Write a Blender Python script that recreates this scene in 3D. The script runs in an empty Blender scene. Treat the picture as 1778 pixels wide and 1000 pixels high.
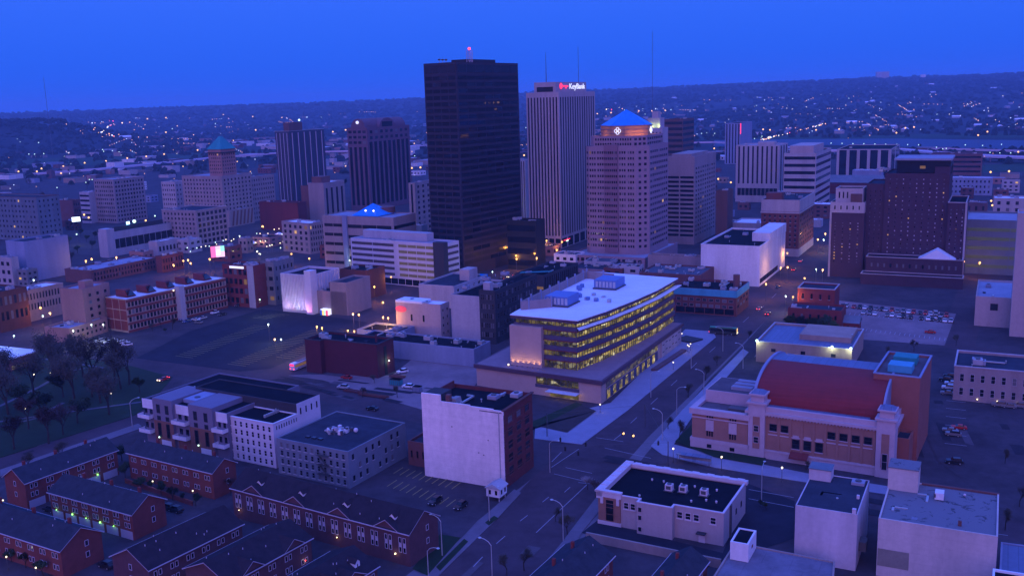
import bpy, bmesh, random
from math import *
from mathutils import Vector, Matrix
random.seed(7)
sc = bpy.context.scene
C = sc.collection
R = math_r = radians
# ------------------------------------------------------------------ camera
F, CX, CY, HC = 1680., 889., 500., 105.
PT, RL = atan(328*cos(.0297)/F), .0297
_f = Vector((0, cos(PT), -sin(PT))); _r0 = Vector((1, 0, 0)); _u0 = Vector((0, sin(PT), cos(PT)))
_R = _r0*cos(RL) - _u0*sin(RL); _U = _u0*cos(RL) + _r0*sin(RL)
cd = bpy.data.cameras.new('camera'); cam = bpy.data.objects.new('camera', cd); C.objects.link(cam)
cam.matrix_world = Matrix(((_R.x, _U.x, -_f.x, 0), (_R.y, _U.y, -_f.y, 0), (_R.z, _U.z, -_f.z, HC), (0, 0, 0, 1)))
cd.sensor_width = 36; cd.lens = 36*F/1778; cd.clip_start = 1; cd.clip_end = 60000
sc.camera = cam
sc.view_settings.view_transform = 'Standard'; sc.view_settings.look = 'None'
sc.view_settings.exposure = 0.0
sc.cycles.use_denoising = True
sc.cycles.max_bounces = 5; sc.cycles.volume_bounces = 0
sc.cycles.sample_clamp_indirect = 4
# ------------------------------------------------------------------ world: blue hour sky
w = bpy.data.worlds.new('World'); sc.world = w; w.use_nodes = True
nt = w.node_tree; nt.nodes.clear()
def N(t, ty, **k):
    n = t.nodes.new(ty)
    for a, b in k.items():
        if a in n.inputs: n.inputs[a].default_value = b
        else: setattr(n, a, b)
    return n
out = N(nt, 'ShaderNodeOutputWorld'); bg = N(nt, 'ShaderNodeBackground', Strength=1.0)
tc = N(nt, 'ShaderNodeTexCoord'); sx = N(nt, 'ShaderNodeSeparateXYZ')
nt.links.new(tc.outputs['Generated'], sx.inputs[0])
def ramp(t, stops, fac):
    r = t.nodes.new('ShaderNodeValToRGB')
    e = r.color_ramp.elements
    while len(e) > 1: e.remove(e[-1])
    e[0].position = stops[0][0]; e[0].color = (*stops[0][1], 1)
    for p_, c in stops[1:]:
        x = e.new(p_); x.color = (*c, 1)
    t.links.new(fac, r.inputs[0]); return r
# ahead of the camera (still night-blue)
ra = ramp(nt, [(0, (.012, .116, .88)), (.04, (.018, .128, .92)), (.10, (.033, .150, .99)), (.25, (.055, .21, 1.3)), (.6, (.16, .34, 1.9)), (1, (.22, .42, 2.2))], sx.outputs[2])
# behind the camera (violet afterglow low down)
rb = ramp(nt, [(0, (.52, .27, .90)), (.15, (.46, .29, 1.05)), (.4, (.28, .34, 1.6)), (1, (.22, .42, 2.2))], sx.outputs[2])
mr = N(nt, 'ShaderNodeMapRange'); mr.inputs[1].default_value = -.7; mr.inputs[2].default_value = .5
nt.links.new(sx.outputs[1], mr.inputs[0])
mx = N(nt, 'ShaderNodeMix', data_type='RGBA'); nt.links.new(mr.outputs[0], mx.inputs[0])
nt.links.new(rb.outputs[0], mx.inputs[6]); nt.links.new(ra.outputs[0], mx.inputs[7])
sky = N(nt, 'ShaderNodeTexSky', sky_type='NISHITA'); sky.sun_disc = False
sky.sun_elevation = R(-3); sky.sun_rotation = R(190)
sk = N(nt, 'ShaderNodeVectorMath', operation='SCALE'); sk.inputs['Scale'].default_value = .02
nt.links.new(sky.outputs[0], sk.inputs[0])
ad = N(nt, 'ShaderNodeVectorMath', operation='ADD')
nt.links.new(sk.outputs[0], ad.inputs[0]); nt.links.new(mx.outputs[2], ad.inputs[1])
nt.links.new(ad.outputs[0], bg.inputs[0]); nt.links.new(bg.outputs[0], out.inputs[0])
# weak broad afterglow from behind and to the left
sd = bpy.data.lights.new('afterglow', 'SUN'); sd.energy = .62; sd.angle = R(50); sd.color = (1, .46, .72)
so = bpy.data.objects.new('afterglow', sd); C.objects.link(so); so.rotation_euler = (R(72), 0, R(-12))

# ------------------------------------------------------------------ pixel <-> ground
def ray(x, y): return _f + _R*((x-CX)/F) - _U*((y-CY)/F)
def P(x, y, z=0.):
    d = ray(x, y); t = (z-HC)/d.z
    return Vector((d.x*t, d.y*t, z))
def proj(v):
    v = Vector(v) - Vector((0, 0, HC)); d = v.dot(_f)
    return CX+F*v.dot(_R)/d, CY-F*v.dot(_U)/d
def hgt(g, yt):
    lo, hi = 0, 400
    for _ in range(40):
        m = (lo+hi)/2
        if proj((g.x, g.y, m))[1] > yt: lo = m
        else: hi = m
    return lo
def azv(a): return Vector((sin(R(a)), cos(R(a)), 0))

# ------------------------------------------------------------------ materials
M = {}
def mat(n, c, rough=.85, var=.18, scale=.35, streak=0, spec=.3, em=None, es=0, bump=0, detail=5, metal=0, seams=None):
    m = bpy.data.materials.new(n); m.use_nodes = True; t = m.node_tree
    b = t.nodes['Principled BSDF']
    b.inputs['Base Color'].default_value = (*c, 1); b.inputs['Roughness'].default_value = rough
    b.inputs['Specular IOR Level'].default_value = spec; b.inputs['Metallic'].default_value = metal
    if em: b.inputs['Emission Color'].default_value = (*em, 1); b.inputs['Emission Strength'].default_value = es
    if var:
        g = N(t, 'ShaderNodeNewGeometry'); mp = N(t, 'ShaderNodeMapping')
        t.links.new(g.outputs['Position'], mp.inputs[0]); mp.inputs['Scale'].default_value = (1, 1, .12 if streak else 1)
        no = N(t, 'ShaderNodeTexNoise', Scale=scale, Detail=detail, Roughness=.65)
        t.links.new(mp.outputs[0], no.inputs[0])
        r = ramp(t, [(.25, tuple(x*(1-var) for x in c)), (.5, c), (.78, tuple(min(1, x*(1+var)) for x in c))], no.outputs[0])
        n2 = N(t, 'ShaderNodeTexNoise', Scale=scale*6, Detail=3, Roughness=.6); t.links.new(g.outputs['Position'], n2.inputs[0])
        m2 = N(t, 'ShaderNodeMapRange'); m2.inputs[3].default_value = 1-var*.7; m2.inputs[4].default_value = 1+var*.7
        t.links.new(n2.outputs[0], m2.inputs[0])
        v = N(t, 'ShaderNodeVectorMath', operation='SCALE'); t.links.new(r.outputs[0], v.inputs[0]); t.links.new(m2.outputs[0], v.inputs['Scale'])
        src = v.outputs[0]
        if seams:
            kind, bw, bh, dk = seams; s3 = N(t, 'ShaderNodeSeparateXYZ'); t.links.new(g.outputs['Position'], s3.inputs[0]); c3 = N(t, 'ShaderNodeCombineXYZ')
            rot = N(t, 'ShaderNodeVectorRotate', rotation_type='Z_AXIS', Angle=R(27)); t.links.new(g.outputs['Position'], rot.inputs[0])
            if kind == 'roof': bv = rot.outputs[0]
            else:
                sr = N(t, 'ShaderNodeSeparateXYZ'); t.links.new(rot.outputs[0], sr.inputs[0]); sm = N(t, 'ShaderNodeMath', operation='ADD'); t.links.new(sr.outputs[0], sm.inputs[0]); t.links.new(sr.outputs[1], sm.inputs[1])
                t.links.new(sm.outputs[0], c3.inputs[0]); t.links.new(sr.outputs[2], c3.inputs[1]); bv = c3.outputs[0]
            br = N(t, 'ShaderNodeTexBrick', Scale=1.0); br.inputs['Brick Width'].default_value = bw; br.inputs['Row Height'].default_value = bh; br.inputs['Mortar Size'].default_value = .05 if kind == 'wall' else .09
            br.inputs['Color1'].default_value = (1, 1, 1, 1); br.inputs['Color2'].default_value = (1-dk*.45,)*3+(1,); br.inputs['Mortar'].default_value = (1-dk,)*3+(1,)
            t.links.new(bv, br.inputs[0]); mm = N(t, 'ShaderNodeMix', data_type='RGBA', blend_type='MULTIPLY'); mm.inputs[0].default_value = 1
            t.links.new(src, mm.inputs[6]); t.links.new(br.outputs[0], mm.inputs[7]); src = mm.outputs[2]
        t.links.new(src, b.inputs['Base Color'])
        if bump:
            bp = N(t, 'ShaderNodeBump', Strength=bump, Distance=.1); t.links.new(n2.outputs[0], bp.inputs['Height']); t.links.new(bp.outputs[0], b.inputs['Normal'])
    M[n] = m; return m
def walls():
    for n, c in dict(white=(.60, .60, .66), cream=(.26, .21, .22), beige=(.30, .22, .19), tan=(.29, .155, .145), pink=(.38, .31, .32),
                     grey=(.22, .22, .24), lgrey=(.34, .33, .38), dgrey=(.15, .15, .17), concrete=(.28,.26,.27), slate=(.12, .15, .19),
                     brick=(.14, .042, .04), dbrick=(.10, .035, .03), orange=(.3,.1,.05), brown=(.11, .055, .05), maroon=(.10, .018, .022),
                     black=(.018, .018, .02), charcoal=(.035, .035, .045), purple=(.11, .06, .075), blueg=(.20, .24, .36), teal=(.03, .22, .26),
                     stone=(.26, .21, .21), hotel=(.105, .05, .055), lime=(.36, .32, .34), terra=(.14, .06, .06), cyan=(.06, .30, .42), mint=(.02,.22,.24)).items():
        mat(n, c, .85, .20, .16, streak=1)
    mat('rw', (.68, .74, .84), .7, .10, .09, spec=.25, seams=('roof', 9, 3, .10))         # white membrane roof
    mat('rg', (.085, .10, .135), .9, .22, .12, spec=.08, seams=('roof', 11, 3.5, .16)); mat('rd', (.008, .010, .017), .95, .35, .15, spec=.04, seams=('roof', 10, 3, .3))
    mat('rb', (.035, .042, .062), .95, .3, .1, spec=.06, seams=('roof', 10, 3, .2)); mat('rp', (.10, .085, .10), .95, .3, .12, spec=.06)
    mat('rl', (.24, .25, .33), .8, .2, .1)
    mat('shingle', (.028, .022, .030), .95, .30, .5, spec=.06); mat('shingle_grey', (.032, .036, .050), .95, .28, .5, spec=.06)
    mat('trim', (.42, .38, .46), .6, .05); mat('metal', (.40, .42, .45), .45, .1, metal=.4); mat('dmetal', (.07, .07, .08), .5, 0)
    mat('glass', (.006, .006, .012), .15, 0, spec=.4); mat('glass2', (.02, .022, .035), .2, 0, spec=.5)
    mat('glass_dull', (.006, .006, .012), .4, 0, spec=.2)
    mat('curtain', (.11, .11, .13), .6, 0); mat('blind', (.40, .38, .42), .6, 0)
    mat('lit', (.3, .2, .05), .5, 0, em=(1, .58, .12), es=.65); mat('lit2', (.3, .2, .05), .5, 0, em=(1, .66, .16), es=1.3)
    mat('litdim', (.1, .08, .03), .3, 0, em=(1, .50, .10), es=.16)
    mat('bulb', (1, .8, .4), .5, 0, em=(1, .50, .06), es=2.1); mat('bulbw', (1, 1, 1), .5, 0, em=(.62, 1, .58), es=1.8)
    mat('bulbp', (1, 1, .8), .5, 0, em=(1, .82, .34), es=2.2); mat('bulbg', (.3, 1, .3), .5, 0, em=(.25, 1, .12), es=4)
    mat('bulbr', (1, .1, .1), .5, 0, em=(1, .04, .05), es=4); mat('bulbc', (.5, .8, 1), .5, 0, em=(.35, .75, 1), es=5)
walls(); mat('rwall', (.44, .45, .54), .8, .14, .16, streak=1); mat('busgreen', (.02, .22, .10), .4, 0); mat('busbody', (.03, .04, .04), .4, 0); mat('deck', (.15, .145, .19), .9, .3, .2, seams=('roof', 6, 6, .2))
GL = ['glass', 'glass', 'glass', 'glass2', 'glass_dull']

# ------------------------------------------------------------------ object helpers
def link(o, parent=None):
    C.objects.link(o)
    if parent is not None: o.parent = parent
    return o
def tag(o, label=None, cat=None, group=None, kind=None):
    if label: o['label'] = label
    if cat: o['category'] = cat
    if group: o['group'] = group
    if kind: o['kind'] = kind
    return o
def empty(name, loc, rz=0, label=None, cat=None, group=None):
    o = bpy.data.objects.new(name, None); o.empty_display_size = 1
    o.location = loc; o.rotation_euler = (0, 0, rz); link(o); return tag(o, label, cat, group)
class MB:
    """collects shapes for ONE mesh"""
    def __init__(s): s.v = []; s.f = []; s.m = []; s.mats = []
    def mi(s, m):
        if m not in s.mats: s.mats.append(m)
        return s.mats.index(m)
    def add(s, vs, fs, m):
        k = len(s.v); s.v += [tuple(v) for v in vs]; i = s.mi(m)
        s.f += [tuple(k+a for a in f) for f in fs]; s.m += [i]*len(fs); return s
    def box(s, x0, x1, y0, y1, z0, z1, m, bottom=True):
        vs = [(x0, y0, z0), (x1, y0, z0), (x1, y1, z0), (x0, y1, z0), (x0, y0, z1), (x1, y0, z1), (x1, y1, z1), (x0, y1, z1)]
        fs = [(4, 5, 6, 7), (0, 1, 5, 4), (1, 2, 6, 5), (2, 3, 7, 6), (3, 0, 4, 7)] + ([(3, 2, 1, 0)] if bottom else [])
        return s.add(vs, fs, m)
    def prism(s, poly, z0, z1, m, top=True, bottom=False):
        n = len(poly); vs = [(p[0], p[1], z0) for p in poly]+[(p[0], p[1], z1) for p in poly]
        fs = [(i, (i+1) % n, n+(i+1) % n, n+i) for i in range(n)]
        if top: fs.append(tuple(range(n, 2*n)))
        if bottom: fs.append(tuple(range(n-1, -1, -1)))
        return s.add(vs, fs, m)
    def ring(s, po, pi, z0, z1, m):
        n = len(po); vs = [(*p[:2], z0) for p in po]+[(*p[:2], z1) for p in po]+[(*p[:2], z0) for p in pi]+[(*p[:2], z1) for p in pi]
        fs = []
        for i in range(n):
            j = (i+1) % n
            fs += [(i, j, n+j, n+i), (n+i, n+j, 3*n+j, 3*n+i), (2*n+j, 2*n+i, 3*n+i, 3*n+j), (i, 2*n+i, 2*n+j, j)]
        return s.add(vs, fs, m)
    def tube(s, a, b, ra, rb, m, n=8, caps=True):
        a = Vector(a); b = Vector(b); d = (b-a).normalized()
        q = d.orthogonal().normalized(); r = d.cross(q)
        vs = [a+(q*cos(2*pi*i/n)+r*sin(2*pi*i/n))*ra for i in range(n)]+[b+(q*cos(2*pi*i/n)+r*sin(2*pi*i/n))*rb for i in range(n)]
        fs = [(i, (i+1) % n, n+(i+1) % n, n+i) for i in range(n)]
        if caps: fs += [tuple(range(n-1, -1, -1)), tuple(range(n, 2*n))]
        return s.add(vs, fs, m)
    def ball(s, c, r, m, n=8, k=5, sz=1):
        vs = [(c[0], c[1], c[2]-r*sz)]
        for j in range(1, k):
            t = pi*j/k
            vs += [(c[0]+r*sin(t)*cos(2*pi*i/n), c[1]+r*sin(t)*sin(2*pi*i/n), c[2]-r*sz*cos(t)) for i in range(n)]
        vs.append((c[0], c[1], c[2]+r*sz)); fs = [(0, 1+(i+1) % n, 1+i) for i in range(n)]
        for j in range(k-2):
            fs += [(1+j*n+i, 1+j*n+(i+1) % n, 1+(j+1)*n+(i+1) % n, 1+(j+1)*n+i) for i in range(n)]
        e = len(vs)-1; fs += [(e, e-n+i, e-n+(i+1) % n) for i in range(n)]
        return s.add(vs, fs, m)
    def mesh(s, name):
        me = bpy.data.meshes.new(name); me.from_pydata(s.v, [], s.f)
        for m in s.mats: me.materials.append(M[m])
        me.polygons.foreach_set('material_index', s.m); me.update(); return me
    def build(s, name, parent=None, loc=None, rz=None, smooth=False):
        me = s.mesh(name)
        if smooth: me.polygons.foreach_set('use_smooth', [True]*len(me.polygons))
        o = bpy.data.objects.new(name, me); link(o, parent)
        if loc is not None: o.location = loc
        if rz is not None: o.rotation_euler = (0, 0, rz)
        return o
def inset(poly, d):
    n = len(poly); res = []
    for i in range(n):
        p0, p1, p2 = Vector(poly[i-1][:2]), Vector(poly[i][:2]), Vector(poly[(i+1) % n][:2])
        a = (p1-p0).normalized(); b = (p2-p1).normalized()
        na = Vector((-a.y, a.x)); nb = Vector((-b.y, b.x)); k = 1+na.dot(nb)
        res.append(tuple(p1+(na+nb)*(d/max(k, .3))))
    return res
_wm = {}
def wmesh(ww, wh, g, fr, depth=.10, fw=.12, sill=None):
    key = (round(ww, 2), round(wh, 2), g, fr, sill)
    if key in _wm: return _wm[key]
    b = MB(); x, z = ww/2, wh/2
    if fr:
        po = [(-x-fw, -z-fw), (x+fw, -z-fw), (x+fw, z+fw), (-x-fw, z+fw)]; pi_ = [(-x, -z), (x, -z), (x, z), (-x, z)]
        vs = [(p[0], -depth, p[1]) for p in po]+[(p[0], -depth, p[1]) for p in pi_]+[(p[0], .02, p[1]) for p in po]+[(p[0], -.02, p[1]) for p in pi_]
        fs = []
        for i in range(4):
            j = (i+1) % 4; fs += [(i, j, 4+j, 4+i), (8+i, 8+j, j, i), (4+i, 4+j, 12+j, 12+i)]
        b.add(vs, fs, fr); b.add([(-x, -.03, -z), (x, -.03, -z), (x, -.03, z), (-x, -.03, z)], [(0, 1, 2, 3)], g)
        if wh > 1.2: b.box(-x, x, -.07, -.03, -.04, .04, fr)
        if sill: b.box(-x-.25, x+.25, -.22, 0, -z-fw-.22, -z-fw, sill)
    else:
        b.box(-x, x, -.06, .02, -z, z, g)
        if sill: b.box(-x-.15, x+.15, -.2, 0, -z-.2, -z, sill)
    _wm[key] = b.mesh('window'); return _wm[key]
STAT = []
class Bld:
    def __init__(s, name, label, x, yt, yb, xl, xr, az=27, cat='building', h=None, group=None, W=None, D=None):
        if yb is None: g = P(x, yt, h); g.z = 0
        else:
            g = P(x, yb)
            if h is None: h = hgt(g, yt)
        s.g, s.h, s.az = g, h, az
        X, Y = azv(az), azv(az-90); s.X, s.Y = X, Y
        def solve(d, tx):
            lo, hi = 0, 400; up = proj(g+d*.5)[0] > proj(g)[0]
            for _ in range(40):
                m = (lo+hi)/2; q = proj(Vector((g.x, g.y, h*.9))+d*m)[0]
                if (q < tx) == up: lo = m
                else: hi = m
            return lo
        s.W = W or solve(X, xr); s.D = D or solve(Y, xl)
        for q, v, pa in (('W', s.W, W), ('D', s.D, D)):
            if pa: continue
           
            if v < 5 or v > 150: print('BADDIM', name, label[:40], q, v); setattr(s, q, 8 if v < 5 else 90)
        s.root = empty(name, g, R(90-az), label, cat, group); s.wins = []; s.name = name
        s.dist = g.length; STAT.append((name, round(s.W), round(s.D), round(h), round(s.dist)))
    def rect(s, x0=0, x1=None, y0=0, y1=None):
        x1 = s.W if x1 is None else x1; y1 = s.D if y1 is None else y1
        return [(x0, y0), (x1, y0), (x1, y1), (x0, y1)]
    def body(s, wall, roof='rd', poly=None, z0=0, z1=None, par=.9, th=.4, name='wall', rname='roof', cop=None, copw=.12, coph=.35):
        poly = poly or s.rect(); z1 = s.h if z1 is None else z1
        b = MB(); pi_ = inset(poly, th)
        b.prism(poly, z0, z1-.02, wall, top=False)
        n = len(poly)
        b.ring(poly, pi_, z1-par-.1, z1, wall)
        # drop the duplicate outer skin of the ring
        keep = [k for k in range(len(b.f)) if not (k >= n and (k-n) % 4 in (0, 3))]
        b.f = [b.f[k] for k in keep]; b.m = [b.m[k] for k in keep]
        # lift the outer skin to full height
        b.v[n:2*n] = [(v[0], v[1], z1) for v in b.v[n:2*n]]
        o = b.build(name, s.root)
        if name == 'wall': s.wo, s.wmb = o, b
        r = MB(); r.add([(p[0], p[1], z1-par) for p in pi_], [tuple(range(n))], roof); r.build(rname, s.root)
        if cop:
            c = MB(); c.ring(inset(poly, -copw), inset(poly, th+.05), z1-coph+.1, z1+.1, cop); c.build('cornice', s.root)
        return o
    def edge(s, e, poly=None):
        """'R' right face, 'L' left face, or index"""
        poly = poly or s.rect()
        i = dict(R=0, L=len(poly)-1).get(e, e)
        return Vector(poly[i][:2]), Vector(poly[(i+1) % len(poly)][:2])
    def grid(s, e, nx, nz, fw=.5, fh=.55, z0=1, z1=None, m0=.03, m1=.03, lit=0, frame=None, sill=None, poly=None, gl=None, skip=None, litm=('lit', 'litdim', 'litdim'), name='window', cur=.07):
        A, B = s.edge(e, poly) if not isinstance(e, tuple) else (Vector(e[0]), Vector(e[1])); L = (B-A).length; u = (B-A)/L; z1 = s.h-1.2 if z1 is None else z1
        a0, a1 = L*m0, L*(1-m1); bw = (a1-a0)/nx; bh = (z1-z0)/nz; rot = atan2(u.y, u.x)
        ww, wh = bw*fw, bh*fh
        lit = lit if lit < 0 else max(lit, .012)
        for j in range(nz):
            for i in range(nx):
                if skip and skip(i, j): continue
                q = A+u*(a0+bw*(i+.5)); g = random.choice(gl or GL); q_ = random.random()
                if q_ < lit: g = random.choice(litm)
                elif q_ < lit+cur: g = 'curtain'
                s.wins.append((q.x, q.y, z0+bh*(j+.5), rot, ww, wh, g, frame, sill, name, j))
    def bands(s, e, nz, fh=.45, z0=1, z1=None, m0=.02, m1=.02, mt='glass', poly=None, nm='window_band', lit=0, split=1):
        A, B = s.edge(e, poly) if not isinstance(e, tuple) else (Vector(e[0]), Vector(e[1])); L = (B-A).length; u = (B-A)/L; z1 = s.h-1.2 if z1 is None else z1
        bh = (z1-z0)/nz; rot = atan2(u.y, u.x)
        for j in range(nz):
            b = MB(); seg = L*(1-m0-m1)/split
            for k in range(split):
                a = L*m0+seg*k; b.box(a+(.2 if split > 1 else 0), a+seg-(.2 if split > 1 else 0), -.06, .02, 0, bh*fh, 'lit' if random.random() < lit else mt)
            b.build(nm, s.root, (A.x, A.y, z0+bh*(j+.5-fh/2)), rot)
    def strips(s, e, nx, fw=.5, z0=1, z1=None, m0=.02, m1=.02, mt='glass', poly=None, nm='window_strip', proud=.06):
        A, B = s.edge(e, poly) if not isinstance(e, tuple) else (Vector(e[0]), Vector(e[1])); L = (B-A).length; u = (B-A)/L; z1 = s.h-1.2 if z1 is None else z1
        bw = L*(1-m0-m1)/nx; rot = atan2(u.y, u.x)
        for i in range(nx):
            q = A+u*(L*m0+bw*(i+.5)); b = MB(); b.box(-bw*fw/2, bw*fw/2, -proud, .02, 0, z1-z0, mt)
            b.build(nm, s.root, (q.x, q.y, z0), rot)
    def box(s, x0, x1, y0, y1, z0, z1, m, name): 
        return MB().box(x0, x1, y0, y1, z0, z1, m).build(name, s.root)
    def units(s, n, z=None, poly=None, sz=1.0, name='air_conditioner'):
        z = s.h-.9 if z is None else z; poly = poly or s.rect()
        xs = [p[0] for p in poly]; ys = [p[1] for p in poly]
        x0, x1, y0, y1 = min(xs)+2, max(xs)-2, min(ys)+2, max(ys)-2
        for i in range(n):
            if x1 <= x0+1 or y1 <= y0+1: return
            x, y = random.uniform(x0, x1), random.uniform(y0, y1); a, c, d = [random.uniform(.9, 1.8)*sz for _ in range(3)]
            b = MB(); b.box(-a, a, -c, c, .25, .25+d, random.choice(['metal', 'lgrey', 'rl'])); b.tube((0, 0, d+.25), (0, 0, d+.5), min(a, c)*.6, min(a, c)*.6, 'dmetal', 10)
            b.box(-a*.9, -a*.7, -c, c, 0, .25, 'dmetal'); b.box(a*.7, a*.9, -c, c, 0, .25, 'dmetal')
            b.build(name, s.root, (x, y, z))
        for i in range(n):
            b = MB(); b.tube((0, 0, 0), (0, 0, .8), .15, .15, 'metal', 6); b.tube((0, 0, .8), (0, 0, 1), .28, .28, 'metal', 6)
            b.build('roof_vent', s.root, (random.uniform(x0, x1), random.uniform(y0, y1), z))
        if s.dist < 650 and x1-x0 > 5 and y1-y0 > 5:
            for i in range(2):
                b = MB(); L_ = random.uniform(2.5, min(9, (x1-x0)*.6)); b.box(0, L_, -.25, .25, .3, .75, 'metal'); [b.box(k, k+.15, -.3, .3, 0, .3, 'dmetal') for k in (.3, L_*.5, L_-.5)]
                if random.random() < .5: b.box(L_-.5, L_, -.25, 2.2, .3, .75, 'metal')
                b.build('duct', s.root, (random.uniform(x0, x1-L_*.7), random.uniform(y0, y1), z), random.choice([0, pi/2]) if y1-y0 > L_+2 else 0)
            MB().box(-.7, .7, -.6, .6, 0, .55, random.choice(['rl', 'rb', 'metal'])).build('roof_hatch', s.root, (random.uniform(x0, x1), random.uniform(y0, y1), z))
    def fin(s, cap=100):
        ws = s.wins
        if not ws: return s
        if getattr(s, 'tiny', 0):
            b = s.wmb
            for (x, y, z, rot, ww, wh, g, fr, si, nm, j) in ws:
                b2 = MB(); b2.box(-ww/2, ww/2, -.06, .02, -wh/2, wh/2, g)
                cs, sn = cos(rot), sin(rot); b.add([(x+v[0]*cs-v[1]*sn, y+v[0]*sn+v[1]*cs, z+v[2]) for v in b2.v], b2.f, g)
            s.wo.data = b.mesh('wall'); return s
        X, Y = s.X, s.Y
        def size(t):
            n = Vector((sin(t[3]), -cos(t[3]))); nw = X*n.x+Y*n.y
            c = s.g+X*t[0]+Y*t[1]; d = Vector((0, 0, HC))-Vector((c.x, c.y, t[2])); dd = d.length
            px, py = proj((c.x, c.y, t[2])); inn = 1 if -20 < px < 1800 and -20 < py < 1020 else 0
            return inn*max(0, d.normalized().dot(nw))*t[4]*t[5]/dd**2
        ws.sort(key=size, reverse=True)
        for t in ws[:cap]:
            me = wmesh(t[4], t[5], t[6], t[7], sill=t[8]); o = bpy.data.objects.new(t[9], me); link(o, s.root)
            o.location = (t[0], t[1], t[2]); o.rotation_euler = (0, 0, t[3])
        rest = ws[cap:]
        if rest:
            b = MB()
            for (x, y, z, rot, ww, wh, g, fr, si, nm, j) in rest:
                b2 = MB(); b2.box(-ww/2, ww/2, -.06, .02, -wh/2, wh/2, g)
                if fr: b2.box(-ww/2-.1, ww/2+.1, -.1, .02, -wh/2-.22, -wh/2, fr)
                cs, sn = cos(rot), sin(rot); k = len(b.v)
                b.v += [(x+v[0]*cs-v[1]*sn, y+v[0]*sn+v[1]*cs, z+v[2]) for v in b2.v]
                mm = [b.mi(q) for q in b2.mats]; b.f += [tuple(k+a for a in f) for f in b2.f]; b.m += [mm[a] for a in b2.m]
            tag(b.build('window', s.root), kind='stuff')
        return s
# ------------------------------------------------------------------ generic building maker
def style(b, e, s, poly=None):
    if not s: return
    k, *a = s; kw = a.pop() if a and isinstance(a[-1], dict) else {}
    if poly: kw['poly'] = poly
    dict(g=b.grid, b=b.bands, v=b.strips)[k](e, *a, **kw)
def mk(name, label, x, yt, yb, xl, xr, az=27, wall='grey', roof='rd', L=None, R_=None, par=.9, cop=None, units=2, group=None, fin=True, **kw):
    b = Bld(name, label, x, yt, yb, xl, xr, az, group=group, **kw)
    b.body(wall, roof, par=par, cop=cop, copw=.3 if cop else .1)
    style(b, 'L', L); style(b, 'R', R_)
    if units: b.units(units)
    if fin: b.fin()
    return b
def text(parent, s, size, m, loc, rot, ext=.15, name='lettering', sx=1, ax='LEFT'):
    cu = bpy.data.curves.new(name, 'FONT'); cu.body = s; cu.size = size; cu.extrude = ext; cu.align_x = ax; cu.materials.append(M[m])
    t = bpy.data.objects.new(name, cu); C.objects.link(t); bpy.context.view_layer.update()
    me = bpy.data.meshes.new_from_object(t.evaluated_get(bpy.context.evaluated_depsgraph_get())); bpy.data.objects.remove(t)
    o = bpy.data.objects.new(name, me); link(o, parent); o.location = loc; o.rotation_euler = rot; o.scale = (sx, 1, 1); return o

# ================================================================== DOWNTOWN TOWERS
# the tall dark tower
mat('tw', (.026, .018, .032), .6, .08, .3); mat('twtop', (.02,.017,.03), .6, .1, .3)
b = Bld('office_tower', 'tallest tower, dark brown curtain wall with a red beacon mast on its roof', 806, 108, 480, 737, 900, 35)
b.body('tw', 'rd', par=1.5)
for e, nx in (('L', 4), ('R', 7)):
    b.grid(e, nx, 30, .88 if e == 'L' else .94, .60, 6, b.h-7, .02, .02, gl=['glass_dull', 'glass_dull', 'glass'], cur=.01, lit=-1)
    b.bands(e, 1, .9, b.h-6.2, b.h-1.2, .02, .02, 'glass', nm='louvre_band', split=nx)
A, B = b.edge('R')
for i, z in ((3, b.h-24), (3.5, b.h-24), (4, b.h-24), (4.5, b.h-24), (4.2, b.h-28)):
    b.wins.append((B.x*i/7, 0, z, 0, 2.6, 1.1, 'litdim', None, None, 'window', 0))
b.box(b.W*.3, b.W*.75, b.D*.25, b.D*.75, b.h-1.5, b.h+2.2, 'twtop', 'penthouse')
m = MB(); px, py = b.W*.30, b.D*.18
for dx, dy in ((-1.3, -1.3), (1.3, -1.3), (1.3, 1.3), (-1.3, 1.3)):
    m.tube((px+dx, py+dy, b.h-1.5), (px+dx, py+dy, b.h+7), .12, .12, 'trim', 5)
for z in (1, 3, 5, 7):
    for q in range(4):
        c = [(-1.3, -1.3), (1.3, -1.3), (1.3, 1.3), (-1.3, 1.3)]; a_, c_ = c[q], c[(q+1) % 4]
        m.tube((px+a_[0], py+a_[1], b.h+z), (px+c_[0], py+c_[1], b.h+z), .1, .1, 'trim', 4); m.tube((px+a_[0], py+a_[1], b.h+z-2), (px+c_[0], py+c_[1], b.h+z), .08, .08, 'trim', 4)
for k in range(5): m.tube((px+2+k*1.2, py+k, b.h-1.5), (px+2+k*1.2, py+k, b.h+3+k % 3), .06, .04, 'metal', 4)
m.build('antenna_mast', b.root)
MB().ball((px, py, b.h+8.2), .8, 'bulbr').build('beacon', b.root)
m = MB()
for k in range(3):
    m.tube((3+k*3.2, b.D*.6, b.h-1.5), (3+k*3.2, b.D*.6, b.h+1.6), .15, .15, 'metal', 6); m.ball((3+k*3.2, b.D*.6, b.h+2), 1.0, 'brown', 8, 4, .5)
m.build('satellite_dish', b.root)
b.fin()
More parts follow.
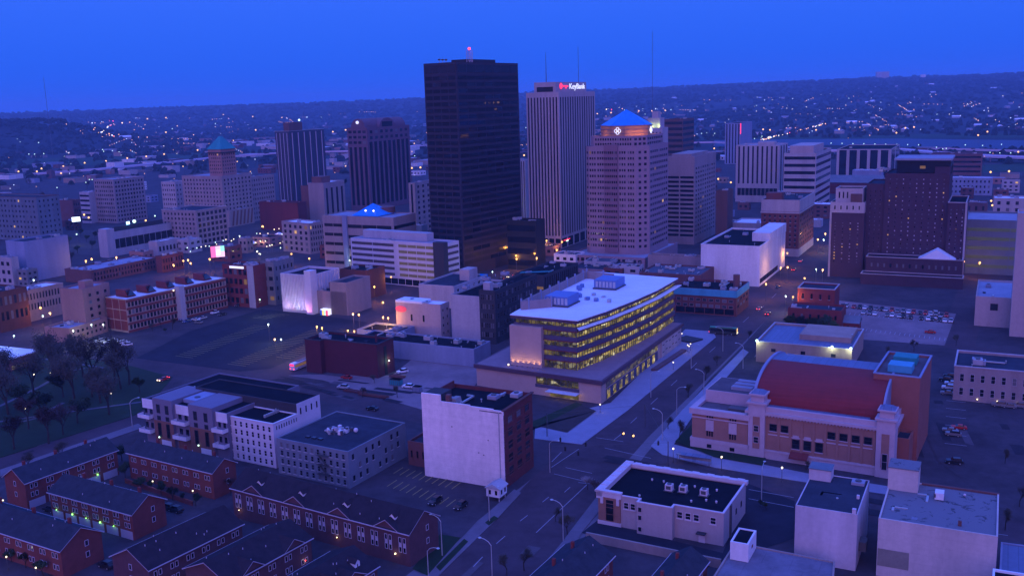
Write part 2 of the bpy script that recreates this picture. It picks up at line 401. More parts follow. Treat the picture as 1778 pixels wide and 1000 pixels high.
# white ribbed bank tower
b = Bld('office_tower', 'pale ribbed office tower with an illuminated bank sign on its penthouse', 975, 160, 432, 914, 1033, 27)
b.body('pink', 'rl', par=1.0)
b.strips('L', 10, .42, 9, b.h-3.5, .02, .02, 'glass'); b.strips('R', 15, .45, 9, b.h-3.5, .015, .015, 'glass_dull')
for e, n in (('L', 5), ('R', 6)):
    A, B = b.edge(e); u = (B-A).normalized(); rot = atan2(u.y, u.x); Ls = (B-A).length
    for i in range(n):
        q = A+u*(Ls*(i+.5)/n); MB().box(-Ls/n*.38, Ls/n*.38, -.1, .02, 0, 6.5, 'glass').build('shopfront', b.root, (q.x, q.y, .5), rot)
ph = MB(); ph.box(2, b.W*.86, 3, b.D*.78, b.h-1, b.h+6.8, 'pink').build('penthouse', b.root)
MB().box(1.9, 2.05, 5, b.D*.70, b.h+.3, b.h+3.6, 'black').build('louvre_band', b.root)
mat('signw', (1, 1, 1), .5, 0, em=(.85, .92, 1), es=.9); mat('signr', (1, .05, .05), .5, 0, em=(1, .03, .10), es=2.2)
u_ = (b.W*.86-2)
text(b.root, 'KeyBank', 5.4, 'signw', (2+u_*.42, 2.75, b.h+2.0), (pi/2, 0, 0), .1, sx=u_*.56/20.5)
k = MB(); k.tube((2+u_*.16, 2.9, b.h+4), (2+u_*.16, 2.6, b.h+4), 2.0, 2.0, 'signr', 12); k.box(2+u_*.16, 2+u_*.38, 2.6, 2.9, b.h+3.5, b.h+4.3, 'signr'); k.box(2+u_*.30, 2+u_*.33, 2.6, 2.9, b.h+2.4, b.h+3.5, 'signr'); k.build('key_emblem', b.root)
m = MB(); m.tube((3, b.D*.42, b.h), (3, b.D*.42, b.h+27), .35, .10, 'dmetal', 5); m.build('antenna', b.root)
m = MB(); m.tube((b.W*.98, b.D*.5, b.h), (b.W*.98, b.D*.5, b.h+32), .2, .12, 'dmetal', 5); m.tube((b.W*.98-1.2, b.D*.5, b.h+32), (b.W*.98+1.2, b.D*.5, b.h+32), .1, .1, 'dmetal', 4); m.build('antenna', b.root)
MB().box(4, 15, -.25, -.1, 5.1, 5.5, 'signr').build('neon_sign', b.root); MB().box(8, 12, -.3, -.2, 4.0, 4.8, 'bulbw').build('sign', b.root)
b.fin()
# medical tower with blue pyramid
mat('medw', (.27, .185, .225), .8, .1, .3); mat('medb', (.20, .115, .15), .8, .1, .3)
mat('pyr', (.01, .09, .36), .35, .5, .35, spec=.15, em=(.0, .10, .9), es=.5)
b = Bld('medical_tower', 'stepped pink granite tower crowned by a glowing blue glass pyramid', 1122, 254, 468, 1014, 1160, 27)
W, D, h = b.W, b.D, b.h; c = 6.5
poly = [(c, 0), (W-c*.6, 0), (W, c*.6), (W, D-c), (W-c, D), (c, D), (c*.35, D-c*.6), (0, D-c), (0, c)]
poly = [(c, 0), (W, 0), (W, D), (c*.5, D), (0, D-c*.5), (0, c)]
b.body('medw', 'rl', poly=poly, par=1.0)
nf = 17
LE = ((0, D-c*.5), (0, c))
Lg = D-c*1.5
def seg(y0, y1): return ((0, D-c*.5-Lg*y0), (0, D-c*.5-Lg*y1))
for y0, y1, n in ((.0, .16, 3), (.17, .33, 3), (.35, .62, 7), (.64, .80, 3), (.82, .98, 3)): b.grid(seg(y0, y1), n, nf, .62, .42, 12, h-2, .03, .03)
b.grid(((0, c), (c, 0)), 2, nf, .45, .42, 12, h-2, .1, .1); b.grid(((c, 0), (W, 0)), 9, nf, .6, .42, 12, h-2, .03, .03)
b.grid(((c*.5, D), (0, D-c*.5)), 1, nf, .4, .42, 12, h-2)
yy = D-c*.5-Lg*.34; y2 = D-c*.5-Lg*.63
b.box(-1.2, .5, y2, yy, 10, h+1, 'medb', 'centre_bay')
b.grid(((-1.2, yy), (-1.2, y2)), 7, nf, .66, .42, 12, h-2, .02, .02)
q = 2.5; b.body('medw', 'rl', poly=[(c+q, q), (W-q, q), (W-q, D-q), (q+3, D-q), (q, D-q-3), (q, c+q)], z0=h-1, z1=h+6, name='setback', rname='setback_roof')
b.grid(((q, D-q-3), (q, c+q)), 15, 2, .6, .5, h-.3, h+5.4); b.grid(((c+q, q), (W-q, q)), 8, 2, .6, .5, h-.3, h+5.4); b.grid(((q, c+q), (c+q, q)), 3, 2, .6, .5, h-.3, h+5.4)
cx_, cy_ = W*.55, D*.52; rx, ry = 15.5, 15.5
oc = [(cx_+rx*sx_*a1, cy_+ry*sy_*a2) for sx_, sy_, a1, a2 in ((-1, -1, .28, 1), (1, -1, .28, 1), (1, -1, 1, .28), (1, 1, 1, .28), (1, 1, .28, 1), (-1, 1, .28, 1), (-1, 1, 1, .28), (-1, -1, 1, .28))]
mat('crown', (.42, .20, .12), .7, .1, .3)
b.body('crown', 'rd', poly=oc, z0=h+5, z1=h+12, par=.4, name='crown', rname='crown_roof')
for z in (h+7, h+9.2, h+11.6): MB().ring(inset(oc, -.35), oc, z, z+.4, 'medb').build('crown_ledge', b.root)
m = MB(); m.v = [(*p, h+12) for p in inset(oc, -.2)]+[(cx_, cy_, h+21.5)]; m.f = [(i, (i+1) % 8, 8) for i in range(8)]; m.m = [0]*8; m.mats = ['pyr']; m.build('pyramid', b.root)
m = MB()
for i in range(8): m.tube((*oc[i], h+12), (cx_, cy_, h+21.5), .16, .12, 'pyr', 5)
m.build('pyramid_ridge', b.root)
for ei in (6, 0):
    a = Vector(oc[ei]); e_ = Vector(oc[(ei+1) % 8]); mid = (a+e_)/2; u = (e_-a).normalized(); nrm = Vector((u.y, -u.x)); rt = atan2(u.y, u.x)
    m = MB()
    for dx, dz in ((1.15, 0), (-1.15, 0), (0, 1.15), (0, -1.15)):
        for k in range(14):
            t0, t1 = 2*pi*k/14, 2*pi*(k+1)/14
            m.tube((dx+cos(t0)*.95, 0, dz+sin(t0)*.95), (dx+cos(t1)*.95, 0, dz+sin(t1)*.95), .2, .2, 'signw', 4, False)
    m.build('clover_emblem', b.root, (mid.x+nrm.x*.6, mid.y+nrm.y*.6, h+8.8), rt)
for (ax, ay, ex, ey) in ((-4, c, -4, D-6),):
    pass
for k, (xx, yy_) in enumerate(((cx_-rx*.8, cy_-ry*.8), (cx_-rx*.95, cy_-ry*.62), (cx_-rx*.62, cy_-ry*.95), (cx_-rx*.8, cy_+ry*.8), (cx_+rx*.8, cy_-ry*.8))):
    l = bpy.data.lights.new('floodlight', 'POINT'); l.energy = 420; l.color = (1, .45, .12); l.shadow_soft_size = .6
    o = bpy.data.objects.new('floodlight', l); link(o, b.root); o.location = (xx, yy_, h+6.8)
# podium
b.body('medw', 'rl', poly=[(-14, -4), (W+8, -4), (W+8, D+6), (-14, D+6)], z0=0, z1=9.5, par=.8, name='podium', rname='podium_roof')
b.grid(((-14, D+6), (-14, -4)), 14, 1, .62, .4, 4.5, 9.5); b.fin()
# long low block in front of the medical tower
b = mk('parking_podium', 'low grey deck building at the foot of the pyramid tower', 1080, 470, 492, 985, 1135, 27, 'medw', 'rb', ('g', 7, 1, .5, .4), None, units=3)

# ---- right of the medical tower
b = Bld('office_tower', 'beige office block with rounded ribbon windows beside the pyramid tower', 1205, 272, 425, 1157, 1243, 27)
b.body('cream', 'rl', par=1); b.bands('L', 14, .5, 5, b.h-13, .02, .55, 'glass'); b.bands('L', 14, .5, 5, b.h-13, .5, .03, 'glass')
b.grid('R', 9, 16, .5, .45, 5, b.h-7, gl=['glass_dull', 'glass2'])
b.box(3, b.W*.8, 3, b.D-3, b.h-1, b.h+1.6, 'cream', 'penthouse'); b.fin()
b = mk('office_tower', 'brown banded office tower rising behind the pyramid tower', 1185, 207, 330, 1150, 1205, 27, 'brown', 'rd', ('b', 12, .5), ('b', 12, .5))
b = Bld('art_deco_tower', 'stepped art deco stone tower with green floodlit ledges behind the pyramid tower', 1150, 222, 360, 1118, 1160, 27)
b.body('lime', 'rl'); b.strips('L', 5, .4, 4, b.h-4); b.body('lime', 'rl', poly=b.rect(3, b.W-2, 3, b.D-3), z0=b.h-1, z1=b.h+9, name='setback', rname='setback_roof')
b.body('lime', 'rl', poly=b.rect(6, b.W-4, 6, b.D-6), z0=b.h+8, z1=b.h+15, name='top_block', rname='top_roof')
for yy in (b.D*.25, b.D*.6):
    MB().box(.5, 1.1, yy-.5, yy+.5, b.h-.9, b.h-.3, 'dmetal').build('floodlight_fitting', b.root)
    l = bpy.data.lights.new('ledge_light', 'POINT'); l.energy = 900; l.color = (.75, 1, .25); l.shadow_soft_size = .5; o = bpy.data.objects.new('ledge_light', l); link(o, b.root); o.location = (1.2, yy, b.h+1.2)
b.fin()
b = mk('office_tower', 'small dark slab tower with a red neon line at its corner', 1285, 214, 285, 1259, 1306, 27, 'blueg', 'rd', ('v', 5, .4), None, units=0)
MB().box(-.5, .4, -.5, .4, b.h-16, b.h-.5, 'signr').build('neon_line', b.root)
mk('office_block', 'narrow dark brown windowless block right of the beige ribbon tower', 1262, 331, 425, 1243, 1273, 27, 'brown', 'rg')
b = mk('courthouse', 'pale stone block with tall vertical window slots right of downtown', 1352, 252, 352, 1278, 1368, 27, 'lime', 'rl', ('v', 9, .35, dict(z0=18)), ('v', 3, .4), fin=False)
b.bands('L', 1, .5, 3, 17, .04, .04, 'glass', split=10); b.box(4, 14, 6, b.D-20, b.h-1, b.h+3, 'lime', 'penthouse'); b.fin()
b = mk('office_block', 'white office block with dark ribbon windows and a pale penthouse', 1414, 266, 372, 1361, 1443, 27, 'lime', 'rd', ('b', 8, .42), ('b', 8, .42), units=0)
b.box(4, b.W*.7, 3, b.D*.85, b.h-.9, b.h+6, 'pink', 'penthouse')
mk('office_block', 'low modern block with tall dark glass panels beyond the striped office block', 1545, 259, 312, 1453, 1562, 27, 'lime', 'rd', ('v', 5, .7, dict(z0=2)), ('v', 2, .8), units=1)
mk('office_block', 'maroon long block with ribbon windows near the river highway', 1703, 267, 312, 1617, 1711, 27, W=30, wall='terra', roof='rb', L=('b', 5, .4), units=3)
b = mk('hotel', 'white motel with three rows of dark windows behind the brown hotel', 1722, 309, 340, 1641, 1730, 27, W=16, wall='blueg', roof='rw', L=('g', 11, 3, .4, .42), units=1)
b = Bld('church', 'dark brick hall with a long blue-green metal roof', 1530, 318, 338, 1440, 1540, 27, W=18)
b.body('maroon', 'rb', par=.2)
m = MB(); m.add([(-1, -1, b.h), (b.W+1, -1, b.h), (b.W+1, b.D+1, b.h), (-1, b.D+1, b.h), (b.W/2, -1, b.h+7), (b.W/2, b.D+1, b.h+7)], [(3, 0, 4, 5), (1, 2, 5, 4), (0, 1, 4), (2, 3, 5)], 'slate'); m.build('pitched_roof', b.root)
mk('civic_hall', 'white box building behind the brown hotel with rooftop machinery', 1530, 296, 330, 1480, 1560, 27, W=16, wall='blueg', roof='rw', units=4)
# brick corner hotel
b = Bld('office_block', 'dark brick corner block with a pale arcaded top floor and red neon at street level', 1386, 348, 446, 1322, 1414, 27)
b.body('brick', 'rb', cop='lime')
b.grid('L', 7, 7, .32, .5, 6, b.h-9, sill='lime', lit=.02); b.grid('R', 8, 7, .32, .5, 6, b.h-9)
b.grid('L', 12, 1, .3, .3, b.h-6.5, b.h-1.5, gl=['glass', 'glass2'], lit=.25); b.box(-.08, .05, 0, b.D, b.h-7.4, b.h-.3, 'lime', 'pale_attic'); b.box(0, b.W, -.08, .05, b.h-7.4, b.h-.3, 'lime', 'pale_attic')
MB().ring(inset(b.rect(), -.4), b.rect(), b.h-8.6, b.h-7.6, 'lime').build('string_course', b.root)
MB().ring(inset(b.rect(), -.25), b.rect(), .0, 5, 'lime').build('stone_base', b.root)
b.bands('R', 1, .5, 1, 5, .05, .05, 'signr', nm='neon_sign', split=5); b.bands('L', 1, .6, 1, 5, .05, .05, 'glass', nm='shopfront', split=6)
b.box(4, 12, b.D*.5, b.D*.5+10, b.h-1, b.h+4, 'brick', 'penthouse'); b.units(5); b.fin()
# big brown hotel
mat('hw', (.058, .028, .045), .85, .14, .2)
b = Bld('hotel', 'huge dark brown brick hotel with a flat-roofed glazed top floor', 1670, 352, 492, 1443, 1676, 27, W=36)
W, D, h = b.W, b.D, b.h
b.body('hw', 'rd', poly=b.rect(0, W, 0, D*.13), cop='lime')
b.grid(((0, D*.13), (0, 0)), 3, 14, .2, .28, 12, h-3, gl=['glass', 'blind', 'curtain'])
b.body('hw', 'rb', poly=b.rect(3, W, D*.13, D*.60), z1=h+15, name='main_wall', rname='main_roof')
b.grid(((3, D*.60), (3, D*.13)), 9, 18, .16, .26, 14, h+13, gl=['glass', 'blind', 'curtain'], lit=.07, litm=('lit',))
b.body('hw', 'rb', poly=b.rect(5, W, D*.60+.02, D*.74), z1=h+9, name='link_wall', rname='link_roof')
b.grid(((5, D*.73), (5, D*.61)), 3, 15, .18, .26, 14, h+6, cur=.6)
b.body('hw', 'rb', poly=b.rect(0, W*.6, D*.74+.02, D), z1=h-7, name='wing_wall', rname='wing_roof')
b.grid(((0, D), (0, D*.75)), 4, 14, .16, .26, 8, h-12, gl=['glass', 'blind', 'curtain'], lit=.12, litm=('lit',))
b.body('lime', 'rb', poly=b.rect(-.35, W*.6, D*.74, D+.35), z0=h-7, z1=h-1, name='stone_crown', rname='crown_roof')
b.grid(((-.35, D), (-.35, D*.75)), 5, 1, .2, .5, h-6.2, h-2)
b.body('lime', 'rd', poly=b.rect(1.5, W*.5, D*.76, D*.97), z0=h-1.8, z1=h+6.5, name='stone_attic', rname='attic_roof', cop='lime')
b.grid(((1.5, D*.96), (1.5, D*.86)), 3, 1, .34, .62, h, h+5.6)
b.box(-.2, 2.2, D*.765, D*.85, h-1.8, h+3.6, 'brown', 'lift_house')
for y, z_ in ((0, h), (D, h-7)): b.box(-.5, .5, y-.5, y+.5, 0, z_, 'lime', 'corner_quoins')
b.box(5, W-2, D*.13, D*.52, h+14, h+22, 'glass', 'glazed_storey'); b.box(3.5, W, D*.12, D*.54, h+22, h+23, 'rl', 'glazed_storey_roof'); b.box(4.6, W, D*.13, D*.24, h+14, h+18.5, 'hw', 'brick_tower')
b.box(4.85, 5.2, D*.31, D*.35, h+17.5, h+19, 'litdim', 'lit_window')
b.body('hw', 'rd', poly=b.rect(-9, 2, 0, D*.70), z0=0, z1=14, name='podium', rname='podium_roof', cop='lime')
b.grid(((-9, D*.70), (-9, 0)), 14, 2, .28, .4, 2, 12, cur=.5)
b.body('hw', 'rd', poly=b.rect(-18, -9.2, -1, D*.72), z0=0, z1=6, name='terrace', rname='terrace_roof', cop='lime')
m = MB(); y0, y1 = D*.05, D*.32
m.add([(-8.5, y0, 13.5), (1, y0, 13.5), (1, y1, 13.5), (-8.5, y1, 13.5), (-8.5, (y0+y1)/2, 19), (1, (y0+y1)/2, 19)], [(0, 1, 5, 4), (2, 3, 4, 5), (0, 4, 3), (1, 2, 5)], 'rw'); m.build('white_gable_roof', b.root)
b.units(3, h+15.2, b.rect(4, W-2, D*.58, D*.7)); b.fin()
b = mk('annex', 'low brown hotel annex with stone corner right of the brown hotel', 1712, 352, 400, 1676, 1740, 27, W=14, wall='purple', roof='rl', L=('g', 3, 3, .3, .5))
mat('garage_lit', (.10, .12, .06), .7, .3, .15, em=(.25, .40, .16), es=.05)
b = Bld('parking_garage', 'long garage with greenish lit decks behind the right-hand light pole', 1830, 385, 482, 1676, 1850, 27, W=40)
b.body('slate', 'rl'); b.bands('L', 5, .35, 2, b.h-3, .02, .02, 'garage_lit', nm='deck_opening', split=2); b.fin()
b = mk('office_block', 'pale blocky annex beyond the lit garage at the right edge', 1790, 345, 385, 1725, 1800, 27, W=20, wall='lime', roof='rw', L=('g', 4, 3, .35, .5), units=4)
b = Bld('civic_building', 'pale windowless civic building with a slab wall at the right edge', 1830, 522, 575, 1694, 1900, 27, W=42)
b.body('pink', 'rl'); b.box(-.15, .1, b.D-9, b.D-6, b.h-6, b.h-3, 'glass2', 'window'); b.units(4); b.fin()

b = mk('office_tower', 'pale windowless slab block cut by the very right edge', 1840, 372, 590, 1766, 1900, 27, W=14, wall='pink', roof='rl', units=0)
# ---- between the towers
mk('office_block', 'narrow pale ribbed block squeezed between the two tallest towers', 915, 278, 400, 880, 921, 27, 'lime', 'rl', ('v', 8, .35), None)
b = mk('office_block', 'low black glass block at the foot of the tallest tower', 932, 384, 470, 880, 946, 27, 'black', 'rd', ('b', 4, .5, dict(mt='glass')), None)
mk('office_block', 'thin beige block half hidden behind the tallest tower', 724, 318, 405, 712, 765, 27, D=6, wall='cream', roof='rl', L=('v', 1, .3), R_=('g', 5, 9, .35, .5))
mk('stair_tower', 'dark slate stair block between the white garage and the tallest tower', 734, 392, 430, 716, 742, 27, 'slate', 'rd')
# arched postmodern tower
b = Bld('office_tower', 'postmodern purple tower with arched gables on its roof', 645, 222, 366, 603, 711, 27)
W, D, h = b.W, b.D, b.h
mat('arch', (.12, .065, .095), .75, .1, .2)
b.body('arch', 'rd')
b.grid('L', 4, 3, .66, .5, h-17, h-1.5); b.strips('L', 4, .55, 5, h-19); b.strips('R', 9, .6, 5, h-14); b.grid('R', 8, 2, .5, .5, h-13, h-1.5)
def arch_gable(y0, y1, x0, x1, ax, mt, nm):
    m = MB(); n = 12; pts = [(cos(pi*i/n), sin(pi*i/n)) for i in range(n+1)]
    vs = []
    for s_ in (0, 1):
        for cx, sz in pts:
            if ax == 'x': vs.append((x0+(x1-x0)*s_, (y0+y1)/2+cx*(y1-y0)/2, h-.3+sz*9))
            else: vs.append(((x0+x1)/2+cx*(x1-x0)/2, y0+(y1-y0)*s_, h-.3+sz*9))
    m.add(vs, [(i, i+1, n+2+i, n+1+i) for i in range(n)]+[tuple(range(n, -1, -1)), tuple(range(n+1, 2*n+2))], mt); m.build(nm, b.root)
arch_gable(D*.15, D*.85, 2, W-2, 'x', 'arch', 'barrel_roof'); arch_gable(.8, D-2, W*.30, W*.66, 'y', 'arch', 'cross_gable')
MB().box(W*.36, W*.60, .6, .9, h, h+5, 'glass').build('gable_window', b.root)
MB().ball((1.4, D*.5, h+5), 1.6, 'signw').build('round_sign', b.root); b.fin()
# dark slab
b = Bld('office_tower', 'dark slab tower with thin white vertical piers', 510, 228, 352, 478, 563, 27)
mat('slab', (.03,.03,.05), .4, .1, .3, spec=.5)
b.body('slab', 'rl', cop='metal'); b.strips('L', 4, .10, 1, b.h-2, 0, 0, 'trim', nm='pier', proud=.7); b.strips('R', 6, .07, 1, b.h-2, 0, 0, 'trim', nm='pier', proud=.7)
b.box(8, b.W*.5, b.D*.3, b.D*.7, b.h-1, b.h+9, 'brown', 'penthouse'); MB().ball((b.W*.5, b.D*.5, b.h+11), 1.2, 'bulbw').build('beacon', b.root); b.fin()
b = Bld('office_block', 'tan commercial block with lit top windows in front of the arched tower', 566, 318, 392, 535, 598, 27)
b.body('cream', 'rw'); b.strips('R', 4, .35, 4, b.h-5); b.body('terra', 'rb', poly=b.rect(2, b.W*.8, b.D, b.D+10), z1=b.h-3, name='rear_wall', rname='rear_roof')
b.box(3, b.W*.5, 4, b.D-2, b.h-1, b.h+5, 'terra', 'penthouse'); b.fin()
mk('warehouse', 'dark red brick hall in front of the dark slab tower', 520, 352, 402, 450, 532, 27, 'maroon', 'rb', None, None)
b = mk('office_block', 'small cream block with a blue-lit roof and tall arched windows', 540, 388, 442, 489, 563, 40, 'cream', 'rw', ('g', 5, 5, .42, .55, dict(lit=.05)), ('g', 6, 5, .42, .55))
# skylight mall
b = Bld('convention_building', 'pale office building with a blue glass pyramid skylight on its roof', 688, 378, 478, 560, 722, 27)
W, D, h = b.W, b.D, b.h
b.body('cream', 'rl', par=.6); b.bands('L', 4, .32, 6, h-3, .36, .03, 'glass_dull', split=3); b.bands('L', 5, .32, 3, h-3, .02, .72, 'glass_dull', split=2)
b.bands('R', 4, .3, 6, h-3)
b.box(-1.2, .4, D*.64, D*.70, 0, h+.4, 'blueg', 'pier')
m = MB(); a0, a1, c0, c1 = 3, W*.9, D*.25, D*.62; m.add([(a0, c0, h), (a1, c0, h), (a1, c1, h), (a0, c1, h), ((a0+a1)/2, (c0+c1)/2, h+7)], [(0, 1, 4), (1, 2, 4), (2, 3, 4), (3, 0, 4)], 'pyr'); m.build('skylight', b.root)
for y in (c0+5, c0+11): MB().ball((a0+3, y, h+3), .6, 'bulbp').build('skylight_lamp', b.root)
m = MB(); n = 24; m.add([(a1-2+8*cos(2*pi*i/n)*1, (c0+c1)/2+10*sin(2*pi*i/n), z) for z in (h-.5, h+4) for i in range(n)], [(i, (i+1) % n, n+(i+1) % n, n+i) for i in range(n)]+[tuple(range(n, 2*n))], 'terra'); m.build('drum', b.root)
b.fin()
# white garage
mat('garage', (.10, .09, .06), .7, .3, .15, em=(.7, .55, .12), es=.06); mat('garage_dark', (.06, .055, .06), .8, .2, .3)
b = Bld('parking_garage', 'white multi-storey car park with a dark stair tower', 773, 424, 503, 609, 797, 33)
W, D, h = b.W, b.D, b.h
b.body('rwall', 'rl', poly=b.rect(), par=.6)
b.bands(((0, D), (0, D*.51)), 6, .48, 4.5, h-1, .02, .02, 'garage_dark', nm='deck_opening', split=2)
b.bands(((0, D*.48), (0, D*.08)), 6, .48, 4.5, h-1, .02, .02, 'garage', nm='deck_opening', split=4)
b.bands('R', 6, .45, 4, h-1, .12, .05, 'garage_dark', nm='deck_opening')
b.bands('L', 1, .85, .3, 4.2, .05, .03, 'glass', nm='shopfront', split=12)
b.box(-.6, 3.5, -.5, D*.10, 0, h+.8, 'charcoal', 'stair_tower')
b.box(W*.5, W-1, D*.25, D*.95, h-.5, h+4, 'lgrey', 'upper_deck'); b.units(2); b.fin()

# ================================================================== LEFT DOWNTOWN
b = Bld('apartment_block', 'large dark apartment block with many small windows at the left edge', 72, 343, 420, -40, 103, 27)
b.body('slate', 'rb', cop='dbrick'); b.grid('L', 16, 8, .35, .4, lit=.05, litm=('lit',)); b.grid('R', 5, 8, .3, .4, lit=.05); b.fin()
mk('office_block', 'cream ten-storey grid-fronted block at the left with arcaded base', 204, 312, 388, 163, 250, 27, 'cream', 'rl', ('g', 9, 10, .5, .5), ('g', 10, 10, .5, .5), cop='lime', units=3)
mk('office_block', 'grey ribbon-window block beside the cream grid-fronted block', 160, 334, 388, 138, 170, 27, 'lgrey', 'rw', ('b', 6, .4), None)
mk('warehouse', 'low dark red brick block left of the grey ribbon-window block', 130, 348, 385, 95, 142, 27, 'terra', 'rb', None, ('g', 4, 3, .4, .4))
# old skyscraper with green pyramid roof
b = Bld('skyscraper', 'old cream skyscraper complex with a green pyramid-roofed tower', 392, 306, 395, 316, 437, 27)
W, D, h = b.W, b.D, b.h
b.body('cream', 'rl'); b.grid('L', 12, 11, .34, .5, 3, h-2); b.grid('R', 8, 11, .34, .5, 3, h-2)
b.body('tan', 'rl', poly=b.rect(6, W*.62, D*.02+3, D*.40), z0=h-1, z1=h+23, name='tower', rname='tower_roof')  # tan tower wall puts its warm uplight into the colour
ty0, ty1, tx0, tx1 = D*.02+3, D*.40, 6, W*.62
b.grid(((tx0, ty1), (tx0, ty0)), 6, 6, .35, .5, h+1, h+20); b.grid(((tx0, ty0), (tx1, ty0)), 6, 6, .35, .5, h+1, h+20)
b.box(tx0-1, tx1+1, ty0-1, ty1+1, h+19.5, h+20.5, 'charcoal', 'gallery')
m = MB(); zz = h+23
m.add([(tx0-1, ty0-1, zz), (tx1+1, ty0-1, zz), (tx1+1, ty1+1, zz), (tx0-1, ty1+1, zz), ((tx0+tx1)/2-1, (ty0+ty1)/2-1, zz+11), ((tx0+tx1)/2+1, (ty0+ty1)/2-1, zz+11), ((tx0+tx1)/2+1, (ty0+ty1)/2+1, zz+11), ((tx0+tx1)/2-1, (ty0+ty1)/2+1, zz+11)], [(0, 1, 5, 4), (1, 2, 6, 5), (2, 3, 7, 6), (3, 0, 4, 7), (4, 5, 6, 7), (3, 2, 1, 0)], 'mint'); m.build('pyramid_roof', b.root); b.fin()
mk('office_block', 'white narrow slab with dark windows left of the pyramid-roofed skyscraper', 310, 316, 385, 280, 326, 27, 'lime', 'rl', ('g', 6, 8, .4, .45), ('g', 4, 8, .3, .4))
mk('office_block', 'grey grid-fronted block right of the pyramid-roofed skyscraper', 440, 308, 385, 425, 476, 27, 'cream', 'rl', ('g', 4, 9, .4, .5), ('g', 10, 9, .35, .45))
b = mk('office_block', 'cream seven-storey block in front of the pyramid-roofed skyscraper', 345, 366, 428, 281, 394, 27, 'cream', 'rb', ('g', 9, 7, .4, .5), ('g', 7, 6, .6, .6), cop='lime')
b = mk('theatre_annex', 'low block whose side wall carries slanted dark stripes', 400, 366, 395, 385, 440, 27, 'cream', 'rl', None, None, fin=False)
for k in range(6):
    m = MB(); x0 = b.W*(.08+k*.15); m.add([(x0, -.08, 1), (x0+b.W*.07, -.08, 1), (x0+b.W*.16, -.08, b.h-1), (x0+b.W*.09, -.08, b.h-1)], [(0, 1, 2, 3)], 'terra'); m.build('painted_stripe', b.root)
b.fin()
# convention hall with long dark roof
b = Bld('arts_centre', 'long low hall with a black roof and a pale corner pier', 190, 405, 447, 170, 352, 27)
b.body('lgrey', 'rd', cop='lgrey'); b.bands('R', 1, .5, 2, b.h-2, .05, .35, 'glass', split=10); b.box(-2, 5, -2, 6, 0, b.h+3, 'lgrey', 'corner_pier')
b.box(8, b.W*.6, 4, b.D*.7, b.h-1, b.h+3, 'charcoal', 'fly_tower'); MB().ball((b.W*.3, 3, b.h+5), 1.3, 'bulbw').build('rooftop_light', b.root)
MB().box(b.W*.22, b.W*.25, 2.6, 3, b.h+3.5, b.h+5.5, 'bulbc').build('rooftop_sign', b.root); b.fin()
mk('office_block', 'small white clinic-like block with strip windows near the brown row', 275, 420, 446, 258, 312, 27, 'lime', 'rw', None, ('g', 6, 1, .5, .4))
# long brown rows
b = mk('row_building', 'long brown three-storey commercial row with flat blue-grey roof', 160, 470, 493, 112, 277, 27, 'terra', 'rl', None, ('g', 22, 2, .45, .6), units=6)
mk('row_building', 'brown brick extension of the long commercial row', 283, 445, 474, 270, 318, 27, 'brick', 'rw', None, ('g', 8, 2, .45, .6))
mk('warehouse', 'big blank whitewashed side-wall block at the left', 50, 420, 490, 10, 118, 30, 'blueg', 'rb', None, None)
mk('office_block', 'small white block with three rows of windows at the far left', 25, 448, 498, -30, 32, 27, 'lime', 'rb', ('g', 5, 3, .5, .45), None)
mk('shop_row', 'brown brick shop row with lit awnings at the left edge', 3, 508, 578, -60, 47, 27, 'dbrick', 'rb', None, ('g', 6, 2, .5, .55, dict(z0=4, cur=.2)))
mk('shop_row', 'pale three-storey shop row with arched windows by the tan tower', 49, 505, 560, 45, 110, 27, D=14, wall='beige', roof='rw', R_=('g', 12, 2, .4, .6, dict(z0=5)))
# tan building
b = Bld('office_block', 'tan six-storey block with a plain side wall and small penthouse', 152, 502, 583, 104, 190, 20)
b.body('tan', 'rl'); b.grid('R', 3, 5, .3, .45, 4, b.h-2, m0=.1, frame=None, sill='cream'); b.box(b.W*.2, b.W*.5, b.D*.1, b.D*.4, b.h-1, b.h+3, 'tan', 'penthouse'); b.fin()
b = mk('office_block', 'low tan two-storey annex in front of the tan six-storey block', 124, 570, 596, 77, 186, 20, 'tan', 'rl', None, ('g', 8, 2, .4, .5, dict(lit=.1)), units=2)
